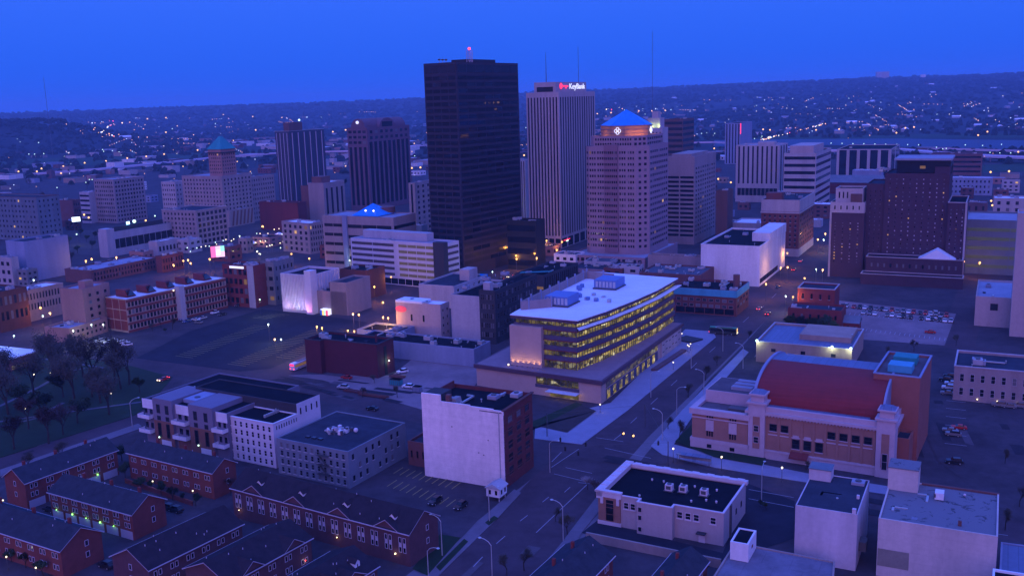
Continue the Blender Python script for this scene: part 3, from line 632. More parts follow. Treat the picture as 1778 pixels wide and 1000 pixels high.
# red factory
mat('fbrick', (.16, .03, .03), .85, .15, .3)
b = Bld('brick_factory', 'long red brick factory with a white roof and a line of red skylight monitors', 224, 520, 578, 183, 392, 32)
W, D, h = b.W, b.D, b.h
b.body('beige', 'rw', par=.3, poly=b.rect())
for j in range(4):
    b.bands('R', 1, .22, 1.2+j*h/4, 1.2+(j+1)*h/4*1, .0, .0, 'fbrick', nm='brick_band') if 0 else None
b.grid('R', 30, 4, .62, .58, .8, h-1, .01, .01, frame=None, cur=.12)
for j in range(5):
    z = .1+j*(h-1.8)/4; MB().box(0, W, -.13, -.02, z, z+1.1, 'fbrick').build('brick_band', b.root)
for j in range(3):
    for k in range(3):
        MB().box(-.12, .02, D*(k+.05)/3, D*(k+.95)/3, 1+j*h/3.2, 1+(j+.9)*h/3.2, 'fbrick').build('brick_panel', b.root)
for k in range(5):
    xs = W*(.06+k*.19); m = MB()
    x0, x1, y0, y1 = xs, xs+W*.085, D*.22, D*.78
    m.add([(x0, y0, h), (x1, y0, h), (x1, y1, h), (x0, y1, h), (x0, y0+1.5, h+3.4), (x0, y1, h+3.4), (x1, y0+5, h+3.0), (x1, y1, h+3.0)], [(0, 4, 5, 3), (4, 6, 7, 5), (1, 2, 7, 6), (2, 3, 5, 7), (0, 1, 6, 4)], 'fbrick')
    mo = m.build('roof_monitor', b.root)
    g_ = MB(); g_.add([(x0+.6, y0+.2, h+.5), (x1-.3, y0+.3, h+.5), (x1-.3, y0+4.2, h+2.7), (x0+.6, y0+1.3, h+3.0)], [(0, 1, 2, 3)], 'glass'); g_.build('skylight_glass', mo)
b.box(W*.47, W*.52, -3, .5, 0, h+1.2, 'lgrey', 'stair_tower'); MB().ball((W*.44, -1, h-.5), .4, 'bulbp').build('wall_lamp', b.root); b.fin()
b = mk('brick_factory', 'red brick wing with white-framed windows at the end of the long factory', 445, 462, 535, 386, 465, 27, 'fbrick', 'rb', ('g', 5, 4, .6, .55, dict(cur=.15, m1=.2)), None, units=4, fin=False)
b.box(-.2, .05, b.D*.0, b.D*.2, 0, b.h, 'lgrey', 'grey_corner'); b.box(-.3, 0, b.D*.3, b.D*.75, b.h-1.8, b.h-.7, 'signw', 'roof_sign'); b.fin()
mk('warehouse', 'grey and brick loft block between the factory wing and the lit theatre', 480, 455, 530, 466, 510, 27, D=9, wall='dgrey', roof='rb', L=('g', 2, 4, .6, .4), R_=('g', 5, 4, .3, .4), units=3)
# lit theatre
mat('stage', (.50, .48, .56), .6, .1, .3)
b = Bld('theatre', 'white ribbed theatre washed with coloured lights', 545, 478, 545, 487, 589, 27)
W, D, h = b.W, b.D, b.h
b.body('stage', 'rd', par=1.2); b.strips('L', 20, .25, 1, h, 0, 0, 'stage', nm='fin', proud=.5); b.strips('R', 10, .25, 1, h, 0, 0, 'stage', nm='fin', proud=.5)
b.box(-2, 3, -1, D*.15, 0, h+2.5, 'stage', 'sign_tower')
cols = [(1, .25, .5), (.8, .5, 1), (.4, .5, 1), (1, .6, .8), (.4, .8, 1), (1, .3, .4), (.6, .6, 1), (.9, .6, 1)]
for i in range(9):
    l = bpy.data.lights.new('wash_light', 'SPOT'); l.energy = 1300; l.spot_size = R(95); l.spot_blend = .8; l.color = cols[i % 8]; l.shadow_soft_size = .3
    o = bpy.data.objects.new('wash_light', l); link(o, b.root); o.location = (-5, D*(.05+i*.115), .8) if i < 8 else (8, -5, 1); o.rotation_euler = (0, R(-135), 0) if i < 8 else (R(135), 0, 0)
for i in range(3):
    l = bpy.data.lights.new('wash_light', 'SPOT'); l.energy = 1300; l.spot_size = R(95); l.spot_blend = .8; l.color = cols[(i*3+4) % 8]
    o = bpy.data.objects.new('wash_light', l); link(o, b.root); o.location = (W*(.2+i*.25), -5, 1); o.rotation_euler = (R(135), 0, 0)
b.fin()
# billboards (screens)
def screen(name, label, x, y, zb, wpx, hm, az, blobs, base='bulbw'):
    g = P(x, y, zb+hm/2); g0 = Vector((g.x, g.y, 0)); dd = (g-Vector((0, 0, HC))).length; wm = wpx*dd/F
    r = empty(name, g0, R(az), label, 'sign'); b = MB()
    b.box(-wm/2-.2, wm/2+.2, 0, .6, zb-.2, zb+hm+.2, 'dmetal'); b.build('cabinet', r)
    s = MB(); s.box(-wm/2, wm/2, -.08, 0, zb, zb+hm, base); s.build('screen', r)
    t = MB()
    for (a, c_, w_, h_, m_) in blobs: t.box(wm*(a-.5), wm*(a+w_-.5), -.14, -.08, zb+hm*c_, zb+hm*(c_+h_), m_)
    if blobs: t.build('screen_image', r)
    for q in (-wm*.35, wm*.35): MB().tube((q, .3, 0), (q, .3, zb), .18, .18, 'dmetal', 6).build('post', r)
    return r
mat('scr', (.5, .4, .5), .5, 0, em=(1, .55, .6), es=1.3); mat('scr2', (.5, .5, .5), .5, 0, em=(.3, 1, .6), es=1.0); mat('scr3', (.5, .5, .5), .5, 0, em=(1, .08, .2), es=1.4)
mat('scrw', (.9, .9, .9), .5, 0, em=(.8, .95, 1), es=3)
screen('billboard', 'small bright video board in front of the lit theatre', 503, 522, 3, 13, 4, 20, [(.1, .15, .35, .3, 'scr3'), (.5, .5, .4, .25, 'pyr')], 'scrw')
screen('billboard', 'red and green video billboard on the rooftops past the factory', 378, 437, 12, 22, 7, 25, [(.0, 0, .35, 1, 'scr3'), (.7, .5, .3, .5, 'scr2'), (.4, .2, .25, .4, 'scrw')], 'scr')
screen('billboard', 'white glowing sign board by the small blue roof at the far left', 132, 381, 8, 12, 4, 30, [], 'scrw')
# brown theatre halls
b = Bld('playhouse', 'blocky taupe playhouse with stepped dark roofs', 603, 508, 548, 537, 642, 27)
b.body('stone', 'rb', poly=b.rect(0, b.W*.55, 0, b.D)); b.body('stone', 'rb', poly=b.rect(0, b.W, -.5, b.D*.42), z1=b.h+5, name='hall_wall', rname='hall_roof'); b.body('stone', 'rd', poly=b.rect(b.W*.55, b.W, b.D*.42, b.D), z1=b.h+2, name='rear_wall', rname='rear_roof'); b.units(2)
e_ = MB(); e_.box(-3, -.2, b.D*.42, b.D*.62, 0, 3, 'signw'); e_.build('entrance_canopy', b.root)
for k, cc in enumerate(('signr', 'scr2', 'lit2', 'pyr')): MB().box(-3.3, -3.1, b.D*(.42+k*.05), b.D*(.42+k*.05)+1.2, 0, 2.6, cc).build('coloured_panel', b.root)
b.fin()
mk('warehouse', 'black-roofed block behind the white-walled playhouse', 640, 470, 520, 590, 668, 27, 'dbrick', 'rd', None, None)
b = mk('office_block', 'pale four-storey block with a white box penthouse on its roof', 790, 497, 536, 727, 846, 27, 'lgrey', 'rb', None, ('g', 6, 3, .3, .45), units=0, fin=False)
b.box(b.W*.55, b.W*.8, 2, 8, b.h-1, b.h+5, 'lime', 'penthouse'); b.box(b.W-.5, b.W+.1, -.15, b.D*.2, 0, b.h, 'pyr', 'blue_corner'); b.fin()
# white building with red oval sign
mat('signpink', (.5, .05, .1), .6, 0, em=(1, .10, .22), es=.35)
b = Bld('office_block', 'white corner block with a red oval sign and pale blue roof', 767, 529, 590, 687, 780, 27)
b.body('pink', 'rw', par=.3); b.box(-.02, b.W*.98, b.D*.4, b.D, b.h-.4, b.h+.6, 'rw', 'raised_roof')
m = MB(); n = 20; cy = b.D*.88; vs = [(-.25, cy+3.0*cos(2*pi*i/n), b.h-3.4+1.5*sin(2*pi*i/n)) for i in range(n)]+[(-.02, cy+3.0*cos(2*pi*i/n), b.h-3.4+1.5*sin(2*pi*i/n)) for i in range(n)]
m.add(vs, [tuple(range(n)), ]+[(i, (i+1) % n, n+(i+1) % n, n+i) for i in range(n)], 'signpink'); m.build('oval_sign', b.root)
b.wins += [(0, b.D*.65, b.h-7, -pi/2, .9, 3, 'glass', None, None, 'window', 0), (0, b.D*.38, b.h-7, -pi/2, .9, 3, 'glass', None, None, 'window', 0)]
b.grid('R', 2, 4, .2, .3); b.units(3); b.fin()
# dark loft building
b = Bld('loft_building', 'dark panelled loft building with pale square windows and courtyard roof', 862, 505, 598, 782, 932, 27)
W, D, h = b.W, b.D, b.h
b.body('lgrey', 'rd', poly=b.rect(0, W*.9, D*.35, D), z1=h-3); b.body('charcoal', 'rd', poly=b.rect(0, W, 0, D*.35), z1=h, name='front_wall', rname='front_roof')
b.grid(((0, D*.33), (0, D*.02)), 7, 5, .55, .5, 2, h-1, cur=.45, frame='dmetal'); b.grid('R', 14, 5, .5, .5, 2, h-1, cur=.35, frame='dmetal')
b.box(2, 5, D*.15, D*.3, h-1, h+3, 'lgrey', 'penthouse'); b.units(5); b.fin()
# glass wedge building
b = Bld('office_block', 'low dark glass block with a sloping green skylight strip', 945, 478, 520, 893, 1004, 30)
b.body('charcoal', 'rd'); b.strips('R', 16, .4, 1, b.h-1.5); m = MB(); m.add([(1, b.D*.85, b.h+.1), (4, b.D*.9, b.h+.1), (b.W*.30, b.D*.05, b.h+.3), (b.W*.22, b.D*.02, b.h+.3)], [(0, 1, 2, 3)], 'mint'); m.build('skylight', b.root)
b.bands('L', 1, .15, 1, b.h-2, mt='litdim'); b.units(3); b.fin()
# maroon building
mat('mar', (.085, .016, .025), .8, .12, .3)
b = Bld('brick_building', 'windowless maroon block with a notched corner in the middle of the lots', 657, 598, 657, 536, 683, 27)
W, D, h = b.W, b.D, b.h
b.body('mar', 'rd', poly=[(0, 0), (W, 0), (W, D), (-2.5, D), (-2.5, D*.77), (0, D*.77)], cop='charcoal'); b.box(3, 3.6, 2, 2.6, h, h+3, 'mar', 'chimney')
b.box(W*.4, W*.55, -.15, .05, 0, h-2, 'black', 'painted_recess'); b.units(2)  # solid black box on the wall face, a recess's dark put into colour
MB().ball((W*.6, -.6, 5.5), .28, 'bulbw').build('wall_lamp', b.root)
l = bpy.data.lights.new('wall_light', 'POINT'); l.energy = 250; l.color = (.7, 1, .7); o = bpy.data.objects.new('wall_light', l); link(o, b.root); o.location = (W*.6, -1.2, 5.4); b.fin()
# long blue white wall block
b = Bld('warehouse', 'long low block with a pale blue blank wall behind the car park', 824, 606, 637, 618, 850, 27, W=14)
b.body('blueg', 'rd', par=.6); b.units(8); b.fin()
mk('warehouse', 'low black-roofed shed behind the long pale blue wall', 690, 578, 600, 620, 720, 27, 'blueg', 'rd', None, None)
# white box with tall right side
b = Bld('theatre', 'large blank white box beside the lit street, right of the tower podium', 1318, 428, 498, 1217, 1364, 27)
b.body('white', 'rd', cop='white'); b.box(b.W*.35, b.W, -.3, b.D*.3, b.h-1, b.h+4, 'white', 'parapet_block'); b.bands('R', 1, .6, .5, 5, .02, .3, 'glass', nm='shopfront', split=6); b.units(3); b.fin()
mk('office_block', 'tan flat-roofed block left of the large white box', 1216, 446, 482, 1125, 1222, 27, 'cream', 'rd', None, None, units=3)
b = mk('office_block', 'small grey house-like block with rooftop deck behind the white box', 1325, 388, 420, 1272, 1340, 27, 'lgrey', 'rw', ('g', 3, 1, .3, .4), None, units=2)
# cyan cornice brick
b = Bld('brick_building', 'low brick corner block with a bright turquoise cornice', 1278, 505, 550, 1170, 1300, 27)
b.body('brick', 'rd', par=1.2); b.box(-.4, .0, 0, b.D, b.h-3.4, b.h-.1, 'cyan', 'turquoise_cornice'); b.box(0, b.W, -.4, .0, b.h-3.4, b.h-.1, 'cyan', 'turquoise_cornice')
b.grid('L', 9, 2, .6, .45, 3, b.h-4, cur=.5, frame='cream'); b.bands('L', 1, .8, .3, 3.6, .03, .03, 'glass', nm='shopfront', split=6)
b.grid('R', 4, 2, .5, .45, 3, b.h-4, cur=.4); m = MB(); m.tube((b.W*.6, b.D*.12, b.h-1), (b.W*.6, b.D*.12, b.h+5), 1.6, 1.6, 'terra', 12); m.build('chimney', b.root); b.units(8); b.fin()
mk('brick_building', 'flat roof block with copper-coloured parapet behind the turquoise cornice', 1215, 478, 510, 1110, 1240, 27, 'terra', 'rg', None, None, units=8)
# ================================================================== LIBRARY
def loc_of(b, x, y, z):
    p = P(x, y, z)-b.g; return (p.dot(b.X), p.dot(b.Y))
mat('libw', (.42, .30, .27), .8, .10, .25); mat('libf', (.085, .045, .065), .6, .1, .2); mat('libs', (.08, .065, .11), .6, .08, .2); mat('librd', (.15, .035, .035), .6, .08, .2)
mat('libpod', (.22, .155, .18), .85, .14, .25)
def interior(n, es, dark=.45):
    m = mat(n, (.03, .03, .02), .2, 0, spec=.5); t = m.node_tree; bs = t.nodes['Principled BSDF']
    g = N(t, 'ShaderNodeNewGeometry'); mp = N(t, 'ShaderNodeMapping'); mp.inputs['Scale'].default_value = (.9, .9, 1.6); t.links.new(g.outputs['Position'], mp.inputs[0])
    v = N(t, 'ShaderNodeTexVoronoi', Scale=.55); t.links.new(mp.outputs[0], v.inputs[0]); no = N(t, 'ShaderNodeTexNoise', Scale=.12, Detail=2); t.links.new(g.outputs['Position'], no.inputs[0])
    sh = N(t, 'ShaderNodeSeparateXYZ'); t.links.new(v.outputs['Color'], sh.inputs[0])
    r1 = ramp(t, [(.0, (.06, .05, .01)), (.35, (.22, .17, .03)), (.65, (.42, .30, .05)), (.88, (.75, .55, .12)), (.97, (1, .9, .5))], sh.outputs[0])
    r2 = ramp(t, [(.38, (dark,)*3), (.55, (1, 1, 1))], no.outputs[0])
    mu = N(t, 'ShaderNodeMix', data_type='RGBA', blend_type='MULTIPLY'); mu.inputs[0].default_value = 1
    t.links.new(r1.outputs[0], mu.inputs[6]); t.links.new(r2.outputs[0], mu.inputs[7]); t.links.new(mu.outputs[2], bs.inputs['Emission Color']); bs.inputs['Emission Strength'].default_value = es
interior('litband', .78); interior('litband2', .32, .2); interior('litgreen', .22, .3)
b = Bld('library', 'modern library with curved ribbons of yellow-lit glass and a huge white roof', 1045.5, 662.5, 703, 822, 1187, 27)
ph = b.h; L_ = lambda x, y, z: loc_of(b, x, y, z)
A, B_, C_ = L_(822, 632, ph), L_(1045.5, 662.5, ph), L_(1187, 561, ph)
D_ = (A[0]+C_[0]-B_[0], A[1]+C_[1]-B_[1])
pod = [B_, C_, D_, A]
hh = P(1014, 645.5, ph); hh.z = 0; uh = hgt(hh, 557.5)
a = L_(886, 547, uh); nb = L_(1002.5, 557.5, uh); cv = [L_(1053, 541, uh), L_(1099, 523, uh), L_(1140, 505, uh)]; e1 = L_(1177, 484, uh); bk = L_(1018, 471.5, uh)
up = [nb]+cv+[e1, bk, a]
print('LIB', round(ph, 1), round(uh, 1), [tuple(round(q) for q in p) for p in up], [tuple(round(q) for q in p) for p in pod])
m = MB(); m.prism(inset(pod, .8), 0, ph-1.3, 'libw', top=False); m.build('podium_wall', b.root)
m = MB(); m.prism(pod, ph-1.4, ph, 'libf', top=True, bottom=True); fo = m.build('podium_fascia', b.root)
m = MB(); m.prism(inset(pod, .9), ph+.004, ph+.02, 'libpod', top=True); m.build('podium_roof', b.root)
fh = (uh-ph)/5.0
core = inset(up, 1.6)
for k in range(5):
    z = ph+fh*k
    gl = MB(); n = len(core); vs = [(*p, z+.02) for p in core]+[(*p, z+fh) for p in core]
    for i in range(n):
        j = (i+1) % n; mt = 'litband' if i in (0, 1, 2, 3) else ('litgreen' if i == n-1 else 'libs')
        if k == 0 and i < 4: mt = 'litband'
        gl.add([vs[i], vs[j], vs[n+j], vs[n+i]], [(0, 1, 2, 3)], mt)
    gl.build('glass_band', b.root)
    if k:
        s_ = MB(); so_ = inset(up, .9); s_.prism(so_, z-.55, z+.95, 'libs', bottom=True); s_.build('spandrel', b.root)
        s2 = MB(); s2.prism(inset(up, .75), z-.85, z-.5, 'librd', bottom=True); s2.build('red_sunshade', b.root)
    # mullions
    mu = MB()
    for i in (0, 1, 2, 3, n-1):
        p, q = Vector(core[i]), Vector(core[(i+1) % n]); Ls = (q-p).length; c = max(2, int(Ls/1.6)); u = (q-p)/Ls; nn = Vector((u.y, -u.x))
        for t in range(c+1):
            o = p+u*(Ls*t/c); mu.add([(o.x-u.x*.06, o.y-u.y*.06, z), (o.x+u.x*.06, o.y+u.y*.06, z), (o.x+u.x*.06+nn.x*.2, o.y+u.y*.06+nn.y*.2, z), (o.x-u.x*.06+nn.x*.2, o.y-u.y*.06+nn.y*.2, z)]+
               [(o.x-u.x*.06, o.y-u.y*.06, z+fh), (o.x+u.x*.06, o.y+u.y*.06, z+fh), (o.x+u.x*.06+nn.x*.2, o.y+u.y*.06+nn.y*.2, z+fh), (o.x-u.x*.06+nn.x*.2, o.y-u.y*.06+nn.y*.2, z+fh)], [(0, 3, 7, 4), (3, 2, 6, 7), (2, 1, 5, 6)], 'dmetal')
    mu.build('mullions', b.root)
m = MB(); m.prism(up, uh-1.1, uh-.02, 'libf', top=False, bottom=True); m.build('roof_fascia', b.root)
m = MB(); m.prism(inset(up, -.15), uh-.02, uh+.25, 'rw', top=True, bottom=True); m.build('roof', b.root)
# white terrace ledge under the top floor
m = MB(); z = ph+fh*4+.95
p_ = [nb]+cv+[e1]; po = [Vector(q) for q in p_]; 
ri = inset([nb]+cv+[e1, bk, a], -1.3)[:5]
m.add([(*q, z) for q in ri]+[(*q, z) for q in inset(up, 1.5)[:5]]+[(*q, z-.4) for q in ri], [(i, i+1, 6+i, 5+i) for i in range(4)]+[(10+i, 11+i, i+1, i) for i in range(4)], 'rw'); m.build('terrace_ledge', b.root)
# screen walls on the roof
s1, s2, s3, s4 = L_(959, 533, uh+.3), L_(905, 521+17, uh+.3), L_(1018, 483, uh+.3), L_(1066, 489, uh+.3)
for p, q in ((s1, s2), (s2, s3), (s3, s4)):
    p, q = Vector(p), Vector(q); u = (q-p).normalized(); n_ = Vector((u.y, -u.x))*.2
    m = MB(); m.prism([tuple(p-n_), tuple(q-n_), tuple(q+n_), tuple(p+n_)] if (Vector((u.x, u.y))).length else [], uh+.2, uh+3.6, 'cream'); m.build('roof_screen', b.root)
    Ls = (q-p).length
    for t in range(int(Ls/9)+1):
        o = p+u*min(Ls, t*9+.3); MB().box(o.x-.3, o.x+.3, o.y-.3, o.y+.3, uh+.2, uh+4.6, 'blueg').build('screen_post', b.root)
mat('mech', (.12, .20, .42), .5, .06, .3, metal=.2)
for (x0, y0, x1, y1, zz) in ((946, 526, 1008, 526, 4.2), (1030, 499, 1089, 503, 4.2)):
    p0 = L_((x0+x1)/2, y0+(2 if x0 < 1000 else 0), uh+.3)
    mb = MB(); a0, a1 = 8, 4.2
    mb.box(p0[0]-a0+3, p0[0]+a0-2, p0[1]-a1, p0[1]+a1+1, uh+.8, uh+zz, 'mech'); mb.box(p0[0]-a0+2.5, p0[0]+a0-1.5, p0[1]-a1-.4, p0[1]+a1+1.4, uh+.3, uh+.8, 'dmetal')
    for t in range(6): mb.box(p0[0]-a0+2.7, p0[0]-a0+3.1, p0[1]-a1+t*1.5, p0[1]-a1+t*1.5+1, uh+1.2, uh+zz-.6, 'metal')
    mb.build('air_handler', b.root)
random.seed(3)
for t in range(14):
    q = L_(random.uniform(985, 1070), random.uniform(498, 525), uh+.3); MB().box(q[0]-.9, q[0]+.9, q[1]-.6, q[1]+.6, uh+.25, uh+random.uniform(.8, 1.9), random.choice(['metal', 'mech'])).build('roof_unit', b.root)
# big pale panel on the front, warm uplights at its foot
u = (Vector(a)-Vector(nb)); Lf = u.length; u.normalize(); nn = Vector((-u.y, u.x))
if nn.dot(Vector((-1, 0))) < 0: nn = -nn
q0 = Vector(nb)+u*(Lf*.52); q1 = Vector(nb)+u*(Lf*1.0)
m = MB(); pts = [q0+nn*.9, q1+nn*.9, q1-nn*1.5, q0-nn*1.5]
m.prism([tuple(x) for x in (pts if (pts[1]-pts[0]).cross(pts[2]-pts[1]) > 0 else pts[::-1])], ph, ph+fh*4+.2, 'libw'); m.build('stone_panel', b.root)
for t in range(6):
    o_ = q0+(q1-q0)*((t+.5)/6)+nn*1.9
    mb = MB(); mb.box(o_.x-.2, o_.x+.2, o_.y-.2, o_.y+.2, ph, ph+.3, 'dmetal'); mb.build('uplight', b.root)
    l = bpy.data.lights.new('uplight_lamp', 'SPOT'); l.energy = 560; l.spot_size = R(85); l.spot_blend = 1; l.color = (1, .56, .22); l.shadow_soft_size = .2
    o = bpy.data.objects.new('uplight_lamp', l); link(o, b.root); o.location = (o_.x, o_.y, ph+.4)
    d = Vector((-nn.x*.28, -nn.y*.28, 1)); o.rotation_euler = (-d).to_track_quat('Z', 'Y').to_euler()
pw = Vector(q0)+(q1-q0)*.98+nn*3; MB().ball((pw.x, pw.y, ph+.6), .35, 'bulbp').build('terrace_lamp', b.root)
# podium glazing
ip = inset(pod, .8); nbp, cp, ap = Vector(ip[0]), Vector(ip[1]), Vector(ip[3])
def face(p, q, t0, t1, z0, z1, mt, nm, proud=.08):
    u = (q-p); Ls = u.length; u.normalize(); s = p+u*(Ls*t0); rot = atan2(u.y, u.x)
    return MB().box(0, Ls*(t1-t0), -proud, .02, z0, z1, mt).build(nm, b.root, (s.x, s.y, 0), rot)
# front: A -> B  (left to right seen from outside)
face(ap, nbp, .50, .83, ph-4.2, ph-1.5, 'litgreen', 'glazed_bay'); face(ap, nbp, .61, .83, .2, 2.6, 'litband2', 'entrance_glazing')
for t in (.51, .62, .78): face(ap, nbp, t, t+.05, ph-3.6, ph-2.2, 'litband', 'lit_window', .12)
face(ap, nbp, .49, .835, 2.9, ph-4.3, 'libs', 'front_band', .06)
face(ap, nbp, .60, .84, 2.55, 2.75, 'white', 'entrance_canopy', 3.2)
for t in range(12): face(ap, nbp, .50+.0275*t, .5015+.0275*t, ph-4.2, ph-1.5, 'dmetal', 'mullion', .2)
# side (R)
face(nbp, cp, .05, .66, ph-4.0, ph-1.5, 'litgreen', 'glazed_bay'); face(nbp, cp, .05, .66, .3, ph-4.4, 'libs', 'side_band', .04)
for t in range(9): face(nbp, cp, .06+t*.066, .09+t*.066, .4, 3.6, 'litband', 'lit_bay', .12)
for t in range(14): face(nbp, cp, .06+t*.044, .07+t*.044, ph-3.6, ph-1.9, 'litband2', 'lit_window', .12)
face(nbp, cp, .70, .98, 0, 8.0, 'pink', 'stone_side_panel', .5)
for t in range(12): face(nbp, cp, .71+(t % 6)*.045, .735+(t % 6)*.045, 2+3*(t//6)+.5*(t % 2), 2.3+3*(t//6)+.5*(t % 2), 'glass', 'slot_window', .55)
for t in range(4):
    l = bpy.data.lights.new('entrance_lamp', 'POINT'); l.energy = 60; l.color = (1, .7, .3); l.shadow_soft_size = .4
    q = ap+(nbp-ap)*(.62+.07*t); o = bpy.data.objects.new('entrance_lamp', l); link(o, b.root); o.location = (q.x-2.2, q.y, 2.2)
b.fin()

# ================================================================== MEMORIAL HALL (museum)
mat('mh', (.28, .14, .11), .85, .14, .2); mat('mhw', (.42, .33, .38), .8, .12, .3); mat('mhroof', (.19, .018, .022), .75, .14, .3, seams=('roof', 60, 1.6, .18)); mat('mhtop', (.13, .16, .26), .5, .14, .5, metal=.2, seams=('roof', 2.0, 40, .35))
mat('flyt', (.26, .09, .07), .85, .10, .2)
b = Bld('memorial_hall', 'classical brick hall with a maroon barrel roof and brick stage house', 1546, 735, 829, 1300, 1600, 30, W=52)
W, D, h = b.W, b.D, b.h
print('MH', W, D, h)
m = MB(); m.prism(b.rect(), 2.3, h-2.2, 'mh', top=False); m.build('wall', b.root)
MB().ring(inset(b.rect(), -.45), b.rect(), 0, 2.3, 'mhw').build('stone_base', b.root)
MB().ring(inset(b.rect(), -.7), b.rect(0, W), 2.3, 2.8, 'mhw').build('string_course', b.root)
MB().ring(inset(b.rect(), -.9), inset(b.rect(), 1), h-2.3, h-1.5, 'mhw').build('cornice', b.root)
MB().ring(inset(b.rect(), -.1), inset(b.rect(), .8), h-1.5, h, 'mhw').build('parapet', b.root)
m = MB(); m.add([(*p, h-1.2) for p in inset(b.rect(), .8)], [(0, 1, 2, 3)], 'rb'); m.build('flat_roof', b.root)
# dentils
m = MB()
for i in range(int(D/.9)): m.box(-.5, 0, i*.9+.1, i*.9+.5, h-2.75, h-2.3, 'mhw')
m.build('dentils', b.root)
# barrel
bx0, bx1, rise, n = 3.2, 43.0, 24.2-h+1, 28
ym = (3.4, D-1.0)
cxm = (bx0+bx1)/2; rr = (bx1-bx0)/2
pts = [(cxm-rr*cos(pi*i/n), h-1+rise*sin(pi*i/n)**.8) for i in range(n+1)]
m = MB(); vs = [(x, ym[0], z) for x, z in pts]+[(x, ym[1], z) for x, z in pts]
for i in range(n):
    m.add([vs[i], vs[i+1], vs[n+2+i], vs[n+1+i]], [(0, 1, 2, 3)], 'mhroof' if i < n*.43 else 'mhtop')
m.build('barrel_roof', b.root)
for y0, y1 in ((ym[0]-.6, ym[0]), (ym[1], ym[1]+.8)):
    m = MB(); vs = [(x, y, z+.5) for y in (y0, y1) for x, z in pts]+[(x, y, h-2) for y in (y0, y1) for x, z in pts]; k = n+1
    f = [(i, i+1, k+i+1, k+i) for i in range(n)]+[(i, i+1, 2*k+i+1, 2*k+i) for i in range(n)]+[(k+i, k+i+1, 3*k+i+1, 3*k+i) for i in range(n)]
    m.add(vs, f, 'blueg'); m.build('gable_parapet', b.root)
MB().box(bx0-1.9, bx0+.3, ym[0]+3, ym[1]-3, h-1.2, h-.2, 'mhtop').build('gutter', b.root)
for y in (D-2.6, 1.6):
    t = MB(); t.box(-1.0, 4.0, y-2.4, y+2.4, 0, h+.8, 'mhw'); t.box(-1.5, 4.5, y-2.9, y+2.9, h+.8, h+1.3, 'mhw'); t.box(-.3, 3.4, y-1.9, y+1.9, h+1.3, h+3.2, 'mhw'); t.box(-.9, 4.0, y-2.4, y+2.4, h+3.2, h+3.7, 'mhw')
    t.add([(-.6, y-2.1, h+3.7), (3.7, y-2.1, h+3.7), (3.7, y+2.1, h+3.7), (-.6, y+2.1, h+3.7), (.6, y-1, h+4.5), (2.4, y-1, h+4.5), (2.4, y+1, h+4.5), (.6, y+1, h+4.5)], [(0, 1, 5, 4), (1, 2, 6, 5), (2, 3, 7, 6), (3, 0, 4, 7), (4, 5, 6, 7)], 'mhtop')
    t.build('pylon', b.root)
    t = MB(); t.box(-1.15, -.95, y-1.0, y+1.0, 3, h-3, 'mh'); t.build('pylon_panel', b.root)
    for z in (h*.36, h*.58) if y > 5 else (h*.30,): b.wins.append((-1.17, y, z, -pi/2, 1.3, 1.7 if y > 5 else 4.5, 'glass', 'mhw', None, 'window', 0))
seg_ = [(0, D-5.6), (0, 4.6)]; Ls = D-10.2; nb_ = 9
for i in range(nb_):
    y = D-5.6-Ls*(i+.5)/nb_
    t = MB(); t.box(-.22, 0, y-Ls/nb_/2-.35, y-Ls/nb_/2+.35, 2.8, h-2.3, 'mh'); t.build('pilaster', b.root)
    if i in (0, 1, 6, 7): b.wins.append((-.02, y, h*.62, -pi/2, 1.9, 1.9, 'glass', 'charcoal', 'mhw', 'window', 0))
    elif i in (2, 3, 4): b.wins.append((-.02, y, h*.36, -pi/2, 1.9, 2.6, 'glass', 'charcoal', 'mhw', 'window', 0)); MB().box(-.15, 0, y-.9, y+.9, h*.36+1.6, h*.36+2.6, 'mhw').build('keystone', b.root)
    else: b.wins.append((-.02, y, h*.62, -pi/2, 1.9, 1.9, 'glass', 'charcoal', 'mhw', 'window', 0))
    MB().box(-.18, 0, y-1.4, y+1.4, h*.47, h*.47+.3, 'mhw').build('stone_band', b.root)
c = MB(); yc = D-5.6-Ls*.32; c.add([(-.1, yc-2.6, 3.4), (-.1, yc+2.6, 3.4), (-2.6, yc+2.6, 2.3), (-2.6, yc-2.6, 2.3), (-2.6, yc-2.6, 1.9), (-2.6, yc+2.6, 1.9)], [(0, 1, 2, 3), (3, 2, 5, 4)], 'fbrick'); c.build('red_awning', b.root)
# left wing (lower foyer)
wl = 17.0
m = MB(); wp = [(-.5, D), (31, D), (31, D+wl), (-.5, D+wl)]; hw_ = hgt(P(1216, 781), 711)
m.prism(wp, 2.3, hw_-1.6, 'mh', top=False); m.build('foyer_wall', b.root)
MB().ring(inset(wp, -.4), wp, 0, 2.3, 'mhw').build('foyer_base', b.root); MB().ring(inset(wp, -.5), wp, 2.3, 3.4, 'mhw').build('foyer_course', b.root)
MB().ring(inset(wp, -.7), inset(wp, 1.2), hw_-1.7, hw_, 'mhw').build('foyer_cornice', b.root); MB().ring(inset(wp, -.2), wp, hw_-3.0, hw_-2.6, 'mhw').build('foyer_band', b.root)
m = MB(); m.add([(*p, hw_-.8) for p in inset(wp, 1.1)], [(0, 1, 2, 3)], 'rp'); m.build('foyer_roof', b.root)
t = MB(); t.box(9, 24, D+2, D+wl-1, hw_-.8, hw_+3.0, 'mhw'); t.box(9.4, 23.6, D+2.4, D+wl-1.4, hw_+3, hw_+3.05, 'rp'); t.build('raised_foyer_block', b.root)
for k in range(3): MB().box(12+3.4*k, 14.2+3.4*k, D+2.6, D+9, hw_+3.05, hw_+4.0, 'rl').build('rooflight', b.root)
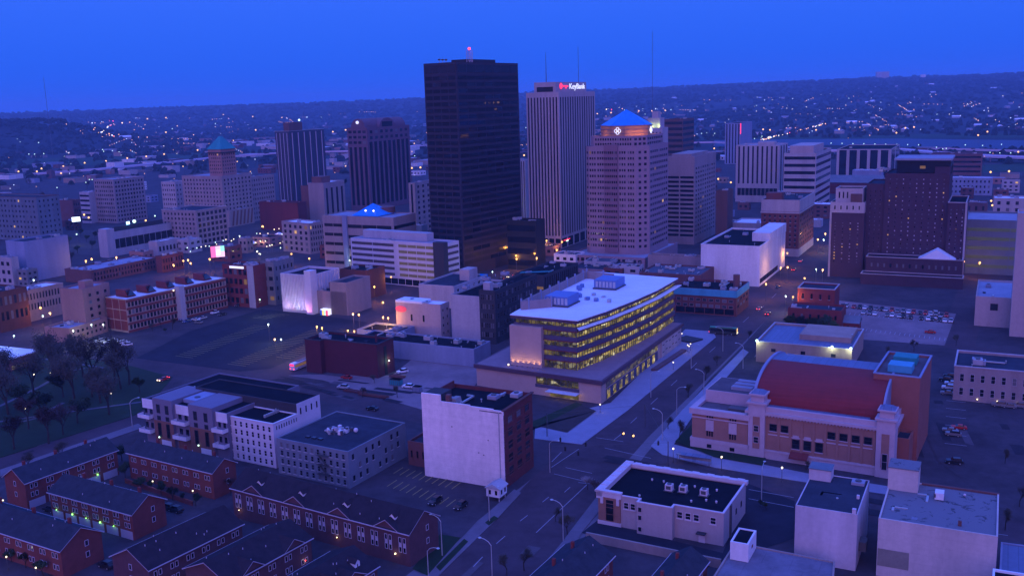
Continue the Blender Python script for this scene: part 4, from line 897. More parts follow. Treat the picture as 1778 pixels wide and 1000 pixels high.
MB().box(2.5, 6, D+1.5, D+7, hw_-.8, hw_+.2, 'dmetal').build('roof_unit', b.root)
for y in (D+4.5, D+11.5):
    for z in (h*.33, h*.66):
        for q in (-.75, 0, .75): b.wins.append((-.52, y+q, z, -pi/2, .5, 1.6, 'glass', None, None, 'window', 0))
    MB().box(-.7, -.5, y-1.2, y+1.2, h*.33+.9, h*.66-.9, 'mhw').build('stone_panel', b.root)
    b.wins.append((-.92, y, 1.4, -pi/2, 1.4, 1.1, 'glass_dull', None, None, 'window', 0))
# stage house
fz = 25.2
pp = [loc_of(b, *q, fz) for q in ((1603, 654), (1615, 616), (1538, 610), (1520, 649))]
print('FLY', [tuple(round(v) for v in q) for q in pp])
xs = sorted([(pp[0][0]+pp[3][0])/2, (pp[1][0]+pp[2][0])/2]); ys = sorted([(pp[0][1]+pp[1][1])/2, (pp[2][1]+pp[3][1])/2])
fp = b.rect(xs[0], xs[1], ys[0], ys[1]); b.body('flyt', 'rp', poly=fp, z1=fz, par=.8, name='stage_house', rname='stage_roof', cop='blueg')
for k in range(2): MB().box(xs[0]+(xs[1]-xs[0])*(.2+.38*k), xs[0]+(xs[1]-xs[0])*(.42+.38*k), ys[0]+3, ys[1]-3, fz-.7, fz+1.4, 'cyan' if k == 0 else 'mint').build('rooflight', b.root)
b.body('flyt', 'rb', poly=b.rect(6, xs[0], ys[0]+1, 0.9), z1=h*.62, name='side_wing', rname='side_roof')
b.fin()
print('FLYr', xs, ys)

# ================================================================== NEAR BUILDINGS
b = Bld('warehouse', 'tall block with a white-painted side wall and dark red brick front', 878, 714, 849, 733, 924, 27)
W, D, h = b.W, b.D, b.h
mat('whw', (.76, .66, .68), .8, .26, .12, streak=1, bump=.3, seams=('wall', 30, 1.35, .10)); mat('dbr', (.12, .025, .028), .85, .3, .5)
print('WH', W, D, h)
m = MB(); m.prism(b.rect(), 0, h-1.2, 'dbr', top=False); m.build('wall', b.root)
m = MB()
steps = [(0, D*.12, h), (D*.12, D*.40, h+.25), (D*.40, D*.76, h+.55), (D*.76, D, h+2.4)]
for y0, y1, z in steps: m.box(-.18, .35, y0, y1, 0, z, 'whw')
m.build('white_side_wall', b.root)
m = MB(); m.box(.35, W, 0-.02, .38, h-1.2, h, 'dbr'); m.box(W-.4, W, .38, D, h-1.2, h, 'dbr'); m.box(.35, W-.4, D-.4, D, h-1.2, h+1, 'dbr'); m.build('parapet', b.root)
m = MB(); m.box(-.2, W+.2, -.5, .45, h, h+.3, 'dbrick'); m.build('cornice', b.root)
m = MB(); m.add([(.35, .38, h-1.1), (W-.4, .38, h-1.1), (W-.4, D-.4, h-1.1), (.35, D-.4, h-1.1)], [(0, 1, 2, 3)], 'rd'); m.build('roof', b.root)
b.box(.4, 6.5, D*.77, D*.985, h-1.1, h+2.2, 'charcoal', 'lift_house'); b.box(.6, 1.8, D*.66, D*.71, h-1.1, h+2.4, 'terra', 'chimney')
m = MB(); m.add([(2, D*.60, h-1.1), (5, D*.60, h-1.1), (5, D*.68, h-1.1), (2, D*.68, h-1.1), (2, D*.62, h+1), (5, D*.62, h+1), (5, D*.68, h+1), (2, D*.68, h+1)], [(0, 1, 5, 4), (1, 2, 6, 5), (2, 3, 7, 6), (3, 0, 4, 7), (4, 5, 6, 7)], 'grey'); m.build('stair_hatch', b.root)
b.units(3, h-1.1); 
for yy, zz in ((D*.30, h*.42), (D*.24, h*.40), (D*.62, h*.71), (D*.18, h*.60)): b.box(-.26, -.17, yy, yy+.35, zz, zz+.25, 'dmetal', 'wall_vent')
b.box(-.30, -.17, D*.045, D*.055, 0, h-.4, 'metal', 'downpipe'); b.box(-.22, -.17, .4, D*.28, h*.97, h*.98, 'dmetal', 'cable_run')
mat('wh_win', (.02, .02, .03), .15, 0, spec=.6)
b.grid('R', 3, 5, .50, .58, 2.5, h-1.2, .06, .06, frame='dbrick', sill='brick', gl=['glass', 'glass2']); 
for j in range(1, 6): MB().box(0, W, -.12, 0, .8+j*(h-2)/5-1.2, 1.15+j*(h-2)/5-1.2, 'dbrick').build('brick_course', b.root)
b.box(-.25, .3, -.3, D*.04, 0, 2, 'lgrey', 'corner_stone'); b.fin()
# bank-like two storey building
b = Bld('office_building', 'two-storey cream building with black flat roof, white parapet and a portico corner', 1256, 891, 948, 1041, 1295, 28)
W, D, h = b.W, b.D, b.h; print('BANK', W, D, h)
mat('bkw', (.36, .30, .32), .85, .14, .2, streak=1); mat('bkt', (.52, .46, .52), .7, .1, .3); mat('bko', (.26, .13, .10), .85, .15, .2)
poly = [(0, 0), (W, 0), (W, D), (1.5, D), (1.5, D*.74), (.0, D*.74), (.0, D*.66), (-.9, D*.66), (-.9, D*.40), (.9, D*.40), (.9, .3*D), (0, D*.3)]
poly = [(0, 0), (W, 0), (W, D), (.0, D), (.0, D*.665), (-1.9, D*.665), (-1.9, D*.38), (0, D*.38)]
b.body('bkw', 'rd', poly=poly, par=.8, cop='bkt', copw=.08, coph=.2)
t = MB(); t.box(-.5, W+.6, D-.9, D+.7, h-1.4, h+.3, 'bkt'); t.box(-.7, W+.8, D-1.1, D+1.0, h+.3, h+.7, 'bkt')
for k in range(7): t.box(-.2+k*(W/6.2), 1.1+k*(W/6.2), D-.7, D+.85, h+.7, h+.85, 'bkt')
t.build('far_cornice', b.root)
t = MB(); t.box(W-.8, W+.6, -.5, D, h-.4, h+.5, 'bkt')
for k in range(8): t.box(W-.6, W+.7, k*D/8+.4, k*D/8+2.2, h+.5, h+.62, 'bkt')
t.build('rear_cornice', b.root)
t = MB(); t.box(-.5, .4, D*.815, D+.6, h-.9, h+.4, 'bkt'); t.box(-.7, .5, D*.81, D+.8, h+.4, h+.8, 'bkt'); t.build('portico_cornice', b.root)
b.box(-.3, 0, D*.82, D+.25, 0, h-.9, 'bko', 'portico_wall'); b.box(-.5, 0, D*.815, D+.4, 0, 1.0, 'bkt', 'portico_base')
for y in (D*.84, D*.975): b.box(-.65, -.3, y-.35, y+.35, h-2.6, h-.9, 'bkt', 'bracket')
b.wins += [(-.32, D*.91, h-2.5, -pi/2, 2.0, 1.9, 'glass', 'bko', None, 'window', 0), (-.32, D*.91, 3.0, -pi/2, 2.0, 3.4, 'glass_dull', 'bko', None, 'window', 0)]
for y in (D*.775, D*.72): b.wins.append((0, y, h-2.4, -pi/2, 1.1, 1.5, 'glass', 'bkt', 'bkt', 'window', 0))
for z in (h-1.9, h*.52, h*.16): b.wins.append((-1.9, D*.64, z, -pi/2, .8, 1.1, 'glass', 'bkw', None, 'window', 0))
for y in (D*.34, D*.275, D*.21, D*.08): b.wins.append((0, y, h-2.3, -pi/2, 1.2, 1.5, 'glass', 'bkt', 'bkt', 'window', 0))
b.box(-1.6, -.02, D*.13, D*.20, 2.5, 2.7, 'charcoal', 'door_canopy'); b.box(-.14, .02, D*.14, D*.19, 0, 2.3, 'bkt', 'door')
b.grid('R', 3, 1, .22, .26, 1.5, h-1.2, .2, .1, gl=['glass']); b.box(W*.25, W*.3, -.35, -.02, 0, h, 'dmetal', 'downpipe')
for x, y in ((9, D*.52), (9.5, D*.41), (9.5, D*.24)):
    mb = MB(); mb.box(-.8, .8, -.9, .9, .5, 2.0, 'bkt'); mb.box(-1.1, 1.1, -1.2, 1.2, .3, .5, 'dmetal'); mb.box(-.83, -.8, -.6, .6, .8, 1.7, 'dmetal'); mb.tube((0, 0, 2), (0, 0, 2.15), .6, .6, 'dmetal', 12); mb.build('air_conditioner', b.root, (x, y, h-.8))
for x, y in ((14, D*.72), (14, D*.62), (14, D*.47), (14, D*.36), (14, D*.18), (7, D*.2), (7, D*.12), (5, D*.3), (3, D*.7)):
    mb = MB(); mb.tube((0, 0, 0), (0, 0, .35), .22, .22, 'bkt', 8); mb.ball((0, 0, .4), .3, 'bkt', 8, 4, .6); mb.build('roof_vent', b.root, (x, y, h-.8))
b.fin()
# white blank box
b = Bld('warehouse', 'tall narrow pale block with blue-grey roof and small stair penthouse', 1485, 893, 991, 1381, 1515, 27, W=21)
W, D, h = b.W, b.D, b.h; print('WB', W, D, h)
mat('wbx', (.46, .42, .48), .85, .22, .15, streak=1)
b.body('wbx', 'rb', par=.15, th=.25); b.box(W-4.4, W, D*.62, D, h-.2, h+2.6, 'wbx', 'stair_penthouse'); b.box(W-4.6, W+.15, D*.61, D+.15, h+2.6, h+2.8, 'slate', 'penthouse_roof')
b.box(.2, 1.0, .4, 1.2, h-.2, h+1.0, 'bkt', 'chimney'); b.box(9, 9.6, .8, 1.4, h-.2, h+.7, 'bkt', 'roof_vent'); b.box(4, 7, -1.6, -.05, 3, 5.2, 'dmetal', 'wall_unit')
b.units(1); b.fin()
# big grey corner block
b = Bld('warehouse', 'large pale block with a patched, stained grey roof at the lower right', 1733, 931, None, 1525, 1755, 27, h=13.5, W=24)
W, D, h = b.W, b.D, b.h; print('BG', W, D, h, b.g)
m = mat('stain', (.20, .19, .23), .9, .2, .2); t = m.node_tree; bs = t.nodes['Principled BSDF']
g = N(t, 'ShaderNodeNewGeometry'); no = N(t, 'ShaderNodeTexNoise', Scale=.42, Detail=9, Roughness=.72, Distortion=.6); t.links.new(g.outputs['Position'], no.inputs[0])
rr_ = ramp(t, [(.0, (.13, .13, .16)), (.57, (.15, .15, .18)), (.60, (.06, .06, .075)), (.68, (.05, .05, .065)), (.70, (.12, .12, .15))], no.outputs[0]); t.links.new(rr_.outputs[0], bs.inputs['Base Color'])
mat('bgw', (.48, .42, .42), .9, .22, .15, streak=1, seams=('wall', 24, 2.2, .10))
b.body('bgw', 'stain', par=.35, th=.35); b.box(W-6, W, D*.72, D, h-.4, h+5, 'bgw', 'stair_penthouse'); b.box(W-6.2, W+.1, D*.715, D+.1, h+5, h+5.2, 'stain', 'penthouse_roof')
b.box(W-8.5, W-6, D*.48, D*.56, h-.2, h+1.4, 'white', 'air_conditioner'); b.box(W-8.6, W-7.2, D*.55, D*.57, h+.3, h+1.1, 'dmetal', 'vent_grille')
b.box(3, 3.5, D*.30, D*.33, h-.3, h+.8, 'terra', 'chimney'); mat('patch', (.20,.19,.17), .9, .2, .3)
b.box(-.06, .02, D*.72, D*.995, 2.5, 6.5, 'patch', 'painted_patch'); b.box(W-.5, W+.1, -.1, D*.7, h-.3, h+.1, 'terra', 'brick_coping')
b.units(0)
for y in (D*.9, D*.3): MB().ball((W-4, y, h+.1), .3, 'bkt').build('roof_vent', b.root)
b.fin()
# tan low roof + white hut + blue corner
def slab(name, label, pts, z, wall, roof, par=.3, cat='building'):
    q = [P(x, y, z) for x, y in pts]; g = q[0].copy(); g.z = 0
    b = Bld.__new__(Bld); b.g, b.h, b.az, b.X, b.Y = g, z, 90, Vector((1, 0, 0)), Vector((0, 1, 0)); b.root = empty(name, g, 0, label, cat); b.wins = []; b.dist = g.length
    poly = [(v.x-g.x, v.y-g.y) for v in q]
    if sum(poly[i][0]*poly[(i+1) % 4][1]-poly[(i+1) % 4][0]*poly[i][1] for i in range(4)) < 0: poly = poly[::-1]
    b.W = b.D = 20; b.body(wall, roof, poly=poly, par=par); return b, poly
slab('garage_building', 'low flat concrete deck behind the white hut at the lower edge', [(1276, 940), (1450, 974), (1440, 1100), (1205, 1052)], 4.2, 'stone', 'deck')
b2 = Bld('utility_hut', 'small white block hut with black roof and a red sign', 1296, 948, 978, 1267, 1310, 27, D=4)
b2.root.location = P(1299, 976, 4.0)
b2.body('white', 'rd', par=.25); b2.box(b2.W*.35, b2.W*.65, -.06, 0, b2.h*.45, b2.h*.62, 'signr', 'red_sign') if 0 else b2.box(b2.W*.4, b2.W*.55, -.06, 0, b2.h*.45, b2.h*.6, 'fbrick', 'red_sign'); b2.units(1, sz=.4); b2.fin()
b, _ = slab('commercial_building', 'blue-roofed block at the lower right corner behind a framed roof well', [(1738, 940), (1920, 965), (1920, 1120), (1730, 1090)], 6.5, 'blueg', 'mhtop', .2)
slab('roof_structure', 'pale blue framed box with a dark top at the very lower right corner', [(1724, 986), (1830, 1003), (1830, 1120), (1718, 1100)], 9.5, 'rw', 'rd', .5)
# ---- grey-blue, white and grey/orange row on the park corner
mat('gb', (.15, .18, .23), .85, .15, .2); mat('wr', (.52, .50, .58), .8, .10, .2); mat('cg', (.16, .15, .21), .8, .08, .2); mat('co', (.19, .085, .065), .85, .12, .3)
b = Bld('loft_building', 'grey-blue painted brick block with fire escape and rooftop machinery', 608, 784, 848, 480, 704, 30)
W, D, h = b.W, b.D, b.h; print('GB', W, D, h)
b.body('gb', 'rb', par=.25); b.grid('L', 11, 4, .36, .56, .4, h-.5, .03, .02, frame='gb', sill='lgrey', gl=['glass', 'glass', 'glass2'], cur=.15)
b.grid('R', 8, 3, .28, .5, .8, h-.6, .02, .1, sill='lgrey', skip=lambda i, j: (i*3+j) % 4 == 1, cur=.1)
fe = MB(); ye = D*.33
for k in range(3):
    z = 2.8+k*2.8; fe.box(-1.2, 0, ye-2, ye+2, z, z+.12, 'dmetal')
    for q in range(9): fe.box(-1.2, -1.12, ye-2+q*.5, ye-1.95+q*.5, z, z+1, 'dmetal')
    fe.box(-1.2, -1.12, ye-2, ye+2, z+.95, z+1.02, 'dmetal')
    if k < 2: fe.add([(-1.1, ye-1.6, z), (-.5, ye-1.6, z), (-.5, ye+1.4, z+2.8), (-1.1, ye+1.4, z+2.8), (-1.1, ye-1.6, z+.2), (-.5, ye-1.6, z+.2), (-.5, ye+1.4, z+3), (-1.1, ye+1.4, z+3)], [(0, 1, 5, 4), (3, 0, 4, 7), (4, 5, 6, 7), (1, 2, 6, 5)], 'dmetal')
fe.build('fire_escape', b.root)
random.seed(11)
mb = MB()
for k in range(34):
    x, y = W*.45+random.uniform(-2.6, 2.6), D*.52+random.uniform(-3.6, 3.6); hz = random.uniform(.4, 1.6); s_ = random.uniform(.2, .6); mb.box(x-s_, x+s_, y-s_, y+s_, h-.3, h-.3+hz, random.choice(['metal', 'white', 'dmetal', 'dmetal', 'lgrey']))
mb.build('rooftop_machinery', b.root); MB().ball((W*.5, D*.30, h+.8), .7, 'white').build('roof_turbine', b.root)
for k in range(3): b.box(W*.16, W*.16+1, D*(.68-.09*k), D*(.68-.09*k)+1.4, h-.3, h+.2, 'glass2', 'rooflight')
b.fin()
b = Bld('apartment_building', 'white four-storey row block with regular dark windows', 480, 736, 813, 393, 556, 30)
W, D, h = b.W, b.D, b.h; print('WR', W, D, h)
b.body('wr', 'rd', poly=b.rect(0, W*.50), par=.2, cop='white', copw=.15, coph=.2); b.body('charcoal', 'rd', poly=b.rect(W*.50+.02, W, 0.06, D+24), z1=h+3.0, par=.3, name='rear_wall', rname='rear_roof'); b.box(W*.5, W+.05, -.05, .03, 0, h+3.1, 'wr', 'white_side_wall')
b.grid('L', 8, 5, .36, .60, .3, h-.6, frame='wr', sill='white', gl=['glass'], m0=.02, m1=.02); b.grid('R', 9, 1, .3, .5, h-2.8, h-.4, .04, .5)
b.grid(((W*.5, -.06), (W, -.06)), 4, 1, .2, .5, h-1.5, h+2.4)
for k in range(9): MB().tube((W*.4+k*.9, D*.4+k*.35, h-.2), (W*.4+k*.9, D*.4+k*.35, h+.6), .25, .25, 'metal', 6).build('roof_vent', b.root)
for k in range(7): MB().box(W*.18+k*.9, W*.18+.6+k*.9, D*.35, D*.35+.6, h-.2, h+.6, 'metal').build('roof_unit', b.root)
b.fin()
b = Bld('condo_building', 'grey and rust apartment block with white balconies facing the terraces', 400, 718, 800, 250, 520, 30)
W, D, h = b.W, b.D, b.h; print('CONDO', W, D, h)
b.body('cg', 'rd', poly=b.rect(0, W), par=.4)
for (t0, t1) in ((.62, .86), (.14, .42)):
    y0, y1 = D*t0, D*t1; b.box(-.9, W*.42, y0, y1, 0, h+1.2, 'cg', 'bay'); b.box(-1.0, -.85, y0+.05, y1-.05, 0, h*.60, 'co', 'rust_panel')
    for q in (.28, .72):
        yy = y0+(y1-y0)*q
        b.wins.append((-.9, yy, h*.86, -pi/2, 1.3, 2.6, 'glass2', 'charcoal', None, 'window', 0)); b.wins.append((-1.0, yy, h*.40, -pi/2, 1.3, 4.4, 'glass_dull', 'charcoal', None, 'window', 0)); b.wins.append((-.9, yy, h*.66, -pi/2, 1.3, 1.2, 'glass2', 'charcoal', None, 'window', 0))
def balcony(y0, y1, z, out=1.8):
    m = MB(); m.box(-out, 0, y0, y1, z, z+.25, 'white'); m.box(-out-.08, -out, y0-.08, y1+.08, z, z+1.15, 'white'); m.box(-out, 0, y0-.08, y0, z, z+1.15, 'white'); m.box(-out, 0, y1, y1+.08, z, z+1.15, 'white'); m.build('balcony', b.root)
for (y0, y1) in ((D*.88, D*1.02), (D*.44, D*.60), (-.2, D*.12)):
    for z in (h*.30, h*.62): balcony(y0, y1, z, 2.2)
    b.box(-.12, .02, y0, y1, h*.80, h, 'white', 'white_fascia')
    for z in (h*.38, h*.70): b.grid(((0, y1), (0, y0)), 2, 1, .5, .8, z-.4, z+1.9, gl=['glass'])
b.box(-1.15, -1.0, D*.66, D*.78, 0, 2.8, 'white', 'garage_door'); b.box(-1.15, -1.0, D*.18, D*.30, 0, 2.8, 'white', 'garage_door')
b.box(-.1, .05, D*.44, D*.6, 0, h*.28, 'co', 'brick_base')
MB().ball((-1.4, D*.80, 3.6), .28, 'bulbw').build('wall_lamp', b.root); MB().ball((-1.4, D*.32, 3.6), .28, 'bulbw').build('wall_lamp', b.root)
b.box(W*.1, W*.42, D*.45, D*.6, h-.3, h+.9, 'blueg', 'stair_roof'); b.units(6); b.fin()
mk('outbuilding', 'small dark-roofed brick lean-to between the grey-blue block and the white-walled block', 742, 770, 812, 708, 760, 27, 'terra', 'rb', ('g', 3, 1, .3, .4), None, units=1, W=12)

# ================================================================== GABLED TERRACES
mat('tb', (.155, .042, .038), .85, .22, .5); mat('tb2', (.095, .042, .05), .85, .22, .5); mat('gdoor', (.34, .33, .42), .6, .05)
def terrace(label, x, yt, yb, xl, xr, az, ridge, wall, roof, nw, rh=None, nf=2, garages=0, lamps=(), gables=0, h=None, W=None, D=None, lampm='bulbg', dorm=0, side='L', tall=False):
    b = Bld('terraced_houses', label, x, yt, yb, xl, xr, az, h=h, W=W, D=D, group='brick terraces')
    W, D, h = b.W, b.D, b.h; rh = rh or min(W, D)*.30; STAT[-1] += ('terr',)
    b_ = MB(); b_.prism(b.rect(), 0, h, wall, top=False)
    o = .45
    if ridge == 'y':
        b_.add([(0, 0, h), (W, 0, h), (W/2, 0, h+rh)], [(0, 1, 2)], wall); b_.add([(0, D, h), (W, D, h), (W/2, D, h+rh)], [(1, 0, 2)], wall)
        q = rh*o/(W/2)
        rf = MB(); t = .18
        for zz, fl in ((t, 0), (0, 1)):
            vs = [(-o, -o, h-q+zz), (W/2, -o, h+rh+zz), (W+o, -o, h-q+zz), (-o, D+o, h-q+zz), (W/2, D+o, h+rh+zz), (W+o, D+o, h-q+zz)]
            rf.add(vs, [(0, 1, 4, 3), (1, 2, 5, 4)], roof)
        for y in (-o, D+o):
            rf.add([(-o, y, h-q), (W/2, y, h+rh), (W+o, y, h-q), (-o, y, h-q+t), (W/2, y, h+rh+t), (W+o, y, h-q+t)], [(0, 1, 4, 3), (1, 2, 5, 4)], 'trim')
    else:
        b_.add([(0, 0, h), (0, D, h), (0, D/2, h+rh)], [(0, 1, 2)], wall); b_.add([(W, 0, h), (W, D, h), (W, D/2, h+rh)], [(1, 0, 2)], wall)
        q = rh*o/(D/2); rf = MB(); t = .18
        for zz in (t, 0):
            vs = [(-o, -o, h-q+zz), (-o, D/2, h+rh+zz), (-o, D+o, h-q+zz), (W+o, -o, h-q+zz), (W+o, D/2, h+rh+zz), (W+o, D+o, h-q+zz)]
            rf.add(vs, [(0, 3, 4, 1), (1, 4, 5, 2)], roof)
        for x_ in (-o, W+o):
            rf.add([(x_, -o, h-q), (x_, D/2, h+rh), (x_, D+o, h-q), (x_, -o, h-q+t), (x_, D/2, h+rh+t), (x_, D+o, h-q+t)], [(0, 1, 4, 3), (1, 2, 5, 4)], 'trim')
    b_.build('wall', b.root); rf.build('roof', b.root)
    # eaves gutter
    g = MB()
    if ridge == 'y': g.box(-o-.12, -o+.02, -o, D+o, h-q-.05, h-q+.16, 'trim'); g.box(W+o-.02, W+o+.12, -o, D+o, h-q-.05, h-q+.16, 'trim')
    else: g.box(-o, W+o, -o-.12, -o+.02, h-q-.05, h-q+.16, 'trim'); g.box(-o, W+o, D+o-.02, D+o+.12, h-q-.05, h-q+.16, 'trim')
    g.build('gutter', b.root)
    e = 'L' if ridge == 'y' else 'R'; LL = D if ridge == 'y' else W
    A, B = b.edge(e); u = (B-A).normalized(); rot = atan2(u.y, u.x)
    z0 = 2.6 if garages else .9
    for i in range(nw):
        for dd in (-.62, .62):
            s = LL*(i+.5)/nw+dd; q_ = A+u*s
            if tall: b.wins.append((q_.x, q_.y, h*.74, rot, .62, 1.2, 'glass', 'trim', None, 'window', 0)); b.wins.append((q_.x, q_.y, h*.46, rot, .62, 1.2, 'glass', 'trim', None, 'window', 0)); MB().box(-.42, .42, -.05, .0, h*.46+.7, h*.74-.7, 'trim').build('window_panel', b.root, (q_.x, q_.y, 0), rot)
            else: 
                for k in range(nf): b.wins.append((q_.x, q_.y, z0+(h-z0-.3)*(k+.5)/nf, rot, .62, 1.15, 'glass', 'trim', None, 'window', 0))
    for i in range(garages):
        s = LL*(i+.5)/garages; q_ = A+u*s; wd = min(4.6, LL/garages*.82); MB().box(-wd/2, wd/2, -.06, .02, 0, 2.2, 'gdoor').build('garage_door', b.root, (q_.x, q_.y, 0), rot)
    for i, s in enumerate(lamps):
        q_ = A+u*(LL*s); n_ = Vector((u.y, -u.x)); r_ = .22 if i % 2 else .14
        MB().ball((q_.x+n_.x*.3, q_.y+n_.y*.3, 2.55), r_, lampm).build('wall_lamp', b.root)
        l = bpy.data.lights.new('porch_light', 'POINT'); l.energy = 18; l.color = (1, .75, .3) if lampm != 'bulbg' else (.4, 1, .25); o2 = bpy.data.objects.new('porch_light', l); link(o2, b.root); o2.location = (q_.x+n_.x*.7, q_.y+n_.y*.7, 2.5)
    # cross gables with white raking trim
    for i in range(gables):
        s = LL*(i+.55)/gables; gw = LL/gables*.17+1.2; gh = 2.0; q_ = A+u*s; n_ = Vector((u.y, -u.x))
        def W3(a_, c_, z_): v = q_+u*a_-n_*c_; return (v.x, v.y, z_)
        dep = gh/(rh/(min(W, D)/2)); g = MB()
        g.add([W3(-gw, -.15, h-.1), W3(gw, -.15, h-.1), W3(0, -.15, h+gh)], [(0, 1, 2)], wall)
        gr = MB(); gr.add([W3(-gw-.2, -.5, h-.15), W3(0, -.5, h+gh+.2), W3(gw+.2, -.5, h-.15), W3(0, dep+.8, h+gh+.2), W3(-gw-.2, .3, h-.05), W3(gw+.2, .3, h-.05)], [(0, 1, 3, 4), (1, 2, 5, 3)], roof)
        for a_, c_ in ((-gw-.2, 0), (gw+.2, 0)): gr.add([W3(a_, -.52, h-.15), W3(0, -.52, h+gh+.2), W3(0, -.52, h+gh+.02), W3(a_, -.52, h-.33)], [(0, 1, 2, 3)], 'trim')
        g.build('gable_wall', b.root); gr.build('gable_roof', b.root)
    # small white dormers on the slope
    for i in range(dorm):
        s = LL*(i+.5)/dorm+LL*.02; q_ = A+u*s; n_ = Vector((u.y, -u.x)); c0 = min(W, D)*.5*.30; zb = h+rh*.30
        def W3(a_, c_, z_): v = q_+u*a_-n_*c_; return (v.x, v.y, z_)
        g = MB(); g.add([W3(-.75, c0, zb), W3(.75, c0, zb), W3(.75, c0, zb+1.2), W3(0, c0, zb+1.9), W3(-.75, c0, zb+1.2)], [(0, 1, 2, 3, 4)], 'white')
        g.add([W3(-.75, c0, zb), W3(-.75, c0, zb+1.2), W3(-.75, c0+1.9, zb+1.2), W3(.75, c0, zb), W3(.75, c0, zb+1.2), W3(.75, c0+1.9, zb+1.2)], [(0, 1, 2), (3, 5, 4)], 'white')
        g.add([W3(-.95, c0-.2, zb+1.1), W3(0, c0-.2, zb+2.0), W3(.95, c0-.2, zb+1.1), W3(0, c0+3.0, zb+2.0), W3(-.95, c0+2.0, zb+1.1), W3(.95, c0+2.0, zb+1.1)], [(0, 1, 3, 4), (1, 2, 5, 3)], roof)
        g.add([W3(-.14, c0-.03, zb+.2), W3(.14, c0-.03, zb+.2), W3(.14, c0-.03, zb+.85), W3(-.14, c0-.03, zb+.85)], [(0, 1, 2, 3)], 'glass'); g.build('dormer', b.root)
    # end gable windows
    if ridge == 'y': ends = [(W*.62, 0, 0)]
    else: ends = [(0, D*.5, -pi/2)]
    for ex, ey, er in ends:
        for z in (h*.45, h*.85): b.wins.append((ex, ey, z, er, .8, 1.2, 'glass2', 'trim', None, 'window', 0))
    for i in range(8):
        tx, ty = random.uniform(1, W-1), random.uniform(1, D-1); k_ = abs((tx-W/2)/(W/2)) if ridge == 'y' else abs((ty-D/2)/(D/2)); zz = h+rh*(1-k_)
        MB().tube((tx, ty, zz), (tx, ty, zz+.55), .10, .10, 'trim', 6).build('roof_vent', b.root)
    for i in range(3 if wall == 'tb' else 0):
        s_ = (i+.4)/3; x_, y_ = (W*.62, D*s_) if ridge == 'y' else (W*s_, D*.62); MB().box(x_-.35, x_+.35, y_-.3, y_+.3, h+rh*.3, h+rh+.9, 'fbrick').build('chimney', b.root)
    b.fin(); return b
terrace('long terrace with pale garage lights, nearest the parking lot with two dark cars', 713, 926, 984, 403, 760, 32, 'y', 'tb2', 'shingle', 14, tall=True, gables=4, lamps=(.04, .35, .62, .93), lampm='bulbp', dorm=4)
terrace('red terrace with six pale garage doors and green lamps', 234, 892, 938, 86, 286, 30, 'y', 'tb', 'shingle_grey', 8, garages=6, lamps=(.08, .28, .45, .62, .78))
terrace('red terrace at the lower left corner with white gable trim', 111, 955, 1004, -75, 176, 30, 'y', 'tb', 'shingle_grey', 9)
terrace('red terrace below the balcony block with white-framed bay ends', 373, 820, 867, 223, 409, 31, 'y', 'tb', 'shingle_grey', 8)
terrace('red terrace along the park street with wide garage doors', 49, 838, 884, 8, 203, 33, 'x', 'tb', 'shingle_grey', 6, garages=5, lamps=(.55, .75))
terrace('dark shingled terrace with small gable end facing the lower edge', 258, 988, None, 195, 420, 33, 'x', 'tb2', 'shingle', 6, h=7.0, rh=3.2, tall=False)
terrace('dark shingled terrace cut by the lower edge with white raking trim', 396, 1012, None, 322, 540, 33, 'x', 'tb2', 'shingle', 5, h=7.0, rh=3.0, gables=2, lamps=(.9,), lampm='bulbr')
terrace('short dark shingled terrace at the lower edge nearest the avenue lamps', 560, 1042, None, 478, 655, 33, 'x', 'tb2', 'shingle', 4, h=7.0, rh=3.0, gables=1, dorm=2)
terrace('grey roofed red house beside the avenue at the lower edge', 968, 1062, None, 880, 1064, 30, 'x', 'tb', 'shingle_grey', 4, h=6.5, rh=3.2)
terrace('low grey roofed house cut by the lower edge left of the concrete roof', 1150, 1075, None, 1085, 1228, 30, 'x', 'tb', 'shingle_grey', 3, h=5, rh=2.4)
# ---- right side houses etc.
b = Bld('villa', 'old red brick villa with flat roofs beside the lit avenue', 1448, 503, 550, 1385, 1470, 27, W=15)
b.body('fbrick', 'rb', cop='lgrey'); b.grid('L', 4, 2, .22, .45, sill='lgrey'); b.fin()
b = mk('villa', 'lower red brick wing in front of the old villa, screened by trees', 1460, 540, 582, 1368, 1500, 27, W=13, wall='fbrick', roof='rb', L=('g', 6, 2, .25, .45), units=1)
b = Bld('house', 'small red brick house with a dark pitched roof by the car park', 1490, 562, 580, 1455, 1500, 27, W=9)
b.body('fbrick', 'slate', par=.1); m = MB(); m.add([(-.4, -.4, b.h), (b.W+.4, -.4, b.h), (b.W+.4, b.D+.4, b.h), (-.4, b.D+.4, b.h), (b.W/2, -.4, b.h+2.5), (b.W/2, b.D+.4, b.h+2.5)], [(3, 0, 4, 5), (1, 2, 5, 4), (0, 1, 4), (2, 3, 5)], 'slate'); m.build('pitched_roof', b.root); b.grid('L', 3, 1, .3, .5, 1, b.h-.5); b.fin()
b = Bld('office_building', 'low beige building with bright floodlights on its patchy flat roof', 1478, 606, 643, 1313, 1500, 27)
b.body('beige', 'mhtop', cop='lgrey'); b.box(b.W*.35, b.W*.9, 2, b.D*.6, b.h-1, b.h+1.2, 'beige', 'raised_roof'); b.grid('L', 3, 1, .15, .2, 2, b.h)
for (y, q) in ((b.D*.99, 1), (b.D*.2, 1), (b.D*.01, 0)):
    MB().ball((-.5, y, b.h+.3), .55, 'bulbw').build('floodlight_lamp', b.root)
    l = bpy.data.lights.new('floodlight', 'POINT'); l.energy = 700; l.color = (.75, 1, .6); o = bpy.data.objects.new('floodlight', l); link(o, b.root); o.location = (-1.6, y, b.h-.2)
b.fin()
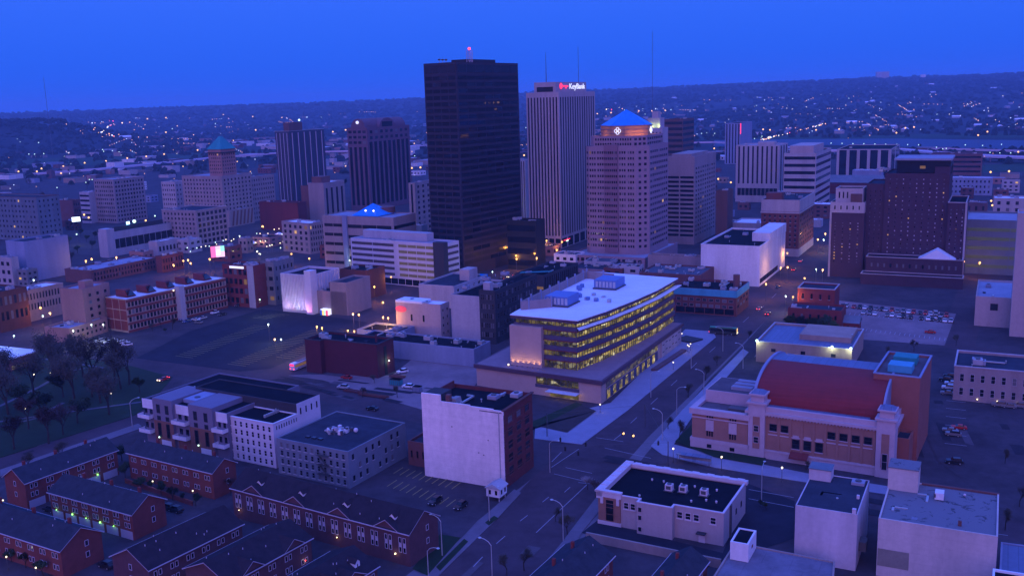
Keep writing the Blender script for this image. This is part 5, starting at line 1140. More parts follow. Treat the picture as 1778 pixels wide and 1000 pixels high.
b = Bld('office_building', 'cream two-storey building with arched windows and dark roof at the right edge', 1830, 650, 712, 1657, 1880, 27, W=22)
b.body('cream', 'rb', cop='lgrey'); b.grid('L', 9, 2, .35, .5, 1, b.h-1.5, frame='lgrey'); b.grid('R', 3, 2, .3, .5)
for k in range(3): MB().ball((-.4, b.D*(.75-.2*k), 1.2), .25, 'bulbp').build('wall_lamp', b.root)
b.units(3); b.fin()
b = Bld('kiosk', 'small white gabled sign cabin on a post beside the white-walled block', 868, 855, 872, 846, 882, 27, h=None, W=4.2, D=4)
b.g.z = 0
b2 = b
m = MB(); m.box(0, 4.2, 0, 4, 1.2, 3.6, 'white'); m.build('cabin', b.root)
m = MB(); m.add([(-.4, -.4, 3.6), (4.6, -.4, 3.6), (4.6, 4.4, 3.6), (-.4, 4.4, 3.6), (-.4, 2, 4.9), (4.6, 2, 4.9)], [(0, 1, 5, 4), (2, 3, 4, 5), (0, 4, 3), (1, 2, 5)], 'lgrey'); m.build('roof', b.root)
for p in ((.4, .4), (3.8, .4), (3.8, 3.6), (.4, 3.6)): MB().tube((p[0], p[1], 0), (p[0], p[1], 1.2), .15, .15, 'lgrey', 6).build('leg', b.root)
b.grid(((0, 4), (0, 0)), 2, 1, .35, .6, 1.5, 3.5); b.grid(((0, 0), (4.2, 0)), 2, 1, .35, .6, 1.5, 3.5); b.fin()
b = Bld('park_pavilion', 'low pavilion with a wide bright white roof at the left edge', 20, 622, 645, -60, 62, 24)
b.body('terra', 'rw', par=.2); b.bands('R', 1, .6, .3, 2.6, mt='litband2', split=6); b.box(-1, b.W+1, -1, b.D+1, b.h-.3, b.h+.2, 'rw', 'overhanging_roof'); b.fin()
# ================================================================== GROUND
def ground_mat():
    m = mat('earth', (.035, .035, .045), .95, .35, .02)
    mat('asphalt', (.062, .042, .054), .9, .38, .06, spec=.12, detail=9); mat('asphalt2', (.055, .044, .056), .95, .45, .06, spec=.1, detail=9); mat('lot', (.024, .024, .038), .95, .4, .05, spec=.08, detail=9); mat('newlot', (.20, .15, .17), .95, .28, .07, spec=.08)
    mat('paving', (.13, .11, .14), .9, .2, .15); mat('paving_light', (.21, .21, .29), .8, .15, .15); mat('grass', (.008, .024, .009), .95, .35, .3); mat('paint', (.28, .26, .32), .7, .15, .8); mat('ypaint', (.30, .24, .08), .7, .15, .8)
    mat('path', (.085, .080, .11), .9, .2, .3); mat('levee', (.012, .035, .018), .95, .25, .02); mat('water', (.02, .03, .08), .6, .2, .02, spec=.25); mat('hill', (.010, .012, .02), .95, .4, .012, detail=9); mat('highway', (.48, .40, .50), .85, .12, .05)
    mat('soil', (.035,.025,.028), .95, .3, .4)
ground_mat(); mat('patch_dark', (.028, .024, .034), .9, .3, .3, spec=.1); mat('patch_light', (.095, .078, .095), .95, .3, .3, spec=.05)
def hills(x, y):
    r = hypot(x, y); a = degrees(atan2(x, y)); px = CX+F*tan(R(a))*1.02
    prof = [(-400, 112), (0, 108), (200, 112), (440, 116), (600, 124), (730, 132), (910, 142), (1035, 150), (1200, 160), (1330, 168), (1530, 178), (1778, 182), (2300, 186)]
    H_ = prof[0][1]
    for (x0, h0), (x1, h1) in zip(prof, prof[1:]):
        if x0 <= px <= x1: H_ = h0+(h1-h0)*(px-x0)/(x1-x0)
        elif px > x1: H_ = h1
    st = 4200 if px < 800 else (4200-1500*min(1, (px-800)/400))
    t = min(1, max(0, (r-st)/(8200-st))); z = H_*(t*t*(3-2*t))
    z += 9*sin(x*.0021+1.3)*sin(y*.0017)*t+4*sin(x*.006)*sin(y*.005+x*.002)*t
    # dark wooded knoll at the left
    dx, dy = x+1560, y-2750; g = exp(-((dx*.95+dy*.3)/400)**2-((dy*.95-dx*.3)/240)**2); z += 80*min(1, g*1.6)
    return z
def PT(x, y, off=0.):
    d = ray(x, y); d.normalize(); t = 1200.
    while t < 9300:
        if HC+d.z*t <= hills(d.x*t, d.y*t)+off: break
        t += 12
    return Vector((d.x*t, d.y*t, HC+d.z*t-off))
m = MB(); NA, rs = 90, [1500+250*i for i in range(32)]
vs = []
for r_ in rs:
    for i in range(NA+1):
        a = R(-52+104*i/NA); x, y = r_*sin(a), r_*cos(a); vs.append((x, y, hills(x, y)-.4))
m.add(vs, [(j*(NA+1)+i, j*(NA+1)+i+1, (j+1)*(NA+1)+i+1, (j+1)*(NA+1)+i) for j in range(len(rs)-1) for i in range(NA)], 'hill')
tag(m.build('hills', smooth=True), kind='structure')
m = MB(); S = 12000; m.add([(-S, -1500, -.5), (S, -1500, -.5), (S, S, -.5), (-S, S, -.5)], [(0, 1, 2, 3)], 'earth'); tag(m.build('ground'), kind='structure')
LAYER = [0.0]
def sheet(name, pts, mt, z=None, thick=0, world=False):
    if z is None: LAYER[0] += .004; z = LAYER[0]
    vs = [tuple(p) if world else tuple(P(*p)) for p in pts]
    bm = bmesh.new(); f = bm.faces.new([bm.verts.new((v[0], v[1], z+thick)) for v in vs])
    if f.normal.z < 0 or f.calc_area() and (f.normal_update() or f.normal.z < 0): f.normal_flip()
    if thick:
        r = bmesh.ops.extrude_face_region(bm, geom=[f]); bmesh.ops.translate(bm, verts=[v for v in r['geom'] if isinstance(v, bmesh.types.BMVert)], vec=(0, 0, -thick))
    bmesh.ops.triangulate(bm, faces=bm.faces[:]); bmesh.ops.recalc_face_normals(bm, faces=bm.faces[:]) if thick else None
    me = bpy.data.meshes.new(name); bm.to_mesh(me); bm.free(); me.materials.append(M[mt]); o = bpy.data.objects.new(name, me); link(o); tag(o, kind='structure'); return o
def road(name, pts, wd, mt='asphalt', px=True, z=None):
    ps = [P(*p) if px else Vector(p) for p in pts]; L, Rr = [], []
    for i, p in enumerate(ps):
        a = ps[max(0, i-1)]; b_ = ps[min(len(ps)-1, i+1)]; d = (b_-a); d.z = 0; d.normalize(); n = Vector((-d.y, d.x, 0)); L.append(p+n*wd/2); Rr.append(p-n*wd/2)
    return sheet(name, L+Rr[::-1], mt, z, world=True)
# the city floor
sheet('city_ground', [(-900, 560), (-500, 300), (1, 290), (450, 292), (900, 275), (1300, 262), (1778, 268), (2500, 300), (2900, 560), (2500, 1400), (1778, 1500), (0, 1500), (-600, 1200)], 'asphalt2')
sheet('pavement', [(600, 1080), (1243, 584), (1460, 395), (1475, 395), (1290, 600), (1235, 655), (1120, 790), (905, 1080)], 'paving')
# avenue
X27 = azv(27.5); Y27 = azv(-62.5)
c0 = (P(865, 899)+P(975, 930))/2
road('avenue', [(780, 1080), (918, 915), (985, 838), (1070, 752), (1300, 545), (1425, 425), (1466, 384)], 21)
# cross streets
road('cross_street', [(-250, 560), (0, 590), (235, 632), (480, 662), (640, 700), (760, 726), (1020, 797), (1300, 858), (1540, 890), (1900, 935)], 14)
road('park_street', [(-120, 850), (0, 805), (240, 728), (420, 672), (530, 628), (612, 590), (690, 556), (800, 520), (905, 478), (935, 450), (985, 415)], 13)
road('side_street', [(-150, 600), (0, 575), (105, 545), (200, 515), (330, 458), (450, 405), (560, 350)], 14)
road('downtown_street', [(340, 460), (470, 478), (600, 512), (690, 548), (800, 590), (930, 640)], 10)
road('downtown_street', [(560, 452), (700, 500), (860, 475), (1000, 500), (1170, 555), (1290, 548), (1330, 520), (1500, 545), (1660, 600), (1778, 625), (1900, 650)], 12)
road('downtown_street', [(450, 395), (560, 450)], 10); road('downtown_street', [(930, 450), (1010, 405)], 12); road('downtown_street', [(1380, 430), (1460, 460), (1700, 500)], 12)
road('downtown_street', [(1660, 600), (1690, 500), (1700, 455), (1715, 380)], 14)
# sidewalks raised
sheet('sidewalk', [(928, 762), (1010, 772), (1091, 712), (1243, 586), (1238, 576), (1190, 572), (1060, 700), (930, 733)], 'paving_light', thick=.14)
sheet('sidewalk', [(700, 1060), (865, 899), (905, 856), (893, 850), (850, 888), (670, 1060)], 'paving', thick=.14)
sheet('sidewalk', [(1010, 925), (1075, 845), (1040, 880), (990, 925), (940, 985), (900, 1060), (945, 1060)], 'paving', thick=.14)
sheet('sidewalk', [(1150, 790), (1240, 812), (1400, 838), (1560, 862), (1562, 848), (1400, 822), (1240, 790), (1170, 772), (1205, 720), (1300, 612), (1290, 606), (1185, 712), (1130, 775)], 'paving_light', thick=.14)
sheet('lawn', [(1172, 768), (1205, 735), (1217, 775), (1330, 797), (1325, 810), (1240, 795)], 'grass', .42); sheet('lawn', [(905, 752), (1010, 705), (1035, 715), (985, 752), (930, 740)], 'soil', .42); sheet('lawn', [(915, 738), (1000, 700), (1012, 704), (932, 744)], 'grass', .43)
sheet('sidewalk', [(0, 828), (240, 746), (246, 740), (240, 736), (0, 816)], 'paving', thick=.14)
# park
sheet('park_lawn', [(-700, 700), (-200, 605), (0, 600), (228, 636), (300, 655), (258, 705), (232, 722), (0, 795), (-300, 900), (-900, 1150)], 'grass', thick=.1)
for pp in ([(-100, 735), (0, 733), (150, 712), (245, 699)], [(-100, 740), (0, 706), (70, 672), (110, 648), (150, 640)], [(-60, 765), (0, 742), (60, 728), (110, 700)], [(-150, 640), (20, 618), (110, 628), (180, 640)]): road('footpath', pp, 1.7, 'path', z=.30)
# lots
sheet('parking_lot', [(236, 622), (415, 645), (470, 640), (602, 580), (640, 560), (560, 548), (455, 537), (330, 575)], 'lot')
sheet('parking_lot', [(80, 600), (210, 628), (330, 575), (450, 538), (380, 532), (228, 582), (130, 598)], 'asphalt2')
sheet('construction_lot', [(536, 650), (680, 652), (735, 608), (850, 640), (822, 672), (850, 690), (735, 712), (560, 660), (500, 652)], 'newlot')
sheet('parking_lot', [(705, 790), (742, 832), (868, 862), (800, 935), (735, 915), (612, 852)], 'asphalt2')
sheet('parking_lot', [(1440, 520), (1660, 545), (1640, 600), (1500, 590), (1440, 560)], 'newlot'); sheet('parking_lot', [(1640, 640), (1660, 630), (1900, 680), (1960, 1000), (1760, 900), (1628, 800), (1610, 760)], 'asphalt2')
sheet('yard', [(1035, 905), (1255, 960), (1300, 840), (1380, 870), (1378, 935), (1228, 985), (1010, 925)], 'lot')
# markings
def stripe(a, b_, wd=.18, mt='paint', z=.15, name='road_marking'): return road(name, [tuple(P(*a))[:2]+(0,), tuple(P(*b_))[:2]+(0,)], wd, mt, px=False, z=z)
for a, b_ in [((1004, 838), (1024, 840)), ((931, 925), (1022, 839)), ((980, 855), (990, 846)), ((942, 872), (953, 863)), ((903, 905), (916, 895)), ((862, 944), (877, 931)), ((822, 984), (838, 967)), ((962, 823), (1020, 837)), ((982, 812), (1028, 822)), ((1005, 780), (957, 812)), ((975, 785), (958, 802)), ((1035, 760), (1082, 767)), ((1066, 764), (1084, 750)),
              ((1095, 735), (1106, 725)), ((1130, 702), (1142, 691)), ((1165, 670), (1176, 660)), ((1200, 640), (1210, 630)), ((1232, 612), (1242, 603)), ((1262, 583), (1272, 574)), ((1050, 778), (1130, 796)), ((1290, 560), (1300, 551)), ((1310, 620), (1330, 600)), ((1316, 541), (1326, 532)), ((1340, 518), (1348, 510)),
              ((1300, 866), (1378, 881)), ((1300, 850), (1378, 864)), ((1540, 899), (1750, 930))]: stripe(a, b_, .22)
def stalls(a, b_, n, ln, az_, mt='ypaint', wd=.26):
    A_, B_ = P(*a), P(*b_); m = MB(); d = azv(az_)*ln; u = (B_-A_).normalized()*wd/2
    for i in range(n+1):
        q = A_+(B_-A_)*(i/n); m.add([(q.x-u.x, q.y-u.y, 0), (q.x+u.x, q.y+u.y, 0), (q.x+u.x+d.x, q.y+u.y+d.y, 0), (q.x-u.x+d.x, q.y-u.y+d.y, 0)], [(0, 1, 2, 3)], mt)
    tag(m.build('bay_lines', loc=(0, 0, .17)), kind='structure')
stalls((305, 618), (440, 565), 22, 10, 117); stalls((395, 632), (540, 573), 24, 10, 117); stalls((440, 552), (478, 545), 5, 9, 117); stalls((480, 620), (590, 572), 18, 8, 117)
stalls((700, 812), (800, 838), 9, 5, 207); stalls((672, 845), (775, 880), 9, 5, 27); stalls((1455, 570), (1640, 592), 22, 5, 27, 'paint'); stalls((1450, 545), (1640, 562), 22, 5, 27, 'paint')
stalls((1645, 648), (1640, 770), 9, 6, 117, 'paint')
sheet('lawn', [(716, 988), (764, 928), (800, 934), (742, 1000)], 'grass', .2); sheet('verge', [(757, 985), (806, 936), (813, 941), (764, 992)], 'grass', .22); sheet('verge', [(842, 908), (858, 896), (865, 900), (849, 913)], 'grass', .22)
random.seed(44)
for i in range(46):
    rg = random.choice([((790, 1050), (1420, 430), 7), ((480, 655), (760, 722), 4), ((1060, 800), (1540, 885), 4), ((20, 795), (600, 592), 3), ((560, 660), (800, 690), 8), ((1660, 700), (1740, 860), 18)])
    p, q = P(*rg[0]), P(*rg[1]); d = (q-p).normalized(); n = Vector((-d.y, d.x, 0)); c = p.lerp(q, random.random()**1.6)+n*random.uniform(-rg[2], rg[2]); l_, w2 = random.uniform(1.5, 9), random.uniform(.5, 1.8)
    k = [c-d*l_-n*w2, c+d*l_*random.uniform(.8, 1)-n*w2, c+d*l_+n*w2, c-d*l_*random.uniform(.8, 1)+n*w2]; sheet('road_patch', k, random.choice(['patch_dark', 'patch_dark', 'patch_light']), z=.125+.0007*i, world=True)
# yard retaining wall
def wallobj(name, label, a, b_, hh, th, mt, cat='wall'):
    A_, B_ = P(*a), P(*b_); d = B_-A_; o = MB().box(0, d.length, -th/2, th/2, 0, hh, mt).build(name, None, A_, atan2(d.y, d.x)); tag(o, label, cat); return o
wallobj('retaining_wall', 'long concrete retaining wall in front of the cream two-storey yard', (1018, 938), (1252, 986), 2.2, .5, 'stone')
wallobj('garden_wall', 'low red brick garden wall beside the balcony-block terrace', (218, 838), (335, 878), 1.4, .3, 'tb')
wallobj('low_wall', 'dark planter wall along the bright library pavement', (1135, 645), (1188, 610), 1.0, 2.2, 'purple'); wallobj('low_wall', 'dark square planter on the bright library pavement', (1186, 594), (1206, 588), .8, 9, 'charcoal', 'planter')
# river, levees, highway beyond downtown
sheet('river', [(1240, 244), (1400, 239), (1778, 244), (2600, 262), (2600, 279), (1778, 262), (1420, 252), (1240, 256)], 'water', z=.2)
sheet('levee', [(-300, 292), (0, 276), (240, 270), (470, 262), (720, 250), (720, 258), (470, 274), (240, 285), (0, 292), (-300, 308)], 'levee', z=.3)
sheet('levee', [(1200, 238), (1778, 232), (2600, 246), (2600, 256), (1778, 240), (1200, 243)], 'levee', z=.3); sheet('levee', [(1680, 288), (1778, 284), (2300, 290), (2300, 306), (1778, 298), (1690, 300)], 'levee', z=.3)
def viaduct(label, pts, wd, hh):
    ps = [P(x, y, hh) for x, y in pts]; L, Rr = [], []
    for i, p in enumerate(ps):
        d = ps[min(len(ps)-1, i+1)]-ps[max(0, i-1)]; d.normalize(); n = Vector((-d.y, d.x, 0)); L.append(p+n*wd/2); Rr.append(p-n*wd/2)
    r = empty('viaduct', (ps[0].x, ps[0].y, 0), 0, label, 'viaduct'); o = ps[0].copy(); o.z = 0; m = MB()
    for i in range(len(ps)-1):
        q = [L[i], L[i+1], Rr[i+1], Rr[i]]; vs = [v-o for v in q]+[v-o-Vector((0, 0, 1.6)) for v in q]; m.add(vs, [(3, 2, 1, 0), (0, 1, 5, 4), (2, 3, 7, 6), (4, 5, 6, 7)], 'highway')
        for S_ in (L, Rr):
            a, c = S_[i]-o, S_[i+1]-o; m.add([a, c, c+Vector((0, 0, 1)), a+Vector((0, 0, 1))], [(0, 1, 2, 3)], 'highway')
    m.build('deck', r)
    for i, p in enumerate(ps):
        m = MB(); m.tube(p-o-Vector((0, 0, hh)), p-o-Vector((0, 0, 1.6)), 1, 1, 'highway', 8); m.build('pier', r)
    return r
viaduct('pale elevated highway crossing behind the striped office block', [(1430, 262), (1560, 259), (1640, 266), (1720, 271), (1850, 276), (2100, 284)], 26, 8)
viaduct('second pale highway ramp near the right edge by the river', [(1620, 258), (1760, 262), (1900, 270), (2100, 276)], 12, 9)
viaduct('elevated highway curving behind the old skyscraper', [(60, 302), (170, 294), (280, 283), (370, 274), (480, 266), (620, 262), (740, 252)], 22, 8)
viaduct('highway ramp to the right of the pale ribbed bank tower', [(1110, 250), (1240, 247), (1330, 252), (1430, 262)], 14, 8)
# ================================================================== FILLER CITY (low blocks between and beyond)
random.seed(21)
occ = []
def flatroof(x, y, wpx, hm, wall, roof, label, az=None, dpx=None, name='low_building', group='low city blocks'):
    g = P(x, y) if y > 300 else PT(x, y); dist = g.length; w_ = wpx*dist/F; az = az if az is not None else 27+random.uniform(-4, 4); d_ = dpx or w_*random.uniform(.5, 1.1)
    b = Bld.__new__(Bld); b.g, b.h, b.az, b.X, b.Y, b.W, b.D = g, hm, az, azv(az), azv(az-90), d_, w_; b.root = empty(name, g, R(90-az), label, 'building', group); b.wins = []; b.dist = dist
    b.body(wall, roof, par=.5)
    if hm > 6 and dist < 1600:
        nz = int(hm/3.6)
        for e, n in (('L', max(2, int(w_/5))), ('R', max(2, int(d_/5)))): b.grid(e, n, nz, .45, .42, .8, hm-.8, lit=.012, litm=('lit',))
    if dist < 1000: b.units(2)
    b.tiny = 1; b.fin(); return b
adj = dict(white='white', lime='pale stone', cream='cream', terra='rust brick', brick='red brick', dbrick='dark brick', lgrey='grey', blueg='bluish', purple='purple-brown', dgrey='dark grey', beige='beige', tan='tan')
rj = dict(rw='white', rl='pale grey', rg='slate', rd='black', rb='dark', rp='brownish')
spots = [(120, 300), (60, 318), (20, 330), (200, 295), (255, 290), (250, 330), (262, 352), (325, 262), (352, 258), (372, 268), (470, 250), (590, 300), (580, 330), (560, 290), (585, 375), (440, 330), (130, 318), (90, 310), (40, 300), (300, 300), (10, 350), (210, 272), (230, 262), (165, 272),
         (725, 290), (730, 305), (715, 270), (900, 300), (905, 285), (1250, 300), (1262, 318), (1250, 345), (1290, 345), (1300, 365), (1270, 378), (1240, 330), (1225, 300), (1425, 395), (1440, 380), (1425, 350), (1690, 345), (1750, 355), (1770, 335), (1700, 325), (1745, 320), (1590, 300), (1560, 318), (1480, 300), (1770, 310), (1740, 395), (1700, 385),
         (880, 420), (960, 445), (690, 470), (655, 440), (590, 450), (470, 430), (430, 440), (250, 455), (225, 430), (130, 400), (120, 395), (20, 480), (50, 500), (80, 480), (5, 495), (330, 440), (400, 455), (1060, 480), (1110, 500), (1160, 500), (1080, 500), (1240, 520), (1100, 475), (1000, 470), (1345, 405), (1300, 400)]
for x, y in spots:
    wl = random.choice(list(adj)); rf = random.choice(list(rj)); d = P(x, y).length; hm = random.uniform(5, 13)
    flatroof(x, y, random.uniform(18, 46)*(650/max(d, 500))**.6, hm, wl, rf, '%s low block with a %s flat roof between the taller buildings' % (adj[wl], rj[rf]), group='%s low blocks with %s roofs in the city' % (adj[wl], rj[rf]))
# far flat districts: sheds and blocks up to the hills
n_ = 0
while n_ < 290:
    x = random.uniform(-60, 1840); hz = 172-.0297*(x-CX); y = hz+random.choice([random.uniform(38, 75), random.uniform(60, 120)])
    if x > 1200 and y < 262: continue
    if 255 < y < 300 and x < 480 and random.random() < .7: continue
    if x < 250 and y < 262: continue
    wl = random.choice(list(adj)); rf = random.choice(['rw', 'rl', 'rl', 'rg', 'rb', 'rp']); 
    flatroof(x, y, random.uniform(8, 38), random.uniform(4, 9), wl, rf, 'distant %s shed with a %s roof on the plain beyond downtown' % (adj[wl], rj[rf]), name='distant_building', group='distant %s sheds with %s roofs' % (adj[wl], rj[rf])); n_ += 1
# ================================================================== HOUSES ON THE HILLS (individuals, too small for parts)
def house_mesh(wl, rf, s):
    m = MB(); m.box(-5*s, 5*s, -4, 4, 0, 5.5, wl); m.add([(-5.4*s, -4.5, 5.4), (5.4*s, -4.5, 5.4), (5.4*s, 4.5, 5.4), (-5.4*s, 4.5, 5.4), (-5.4*s, 0, 8.4), (5.4*s, 0, 8.4)], [(0, 1, 5, 4), (2, 3, 4, 5), (0, 4, 3), (1, 2, 5)], rf)
    for x in (-3, -1, 1, 3): m.box(x*s-.5, x*s+.5, -4.06, -4, 2, 3.6, 'glass_dull')
    return m.mesh('house')
HM = [(house_mesh(a_, c_, s), '%s gabled house among the trees on the far hillside' % n) for a_, c_, s, n in (('white', 'rb', 1, 'white'), ('lime', 'rl', 1.6, 'long pale'), ('blueg', 'rb', 1.2, 'bluish'), ('terra', 'rp', 1.1, 'rust coloured'), ('lgrey', 'rw', 2.2, 'wide white-roofed'))]
for i in range(210):
    while True:
        x = random.uniform(1030, 1840) if random.random() < .8 else random.uniform(200, 740); d = random.uniform(2450, 6200) if random.random() < .7 else random.uniform(2450, 3600)
        a = atan((x-CX)/F); px_, py_ = d*sin(a), d*cos(a)
        if not (x > 1250 and d < 2350): break
    me, lb = random.choice(HM); o = bpy.data.objects.new('house', me); link(o); o.location = (px_, py_, hills(px_, py_)-1); o.rotation_euler = (0, 0, random.uniform(0, 3.1)); s = random.uniform(.8, 1.4); o.scale = (s, s, s)
    tag(o, lb, 'house', 'houses scattered over the far hills: '+lb.split(' ')[0])
b = flatroof(1535, 139.5, 0, 0, 'lime', 'rl', 'x') if 0 else None
a = atan((1529-CX)/F); d = 7600; o = MB().box(-45, 45, -12, 12, 0, 52, 'pink').box(-45, -10, -14, -12, 0, 46, 'lgrey').build('tower_block', None, (d*sin(a), d*cos(a), hills(d*sin(a), d*cos(a))-4)); tag(o, 'distant pale slab block on the skyline of the right hill', 'building')
a = atan((1598-CX)/F); o = MB().box(-16, 16, -10, 10, 0, 22, 'white').build('tower_block', None, (d*sin(a), d*cos(a), hills(d*sin(a), d*cos(a))-2)); tag(o, 'small distant white block on the skyline right of the slab', 'building')
for x, yt, dd in ((107, 142, 2600), (1138, 62, 2000)):
    a = atan((x-CX)/F); hz = 172-.0297*(x-CX); hh = HC+(hz-yt)/F*dd; m = MB(); m.tube((0, 0, 0), (0, 0, hh), .55, .4, 'dmetal', 4)
    for k in range(3): m.tube((0, 0, hh*.9), (60*cos(k*2.1), 60*sin(k*2.1), 0), .05, .05, 'dmetal', 3)
    tag(m.build('radio_mast', None, (dd*sin(a), dd*cos(a), 0)), 'thin guyed radio mast on the skyline at the %s' % ('far left above the wooded hill' if x < 500 else 'middle right of the bank tower'), 'mast')

# ================================================================== TREES
mat('bark', (.03, .024, .024), .95, .3, 2); mat('leaf', (.02, .035, .012), .8, .4, .5); mat('leafb', (.05, .042, .03), .8, .4, .6); mat('leafr', (.045, .022, .02), .85, .3, .6); mat('leafg', (.035, .06, .012), .8, .3, .6); mat('ever', (.010, .022, .014), .85, .4, .6); mat('bloss', (.20, .18, .20), .8, .3, .6); mat('wood', (.010, .014, .016), .95, .5, .02, detail=8)
def tree_mesh(seed, Ht, spread, leafm, nleaf, lsz, bare=False):
    rn = random.Random(seed); t = MB(); c = MB(); tips = []
    def br(p, d, ln, r, lv):
        q = p+d*ln; t.tube(p, q, r, r*.62, 'bark', 6 if lv < 2 else 4, lv == 0)
        if lv >= 2: tips.append((p, q))
        if lv == 4: return
        for k in range(3 if lv < 3 else 2):
            a = rn.uniform(0, 6.28); tl = rn.uniform(.35, .8)*spread; nd = (d+Vector((cos(a)*tl, sin(a)*tl, rn.uniform(-.05, .35)))).normalized(); br(p+d*ln*rn.uniform(.6, 1), nd, ln*rn.uniform(.6, .82), r*.58, lv+1)
    br(Vector((0, 0, 0)), Vector((rn.uniform(-.05, .05), rn.uniform(-.05, .05), 1)).normalized(), Ht*.30, Ht*.022, 0)
    for i in range(nleaf):
        p, q = rn.choice(tips); v = p.lerp(q, rn.uniform(.3, 1.15))+Vector([rn.gauss(0, Ht*.035) for _ in range(3)]); a, e_ = rn.uniform(0, 6.28), rn.uniform(-1, 1); s = lsz*rn.uniform(.6, 1.4)
        u = Vector((cos(a), sin(a), e_*.5)).normalized()*s; w_ = u.orthogonal().normalized()*s*.7; c.add([v-u, v-w_, v+u, v+w_], [(0, 1, 2, 3)], leafm)
    return t.mesh('trunk'), c.mesh('crown')
TM = {}
def tm(kind, i):
    k = (kind, i)
    if k not in TM:
        TM[k] = {'bare': lambda: tree_mesh(i, 12, 1.0, 'leafb', 2600, .13), 'red': lambda: tree_mesh(40+i, 10, 1.0, 'leafr', 2400, .15), 'green': lambda: tree_mesh(60+i, 10, 1.05, 'leafg', 3600, .22), 'dark': lambda: tree_mesh(80+i, 10, 1.0, 'leaf', 2600, .25), 'ever': lambda: tree_mesh(90+i, 8, .6, 'ever', 3000, .26), 'white': lambda: tree_mesh(99+i, 7, 1.0, 'bloss', 1600, .14)}[kind]()
    return TM[k]
words_ = dict(bare='bare-branched brownish spring tree', red='tree with reddish brown buds', green='tree in fresh yellow-green leaf', dark='dark green leafy tree', ever='dense dark evergreen tree', white='small pale blossoming tree')
def tree(kind, x, y, s, where, px=True, grp=None):
    g = P(x, y) if px else Vector((x, y, 0)); r = empty('tree', g, random.uniform(0, 6), '%s %s' % (words_[kind], where), 'tree', grp or 'trees %s' % where); t, c = tm(kind, random.randint(0, 2))
    for nm, me in (('trunk', t), ('crown', c)):
        o = bpy.data.objects.new(nm, me); link(o, r)
    r.scale = (s, s, s*random.uniform(.9, 1.1)); return r
random.seed(5)
for k, x, y, s in [('green', 243, 682, .85), ('bare', 165, 672, 2.17), ('bare', 200, 664, 1.89), ('bare', 130, 700, 1.89), ('bare', 95, 660, 2.03), ('bare', 60, 690, 1.89), ('bare', 25, 680, 1.89), ('bare', 15, 720, 1.89), ('dark', 110, 690, 1.38), ('dark', 135, 735, 1.38), ('red', 85, 770, 1.59), ('red', 50, 745, 1.45), ('bare', 190, 720, 1.59), ('red', 25, 780, 1.59), ('bare', 225, 668, 1.59), ('dark', 75, 725, 1.38), ('bare', -10, 712, 2.03), ('bare', 145, 655, 1.89), ('bare', -30, 760, 1.89), ('red', 110, 755, 1.30), ('bare', 175, 700, 1.59), ('dark', 40, 710, 1.26), ('bare', 118, 652, 1.74), ('bare', 210, 676, 1.59), ('bare', 110, 668, 1.74), ('dark', 160, 690, 1.26)]:
    tree(k, x, y, s, 'in the dim park at the left')
for k, x, y, s in [('dark', 212, 800, .75), ('dark', 245, 850, .55), ('ever', 262, 850, .45), ('dark', 280, 860, .5), ('dark', 300, 868, .55), ('ever', 320, 872, .5), ('dark', 340, 878, .45), ('dark', 218, 830, .6), ('dark', 20, 975, .5), ('dark', 45, 985, .5), ('bare', 400, 860, .6), ('dark', 75, 1000, .5), ('dark', 5, 960, .5), ('bare', 108, 800, .7), ('bare', 50, 818, .6)]: tree(k, x, y, s, 'between the red terraces')
for k, x, y, s in [('white', 1035, 862, .95), ('white', 1020, 850, .7), ('bare', 985, 927, .62), ('bare', 965, 905, .45), ('bare', 910, 990, .6), ('bare', 880, 1000, .5), ('bare', 1180, 765, .7), ('bare', 1195, 690, .6), ('bare', 1160, 745, .5), ('bare', 1225, 660, .6), ('ever', 757, 925, .35), ('bare', 1245, 635, .5), ('bare', 1300, 590, .5)]: tree(k, x, y, s, 'on the pavement of the broad avenue')
for k, x, y, s in [('green', 1372, 578, 1.0), ('dark', 1392, 580, 1.1), ('green', 1412, 583, 1.0), ('dark', 1430, 586, 1.2), ('green', 1446, 588, 1.0), ('dark', 1380, 572, 1.0), ('dark', 1418, 590, .9)]: tree(k, x, y, s, 'around the old red villa')
for k, x, y, s in [('bare', 1587, 610, .55), ('bare', 1480, 600, .4), ('bare', 1540, 620, .5), ('bare', 1400, 815, .3), ('bare', 1745, 920, .6), ('bare', 1770, 880, .6), ('bare', 1745, 805, .5), ('bare', 1660, 600, .5), ('ever', 1320, 880, .3), ('dark', 1330, 885, .3), ('bare', 1700, 640, .4), ('bare', 1780, 640, .5), ('bare', 1665, 680, .5)]: tree(k, x, y, s, 'near the memorial hall and its car parks')
for k, x, y, s in [('bare', 630, 690, .4), ('bare', 690, 690, .45), ('bare', 650, 665, .4), ('dark', 288, 578, .35), ('bare', 280, 570, .6), ('bare', 300, 572, .6), ('bare', 265, 575, .5), ('bare', 110, 590, .6), ('bare', 120, 600, .6), ('bare', 200, 640, .6)]: tree(k, x, y, s, 'at the edge of the open lots')
for k, x, y, s in [('dark', 120, 425, .9), ('dark', 135, 440, .8), ('dark', 150, 420, .8), ('bare', 125, 455, .8), ('dark', 160, 432, .9), ('dark', 140, 410, .8), ('dark', 165, 415, .8), ('bare', 105, 470, .7)]: tree(k, x, y, s, 'on the small square behind the white side-wall block')
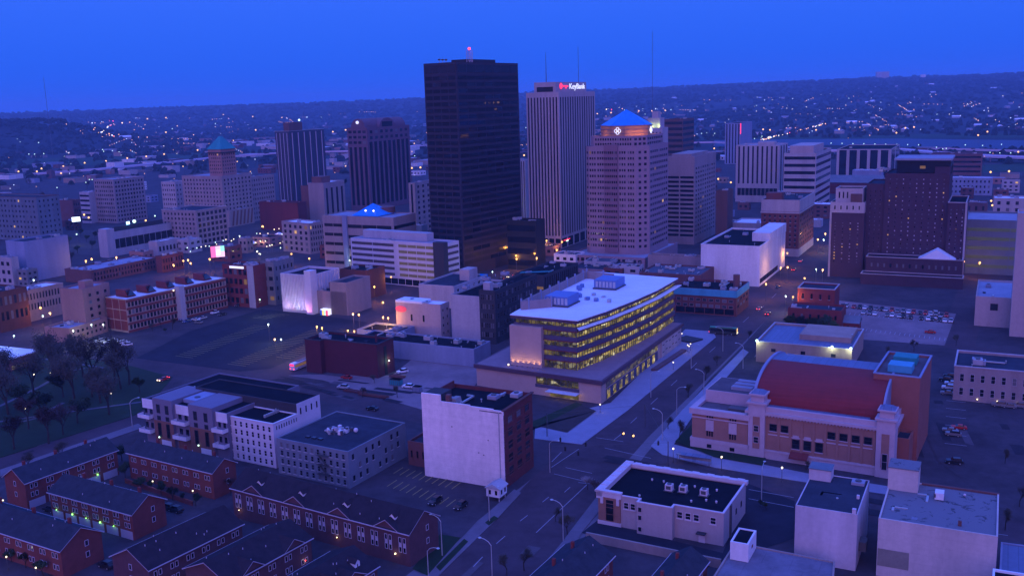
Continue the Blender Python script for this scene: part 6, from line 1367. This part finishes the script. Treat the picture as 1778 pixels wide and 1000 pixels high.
# mid distance trees: individuals near, the far woods as one mass
random.seed(31)
for i in range(110):
    x = random.uniform(-20, 1800); hz = 172-.0297*(x-CX); y = hz+random.uniform(72, 150)
    if 720 < x < 1240 and y > 250: continue
    if 1240 < x and 236 < y < 258: continue
    tree(random.choice(['dark', 'dark', 'ever', 'bare', 'red']), x, y, random.uniform(.9, 1.5), 'among the low streets beyond downtown')
m = MB(); rn = random.Random(9)
def clump(x, y, z, r, h_):
    a0 = rn.uniform(0, 6); n = 6; vs = [(x+r*cos(a0+2*pi*i/n)*rn.uniform(.7, 1.1), y+r*sin(a0+2*pi*i/n)*rn.uniform(.7, 1.1), z+h_*.15) for i in range(n)]+[(x+r*.7*cos(a0+.5+2*pi*i/n)*rn.uniform(.6, 1.2), y+r*.7*sin(a0+.5+2*pi*i/n), z+h_*rn.uniform(.6, .85)) for i in range(n)]+[(x+rn.uniform(-r, r)*.3, y, z+h_)]
    m.add(vs, [(i, (i+1) % n, n+(i+1) % n, n+i) for i in range(n)]+[(n+i, n+(i+1) % n, 2*n) for i in range(n)], 'wood')
c_ = 0
while c_ < 9000:
    x = rn.uniform(-80, 1860); d = 1450*(8000/1450)**(rn.random()**.75); a = atan((x-CX)/F); gx, gy = d*sin(a), d*cos(a)
    q = proj((gx, gy, 0)); 
    if x > 1220 and 1700 < d < 2250: continue
    if x < 1220 and (x < 720) and 1450 < d < 1750 and rn.random() < .8: continue
    if x < 740 and d < 3300 and rn.random() < .6: continue
    if rn.random() > .55+.45*sin(gx*.004+1)*sin(gy*.0031) and d < 5000: continue
    r = rn.uniform(5, 11)*(1 if d < 3500 else 2.0); clump(gx, gy, hills(gx, gy)-1, r, rn.uniform(8, 14)*(1 if d < 3500 else 1.2)); c_ += 1
for i in range(1600):
    u, v = rn.gauss(0, 1), rn.gauss(0, 1); gx = -1600+u*380-v*60; gy = 2750+v*190-u*40; clump(gx, gy, hills(gx, gy)-1, rn.uniform(7, 13), rn.uniform(9, 15))
tag(m.build('woodland', smooth=False), kind='stuff')

# ================================================================== CARS, BUSES
for n, c in dict(cwhite=(.75, .76, .80), cblack=(.015, .015, .02), cgrey=(.18, .18, .20), csilver=(.45, .46, .50), cred=(.45, .02, .02), cblue=(.03, .08, .25)).items(): mat(n, c, .3, 0, spec=.6, metal=.15)
mat('tyre', (.01, .01, .01), .9, 0); mat('headl', (.9, .9, .9), .2, 0)
def car_meshes(cm, suv):
    b_ = MB(); hh = 1.05 if suv else .92; top = 1.75 if suv else 1.42
    pr = [(-2.25, .35), (-2.3, .75), (-2.1, hh), (-.9, hh+.05), (1.9, hh+.05), (2.2, hh-.1), (2.25, .35)]
    if suv: pr = [(-2.25, .4), (-2.3, .8), (-2.15, hh), (-1.0, hh+.08), (2.1, hh+.1), (2.25, hh-.1), (2.25, .4)]
    n = len(pr); vs = [(x, -.9, z) for x, z in pr]+[(x, .9, z) for x, z in pr]; b_.add(vs, [(i, (i+1) % n, n+(i+1) % n, n+i) for i in range(n)]+[tuple(range(n-1, -1, -1)), tuple(range(n, 2*n))], cm)
    xr_ = 2.0 if suv else 1.5
    c = [(-1.0, hh+.05), (-.35, top), (xr_-.5, top), (xr_, hh+.05)]
    vs = [(x, -.82 if z < top else -.68, z) for x, z in c]+[(x, .82 if z < top else .68, z) for x, z in c]; b_.add([(v[0], v[1], v[2]+.02) for v in vs], [(1, 2, 6, 5)], cm)
    g = MB(); g.add(vs, [(0, 1, 5, 4), (2, 3, 7, 6), (3, 2, 1, 0), (4, 5, 6, 7)], 'glass'); return b_.mesh('body'), g.mesh('windows')
wh_ = MB(); wh_.tube((0, -.12, 0), (0, .12, 0), .34, .34, 'tyre', 14); wh_.tube((0, -.13, 0), (0, .13, 0), .19, .19, 'metal', 10); WHM = wh_.mesh('wheel'); HLM = MB().box(-.03, .03, -.2, .2, -.08, .08, 'headl').mesh('headlight')
tl_ = MB().box(-.03, .03, -.2, .2, -.08, .08, 'fbrick').mesh('taillight')
CM = {}
cn = dict(cwhite='white', cblack='black', cgrey='dark grey', csilver='silver', cred='red', cblue='dark blue')
def car(x, y, az, cm, suv, where, grp=None, lights=None, world=False):
    k = (cm, suv)
    if k not in CM: CM[k] = car_meshes(cm, suv)
    g = Vector((x, y, 0)) if world else P(x, y); g.z = .13; r = empty('parked_car' if not lights else 'car', g, R(90-az), '%s %s %s' % (cn[cm], 'estate car' if suv else 'saloon car', where), 'car', grp or '%s cars %s' % (cn[cm], where))
    for nm, me in zip(('body', 'windows'), CM[k]): link(bpy.data.objects.new(nm, me), r)
    for wx in (-1.4, 1.4):
        for wy in (-.82, .82): o = bpy.data.objects.new('wheel', WHM); link(o, r); o.location = (wx, wy, .34)
    for wy in (-.62, .62):
        o = bpy.data.objects.new('headlight', HLM); link(o, r); o.location = (-2.29, wy, .68); o = bpy.data.objects.new('taillight', tl_); link(o, r); o.location = (2.27, wy, .72)
        if lights: MB().ball((-2.4, wy, .7), .28, 'bulbp').build('headlamp_beam_lens', r); MB().ball((2.35, wy, .8), .2, 'bulbr').build('brake_light', r)
    return r
random.seed(13); cc = list(cn)
car(756, 874, 30, 'cblack', True, 'parked left of two by the white side wall'); car(800, 882, 30, 'cblack', True, 'parked right of two by the white side wall')
car(647, 712, 117, 'cblack', False, 'on the street in front of the grey-blue loft'); car(602, 658, 117, 'cred', False, 'in front of the maroon block'); car(596, 675, 110, 'csilver', True, 'beside the rubble in the construction lot')
car(699, 648, 60, 'cwhite', True, 'under the lamp by the maroon block'); car(709, 674, 110, 'cwhite', True, 'with a teal container in the construction lot'); car(284, 661, 30, 'cred', False, 'with red tail lights on the park street', lights=1)
car(1665, 745, 110, 'cred', False, 'in the blue car park right of the stage house'); car(1615, 579, 110, 'cred', False, 'on the pale lot behind the villa'); car(1657, 805, 110, 'cblack', True, 'in the lot behind the stained roof')
for i, (x, y) in enumerate([(1652, 668), (1647, 676), (1645, 685), (1655, 757), (1650, 750), (1735, 706), (1752, 708), (1770, 708), (1650, 655), (1642, 662)]): car(x, y, 117, random.choice(['cblack', 'cgrey', 'cwhite', 'csilver', 'cblack']), i % 2, 'in the car park right of the stage house')
for i in range(20): car(1462+i*9.6+random.uniform(-2, 2), 533+i*.9, 27, random.choice(['cwhite', 'csilver', 'cblack', 'cgrey', 'cred']), i % 2, 'in the back line of the lot below the brown hotel')
for i in range(16):
    if i in (3, 9): continue
    car(1500+i*10+random.uniform(-2, 2), 545+i*1.0, 27, random.choice(['cwhite', 'cwhite', 'csilver', 'cblack', 'cgrey']), i % 2, 'in the front line of the lot below the brown hotel')
car(1622, 546, 117, 'cwhite', True, 'parked crosswise at the right end of the hotel lot'); car(1630, 556, 117, 'cwhite', True, 'long van-like in the right corner of the hotel lot')
for i in range(8): car(165+i*8, 590+i*1.0+(i % 2)*4, 60, random.choice(['cwhite', 'csilver', 'cblack', 'cwhite']), i % 2, 'in the small lot by the tan block')
for x, y, c in [(325, 560, 'cblue'), (340, 557, 'cwhite'), (352, 554, 'csilver'), (373, 545, 'cwhite'), (386, 548, 'cblack'), (415, 532, 'cblack'), (345, 562, 'cgrey'), (318, 556, 'cblue')]: car(x, y, random.choice([30, 117]), c, random.random() > .5, 'behind the long red factory')
for x, y, c, l in [(1333, 547, 'cblack', 1), (1318, 538, 'cgrey', 1), (1378, 470, 'cblack', 1), (1390, 455, 'cgrey', 1), (1350, 500, 'cblack', None)]: car(x, y, 207 if l else 27, c, False, 'driving on the lit avenue past the brown hotel', lights=l)
for x, y in [(885, 482), (870, 488), (930, 470), (940, 466), (880, 494)]: car(x, y, 27, random.choice(['cblack', 'cgrey']), False, 'on the street below the tallest tower', lights=1)
for x, y in [(292, 884), (305, 888), (88, 888), (185, 985)]: car(x, y, 120, 'cblack', True, 'in the courts between the terraces')
def bus(x, y, az, body, label, lm):
    g = P(x, y); g.z = .01; r = empty('bus', g, R(90-az), label, 'bus'); m = MB(); m.box(-6, 6, -1.25, 1.25, .45, 2.95, 'busbody' if lm == 'lit2' else body); m.box(-5.9, 5.9, -1.15, 1.15, 2.95, 3.15, 'busgreen' if lm == 'lit2' else 'rw'); m.build('body', r)
    for s in (-1, 1): MB().box(-5.5, 5.5, 1.25*s-.03*(s < 0), 1.25*s+.03*(s > 0), 1.5, 2.5, 'litdim' if lm != 'lit2' else 'glass').build('window_band', r); 
    MB().box(-6.05, -6, -1.1, 1.1, 1.3, 2.5, 'lit2' if lm == 'lit2' else 'glass').build('windscreen', r); MB().box(-4, 3, -.6, .6, 3.15, 3.5, 'dgrey').build('roof_unit', r)
    MB().box(-6.1, -6.02, -.9, .9, 2.55, 2.9, 'bulb').build('destination_display', r)
    for wx in (-3.8, 3.4):
        for wy in (-1.15, 1.15): o = bpy.data.objects.new('wheel', WHM); link(o, r); o.location = (wx, wy, .45); o.scale = (1.35, 1.5, 1.35)
    for s in (-1, 1): MB().ball((-6.1, s*.9, .9), .22, 'bulbp').build('headlight', r); MB().ball((6.1, s*.9, 1), .2, 'bulbr').build('tail_light', r)
    MB().box(6.0, 6.06, -1, 1, 2.2, 2.9, 'signr' if lm != 'lit2' else 'black').build('rear_panel', r); return r
bus(1256, 580, 113, 'teal', 'green city bus turning at the far end of the library pavement', 'lit2').rotation_euler[2] = R(90-113+180)
bus(524, 638, 45, 'white', 'white-roofed bus with red tail lights beside the maroon block', 'x').rotation_euler[2] = R(90-27+180)
# ================================================================== STREET LIGHTS
def cobra(x, y, az, hh=10, on=None, label='', px_head=False):
    g = P(x, y); r = empty('street_lamp', g, R(90-az), label, 'street lamp', 'street lamps on curved arms'); m = MB(); m.tube((0, 0, 0), (0, 0, hh-1.2), .14, .09, 'metal', 8)
    m.build('pole', r); a = MB(); pt = [(0, 0, hh-1.3), (.7, 0, hh-.5), (1.7, 0, hh-.1), (2.6, 0, hh)]
    for p, q in zip(pt, pt[1:]): a.tube(p, q, .08, .07, 'metal', 6)
    a.build('arm', r); MB().ball((2.9, 0, hh), .42, 'metal', 8, 4, .35).build('lamp_head', r)
    if on: MB().ball((2.9, 0, hh-.15), .26, on, 8, 4, .8).build('bulb', r)
    return r
for i, (x, y, az) in enumerate([(978, 938, 300), (768, 965, 300), (855, 1010, 300), (1150, 765, 300), (1175, 720, 120), (1130, 690, 120), (1222, 690, 300), (1290, 640, 300), (1200, 640, 120), (955, 820, 120), (1255, 610, 300), (745, 1020, 120), (1480, 620, 207), (1322, 870, 27), (850, 905, 120), (230, 742, 60)]):
    cobra(x, y, az, label='unlit grey cobra-head street lamp beside the avenue or a side street')
def lantern(x, y, hh, bulb, en, label, grp, r_=.30, col=(1, .7, .35), parts=True, hx=False, pole='dmetal'):
    g = P(x, y, hh) if hx else P(x, y); g.z = 0; r = empty('street_lamp', g, 0, label, 'street lamp', grp)
    m = MB(); m.tube((0, 0, 0), (0, 0, .6), .16, .12, pole, 8); m.tube((0, 0, .6), (0, 0, hh-.3), .08, .06, pole, 6); m.build('pole', r)
    MB().ball((0, 0, hh), r_, bulb, 10, 6).build('globe', r)
    if en: l = bpy.data.lights.new('lamp_light', 'POINT'); l.energy = en; l.color = col; l.shadow_soft_size = .3; o = bpy.data.objects.new('lamp_light', l); link(o, r); o.location = (0, 0, hh-r_-.2)
    return r
for x, y in [(1169, 778.6), (1253, 793), (1358, 811.5)]: lantern(x, y, 4.2, 'bulbp', 90, 'black post lantern with a glowing globe on the memorial hall pavement', 'post lanterns before the memorial hall', .28, hx=True)
for x, y in [(59, 650), (88, 647), (193, 683), (43.5, 708.6)]: lantern(x, y, 4.2, 'bulbp', 70, 'pale glowing park lantern among the trees', 'park lanterns', .26, hx=True, col=(.9, 1, .7))
for x, y in [(5, 868), (11, 966), (62, 985), (265, 835), (334.6, 851.6)]: lantern(x, y, 3.4, 'bulbp', 40, 'small post lantern between the red terraces', 'post lanterns between the terraces', .2, hx=True, col=(1, .9, .6))
for x, y in [(1184, 579), (1196.5, 601), (1194, 599), (1199, 597), (1042, 702), (1169, 629)]: lantern(x, y, 3, 'bulbp', 30, 'short glowing lantern on the bright library pavement', 'lanterns on the library pavement', .25, hx=True)
warm = [(613, 545), (623, 546), (477, 589), (550, 567), (559, 569), (604, 574), (615, 575), (665, 525), (665, 551), (674, 552), (641, 500), (650, 498), (679, 481), (506, 441), (537, 449), (453, 372), (456, 393), (492, 388), (495, 396), (896, 444), (897, 450), (929, 432), (932, 448), (949, 418), (976, 420), (967, 434), (875, 472), (1433, 406), (1420, 416), (1367, 439.6), (1355.6, 465), (1367.7, 464), (1428.5, 468.5), (1397, 483), (1330, 493), (1377, 515.5), (1673.5, 454), (1701, 456), (70, 534), (87, 543.6), (159, 450), (149, 453), (202, 447), (318.4, 453), (326.5, 451.5), (331, 457), (301, 460), (364, 450), (146, 373), (154, 378), (253, 383), (249, 364), (280, 384), (1721, 349), (1723, 356.6), (1752, 297.7), (1720, 299), (1247, 311), (1269, 317), (898, 270), (910, 270), (715, 292), (730, 291), (540, 240)]
white_ = [(488, 589), (607, 452), (645, 412), (688, 395), (913, 387), (902, 379), (1430, 416), (1417, 467.5), (1364, 514), (1730.5, 441), (74, 548), (159, 563.6), (179, 563.6), (127, 574), (24, 583), (58, 486), (133, 407), (269, 375), (1441, 407), (451, 520), (466, 563), (416, 410), (855, 472), (465, 375)]
for i, (x, y) in enumerate(warm): 
    d = P(x, y, 9).length; lantern(x, y, 9, 'bulb', 3000 if d < 900 else 0, 'tall street lamp with an orange glow in the downtown streets', 'orange street lamps downtown', max(.34, d*.0009), (1, .42, .08), hx=True)
for i, (x, y) in enumerate(white_):
    d = P(x, y, 9).length; lantern(x, y, 9, 'bulbw', 2000 if d < 900 else 0, 'tall street lamp with a greenish white glow in the downtown streets', 'white street lamps downtown', max(.34, d*.0007), (.8, 1, .8), hx=True)
# string of lit canopies near the billboard
for i in range(9):
    x, y = 392+i*11.5, 432-i*3.6; g = P(x, y, 5); g.z = 0; r = empty('canopy', g, R(63), 'white tent canopy strung with bright bulbs on the plaza', 'canopy', 'white canopies on the plaza'); t = MB(); t.add([(-3.5, -3.5, 3), (3.5, -3.5, 3), (3.5, 3.5, 3), (-3.5, 3.5, 3), (0, 0, 5)], [(0, 1, 4), (1, 2, 4), (2, 3, 4), (3, 0, 4)], 'rw'); t.build('cloth', r)
    for p in ((-3, -3), (3, -3), (3, 3), (-3, 3)): MB().tube((*p, 0), (*p, 3), .08, .08, 'metal', 5).build('pole', r)
    for p in ((-3, -3), (0, -3.4)): MB().ball((*p, 3.3), .42, random.choice(['bulbw', 'bulbp', 'bulbp'])).build('bulb', r)
random.seed(8)
for i in range(34):
    t = i/33; x, y = (322+t*165+random.uniform(-3, 3), 434-t*36+random.uniform(-3, 5)) if i % 3 else (440+random.random()*52, 418+random.random()*24)
    lantern(x, y, 5, random.choice(['bulbw', 'bulbp', 'bulbp']), 500 if i % 6 == 0 else 0, 'small bright plaza lamp near the white tent canopies', 'plaza lamps by the tent canopies', .42, hx=True)
# traffic signals hung on span wires at the big crossing
for (x, y, lit_) in [(973, 763, 0), (981.5, 779, 0), (1004, 787, 0), (1081, 752, 1), (1098, 756, 1), (1143, 769, 0), (1017, 771, 0)]:
    g = P(x, y, 5.6); r = empty('traffic_signal', (g.x, g.y, 0), R(60), 'hanging traffic signal %s over the big crossing' % ('showing yellow' if lit_ else 'with dark lenses'), 'traffic signal', 'traffic signals '+('showing yellow' if lit_ else 'with dark lenses')); MB().box(-.22, .22, -.2, .2, 5.0, 6.2, 'black').build('housing', r)
    for k in range(3): MB().ball((0, -.2, 5.25+k*.36), .13, 'black' if not (lit_ and k == 1) else 'bulb').build('lens', r)
    if lit_: MB().ball((0, -.3, 5.6), .36, 'bulb').build('lit_lens', r)
    MB().tube((0, 0, 6.2), (0, 0, 6.8), .04, .04, 'dmetal', 4).build('hanger', r)
A4 = [P(956, 818), P(1160, 812), P(1120, 742), P(950, 758)]
for i, p in enumerate(A4):
    r = empty('signal_pole', p, 0, ['dark signal pole by the red brick front', 'signal pole on the memorial hall corner', 'signal pole beyond the crossing', 'signal pole on the library corner'][i], 'pole'); MB().tube((0, 0, 0), (0, 0, 8), .16, .11, 'dmetal', 8).build('pole', r); q = A4[(i+1) % 4]-p; MB().tube((0, 0, 7.6), (q.x, q.y, 7.6), .03, .03, 'dmetal', 4, False).build('span_wire', r)
# bus shelter
g = P(1205, 805); r = empty('bus_shelter', g, R(-60+27), 'glass bus shelter with a flat roof on the memorial hall pavement', 'bus shelter'); r.rotation_euler[2] = R(90-117); m = MB(); m.box(-5, 5, -1.2, 1.2, 2.5, 2.7, 'mhtop'); m.build('roof', r)
for x in (-4.7, 0, 4.7):
    for y in (-1, 1): MB().tube((x, y, 0), (x, y, 2.5), .07, .07, 'dmetal', 5).build('post', r)
MB().box(-4.7, 4.7, .95, 1, .9, 1.9, 'lgrey').build('glass_panel', r)
# construction yard clutter
for i, (x, y, w_, l_, hh, mt, lb) in enumerate([(688, 668, 2.4, 4.5, 2.3, 'teal', 'teal skip container in the construction lot'), (725, 680, 2, 3, 2.2, 'pyr' if 0 else 'blueg', 'pale blue portable toilet in the construction lot'), (618, 680, 3, 9, .8, 'terra', 'heap of rust-coloured beams in the construction lot'), (648, 688, 2.5, 12, .7, 'terra', 'long stack of reddish timber in the construction lot'), (690, 655, 2, 6, .8, 'terra', 'short pile of brown planks by the maroon block')]):
    m = MB(); 
    if 'heap' in lb or 'stack' in lb or 'pile' in lb:
        for k in range(14): yy = random.uniform(-w_/2, w_/2); z_ = random.uniform(0, hh-.25); x0 = random.uniform(-.6, .6); m.box(-l_/2+x0, l_/2+x0, yy-.12, yy+.12, z_, z_+.22, random.choice(['terra', 'brown', 'brick']))
    else: m.box(-l_/2, l_/2, -w_/2, w_/2, .15, hh, mt); m.box(-l_/2-.06, l_/2+.06, -w_/2-.06, w_/2+.06, hh-.2, hh, 'dmetal'); [m.box(-l_/2+k*l_/5, -l_/2+k*l_/5+.1, -w_/2-.07, -w_/2, .15, hh-.2, 'dmetal') for k in range(6)]; m.box(-l_/2+.2, l_/2-.2, -w_/2+.2, w_/2-.2, 0, .16, 'dmetal')
    tag(m.build(lb.split()[-5] if 0 else ('skip', 'portable_toilet', 'beam_heap', 'timber_stack', 'plank_pile')[i], None, P(x, y)+Vector((0, 0, .05)), R(-27)), lb, ('skip', 'toilet', 'heap', 'timber', 'planks')[i])
# distant lamps
random.seed(17)
near_l = [(1337, 226, 0), (1417, 226, 0), (1457, 224.5, 0), (1501, 227, 0), (1556.5, 231, 0), (1572, 222.5, 0), (1587, 221, 0), (1698.5, 235, 0), (1714.5, 229, 0), (50, 268, 1), (60, 268, 1), (76, 267, 1), (178, 260, 1), (180, 263, 1), (195, 262, 1), (184, 280, 0), (221, 275, 0), (254, 272, 0), (285, 268, 0), (343, 261, 0), (147, 283, 0), (110, 289, 0), (72, 293, 0), (32, 298, 0), (106, 301, 0), (64, 298, 0), (288, 205, 0), (288, 230, 0), (256, 207, 0), (299, 224, 1), (374, 215, 1), (362, 216, 1), (384, 207, 1), (388, 200, 0), (444, 226, 0), (533, 204, 1), (578, 229, 0), (600, 226, 0), (720, 271, 1), (30, 242, 1), (35, 247, 1), (67, 248, 1), (155, 312, 1), (160, 312, 1), (149, 317, 1), (99, 326, 1),
          (1037, 198, 0), (1061, 196, 0), (1085, 195, 0), (1109, 193, 0), (1132, 193, 0), (1155, 192, 0), (1165, 191, 1), (900, 222, 1), (913, 222, 1), (1218, 232, 1), (1227, 231, 1), (1241, 232, 1), (1310, 241, 1), (1323, 237, 1), (1325, 225, 0), (1240, 258, 0), (1676, 252, 1), (1706, 253, 1), (1739, 251, 1), (1626, 256, 1), (1637, 259, 1), (1643, 258, 1), (1719, 265, 1), (1736, 266, 1), (1755, 266, 1), (1768, 264, 0)]+[(1443+i*19, 249+i*.35, 1) for i in range(9)]
def far_lamp(x, y, wcol, hh=11, k=1.0):
    p = PT(x, y, hh); d = p.length
    if d > 9200: return
    r_ = d*.00075*k; m = MB(); m.tube((0, 0, 0), (0, 0, hh-r_*.5), .16, .12, 'dmetal', 5); bulb = wcol; m.ball((0, 0, hh), r_, bulb, 8, 5)
    cl = dict(bulb='orange', bulbw='greenish white', bulbp='pale yellow', bulbr='red', bulbc='bluish', bulbo='dim orange', bulbq='dim white')[bulb]
    o = m.build('distant_lamp', None, (p.x, p.y, p.z)); tag(o, 'distant %s lamp on a pole in the plain and hills beyond' % cl, 'lamp', 'distant %s lamps' % cl)
mat('bulbo', (1, .6, .3), .5, 0, em=(1, .45, .15), es=2.2); mat('bulbq', (1, 1, 1), .5, 0, em=(.7, .85, 1), es=2.0)
for x, y, c in near_l: far_lamp(x, y, 'bulbw' if c else 'bulb', k=.55 if c else 1.0)
for i in range(190):
    x = random.choice([random.uniform(1100, 1770), random.uniform(900, 1770), random.uniform(0, 740)]); hz = 172-.0297*(x-CX)
    y = hz+abs(random.gauss(0, 38))+14 if x > 1000 else hz+random.uniform(16, 130)
    if x < 175 and y < 262: continue
    far_lamp(x, y, random.choice(['bulbo', 'bulbo', 'bulbq', 'bulbq', 'bulbp', 'bulbw']), k=random.uniform(.25, .5))
for i in range(46):
    if i < 26: far_lamp(random.gauss(215, 45), random.uniform(208, 242), random.choice(['bulbo', 'bulbo', 'bulb']), k=random.uniform(.35, .7))
    else: far_lamp(random.uniform(230, 730), random.uniform(200, 330), 'bulb', k=random.uniform(.5, .8))
# lights of the traffic on the far winding road, and the bright strip by the river
m = MB(); rn = random.Random(4)
for (x0, y0, x1, y1, n) in ((174, 231, 190, 219, 16), (190, 219, 215, 212, 14), (174, 232, 200, 236, 14), (200, 236, 226, 236, 8), (150, 214, 240, 208, 14), (1330, 240, 1385, 228, 22), (1385, 228, 1440, 213, 16), (1040, 190, 1160, 190, 6), (1320, 244, 1340, 238, 10)):
    for i in range(n):
        t = rn.random(); p = PT(x0+(x1-x0)*t, y0+(y1-y0)*t+rn.uniform(-1.2, 1.2), 5); d = p.length; zz = p.z; r_ = d*.0005*rn.uniform(.7, 1.3)
        m.tube((p.x, p.y, zz), (p.x, p.y, zz+5), .12, .12, 'dmetal', 4); m.ball((p.x, p.y, zz+5), r_, rn.choice(['bulbo', 'bulbo', 'bulbp', 'bulbr', 'bulbq']), 6, 4)
tag(m.build('roadside_lights'), kind='stuff')
# small city-light specks across the plain
m = MB()
for k in range(75):
    x0 = rn.uniform(0, 1778); hz = 172-.0297*(x0-CX); y0 = hz+(rn.uniform(6, 75) if x0 > 1000 else rn.uniform(14, 95)); dx_, dy_ = rn.choice([(1, -.12), (1, .03), (.6, -.5), (.3, .35)]); n_k = rn.randint(4, 12); st_ = rn.uniform(3, 9)
    for i in range(n_k):
        x, y = x0+dx_*st_*i+rn.uniform(-1, 1), y0+dy_*st_*i*.5
        if y < 172-.0297*(x-CX)+6 or (x < 175 and y < 262): continue
        p = PT(x, y, 6); d = p.length
        if d > 9000: continue
        zz = p.z; r_ = d*.0003*rn.uniform(.6, 1.3); m.tube((p.x, p.y, zz), (p.x, p.y, zz+6), .1, .1, 'dmetal', 3, False); m.ball((p.x, p.y, zz+6), r_, rn.choice(['bulbo', 'bulbq', 'bulbo', 'bulbo']), 5, 3)
tag(m.build('far_street_lights'), kind='stuff')
# ================================================================== HAZE
def haze():
    m = bpy.data.materials.new('haze'); m.use_nodes = True; t = m.node_tree; t.nodes.clear()
    o = N(t, 'ShaderNodeOutputMaterial'); v = N(t, 'ShaderNodeVolumePrincipled'); v.inputs['Density'].default_value = .0001; v.inputs['Color'].default_value = (.35, .62, 1, 1); v.inputs['Anisotropy'].default_value = .1
    t.links.new(v.outputs[0], o.inputs['Volume']); M['haze'] = m
    b_ = MB(); b_.box(-12500, 12500, -1600, 11800, -1.6, 228, 'haze'); tag(b_.build('haze'), kind='stuff')
haze()
for s in STAT: print('ST', *s)
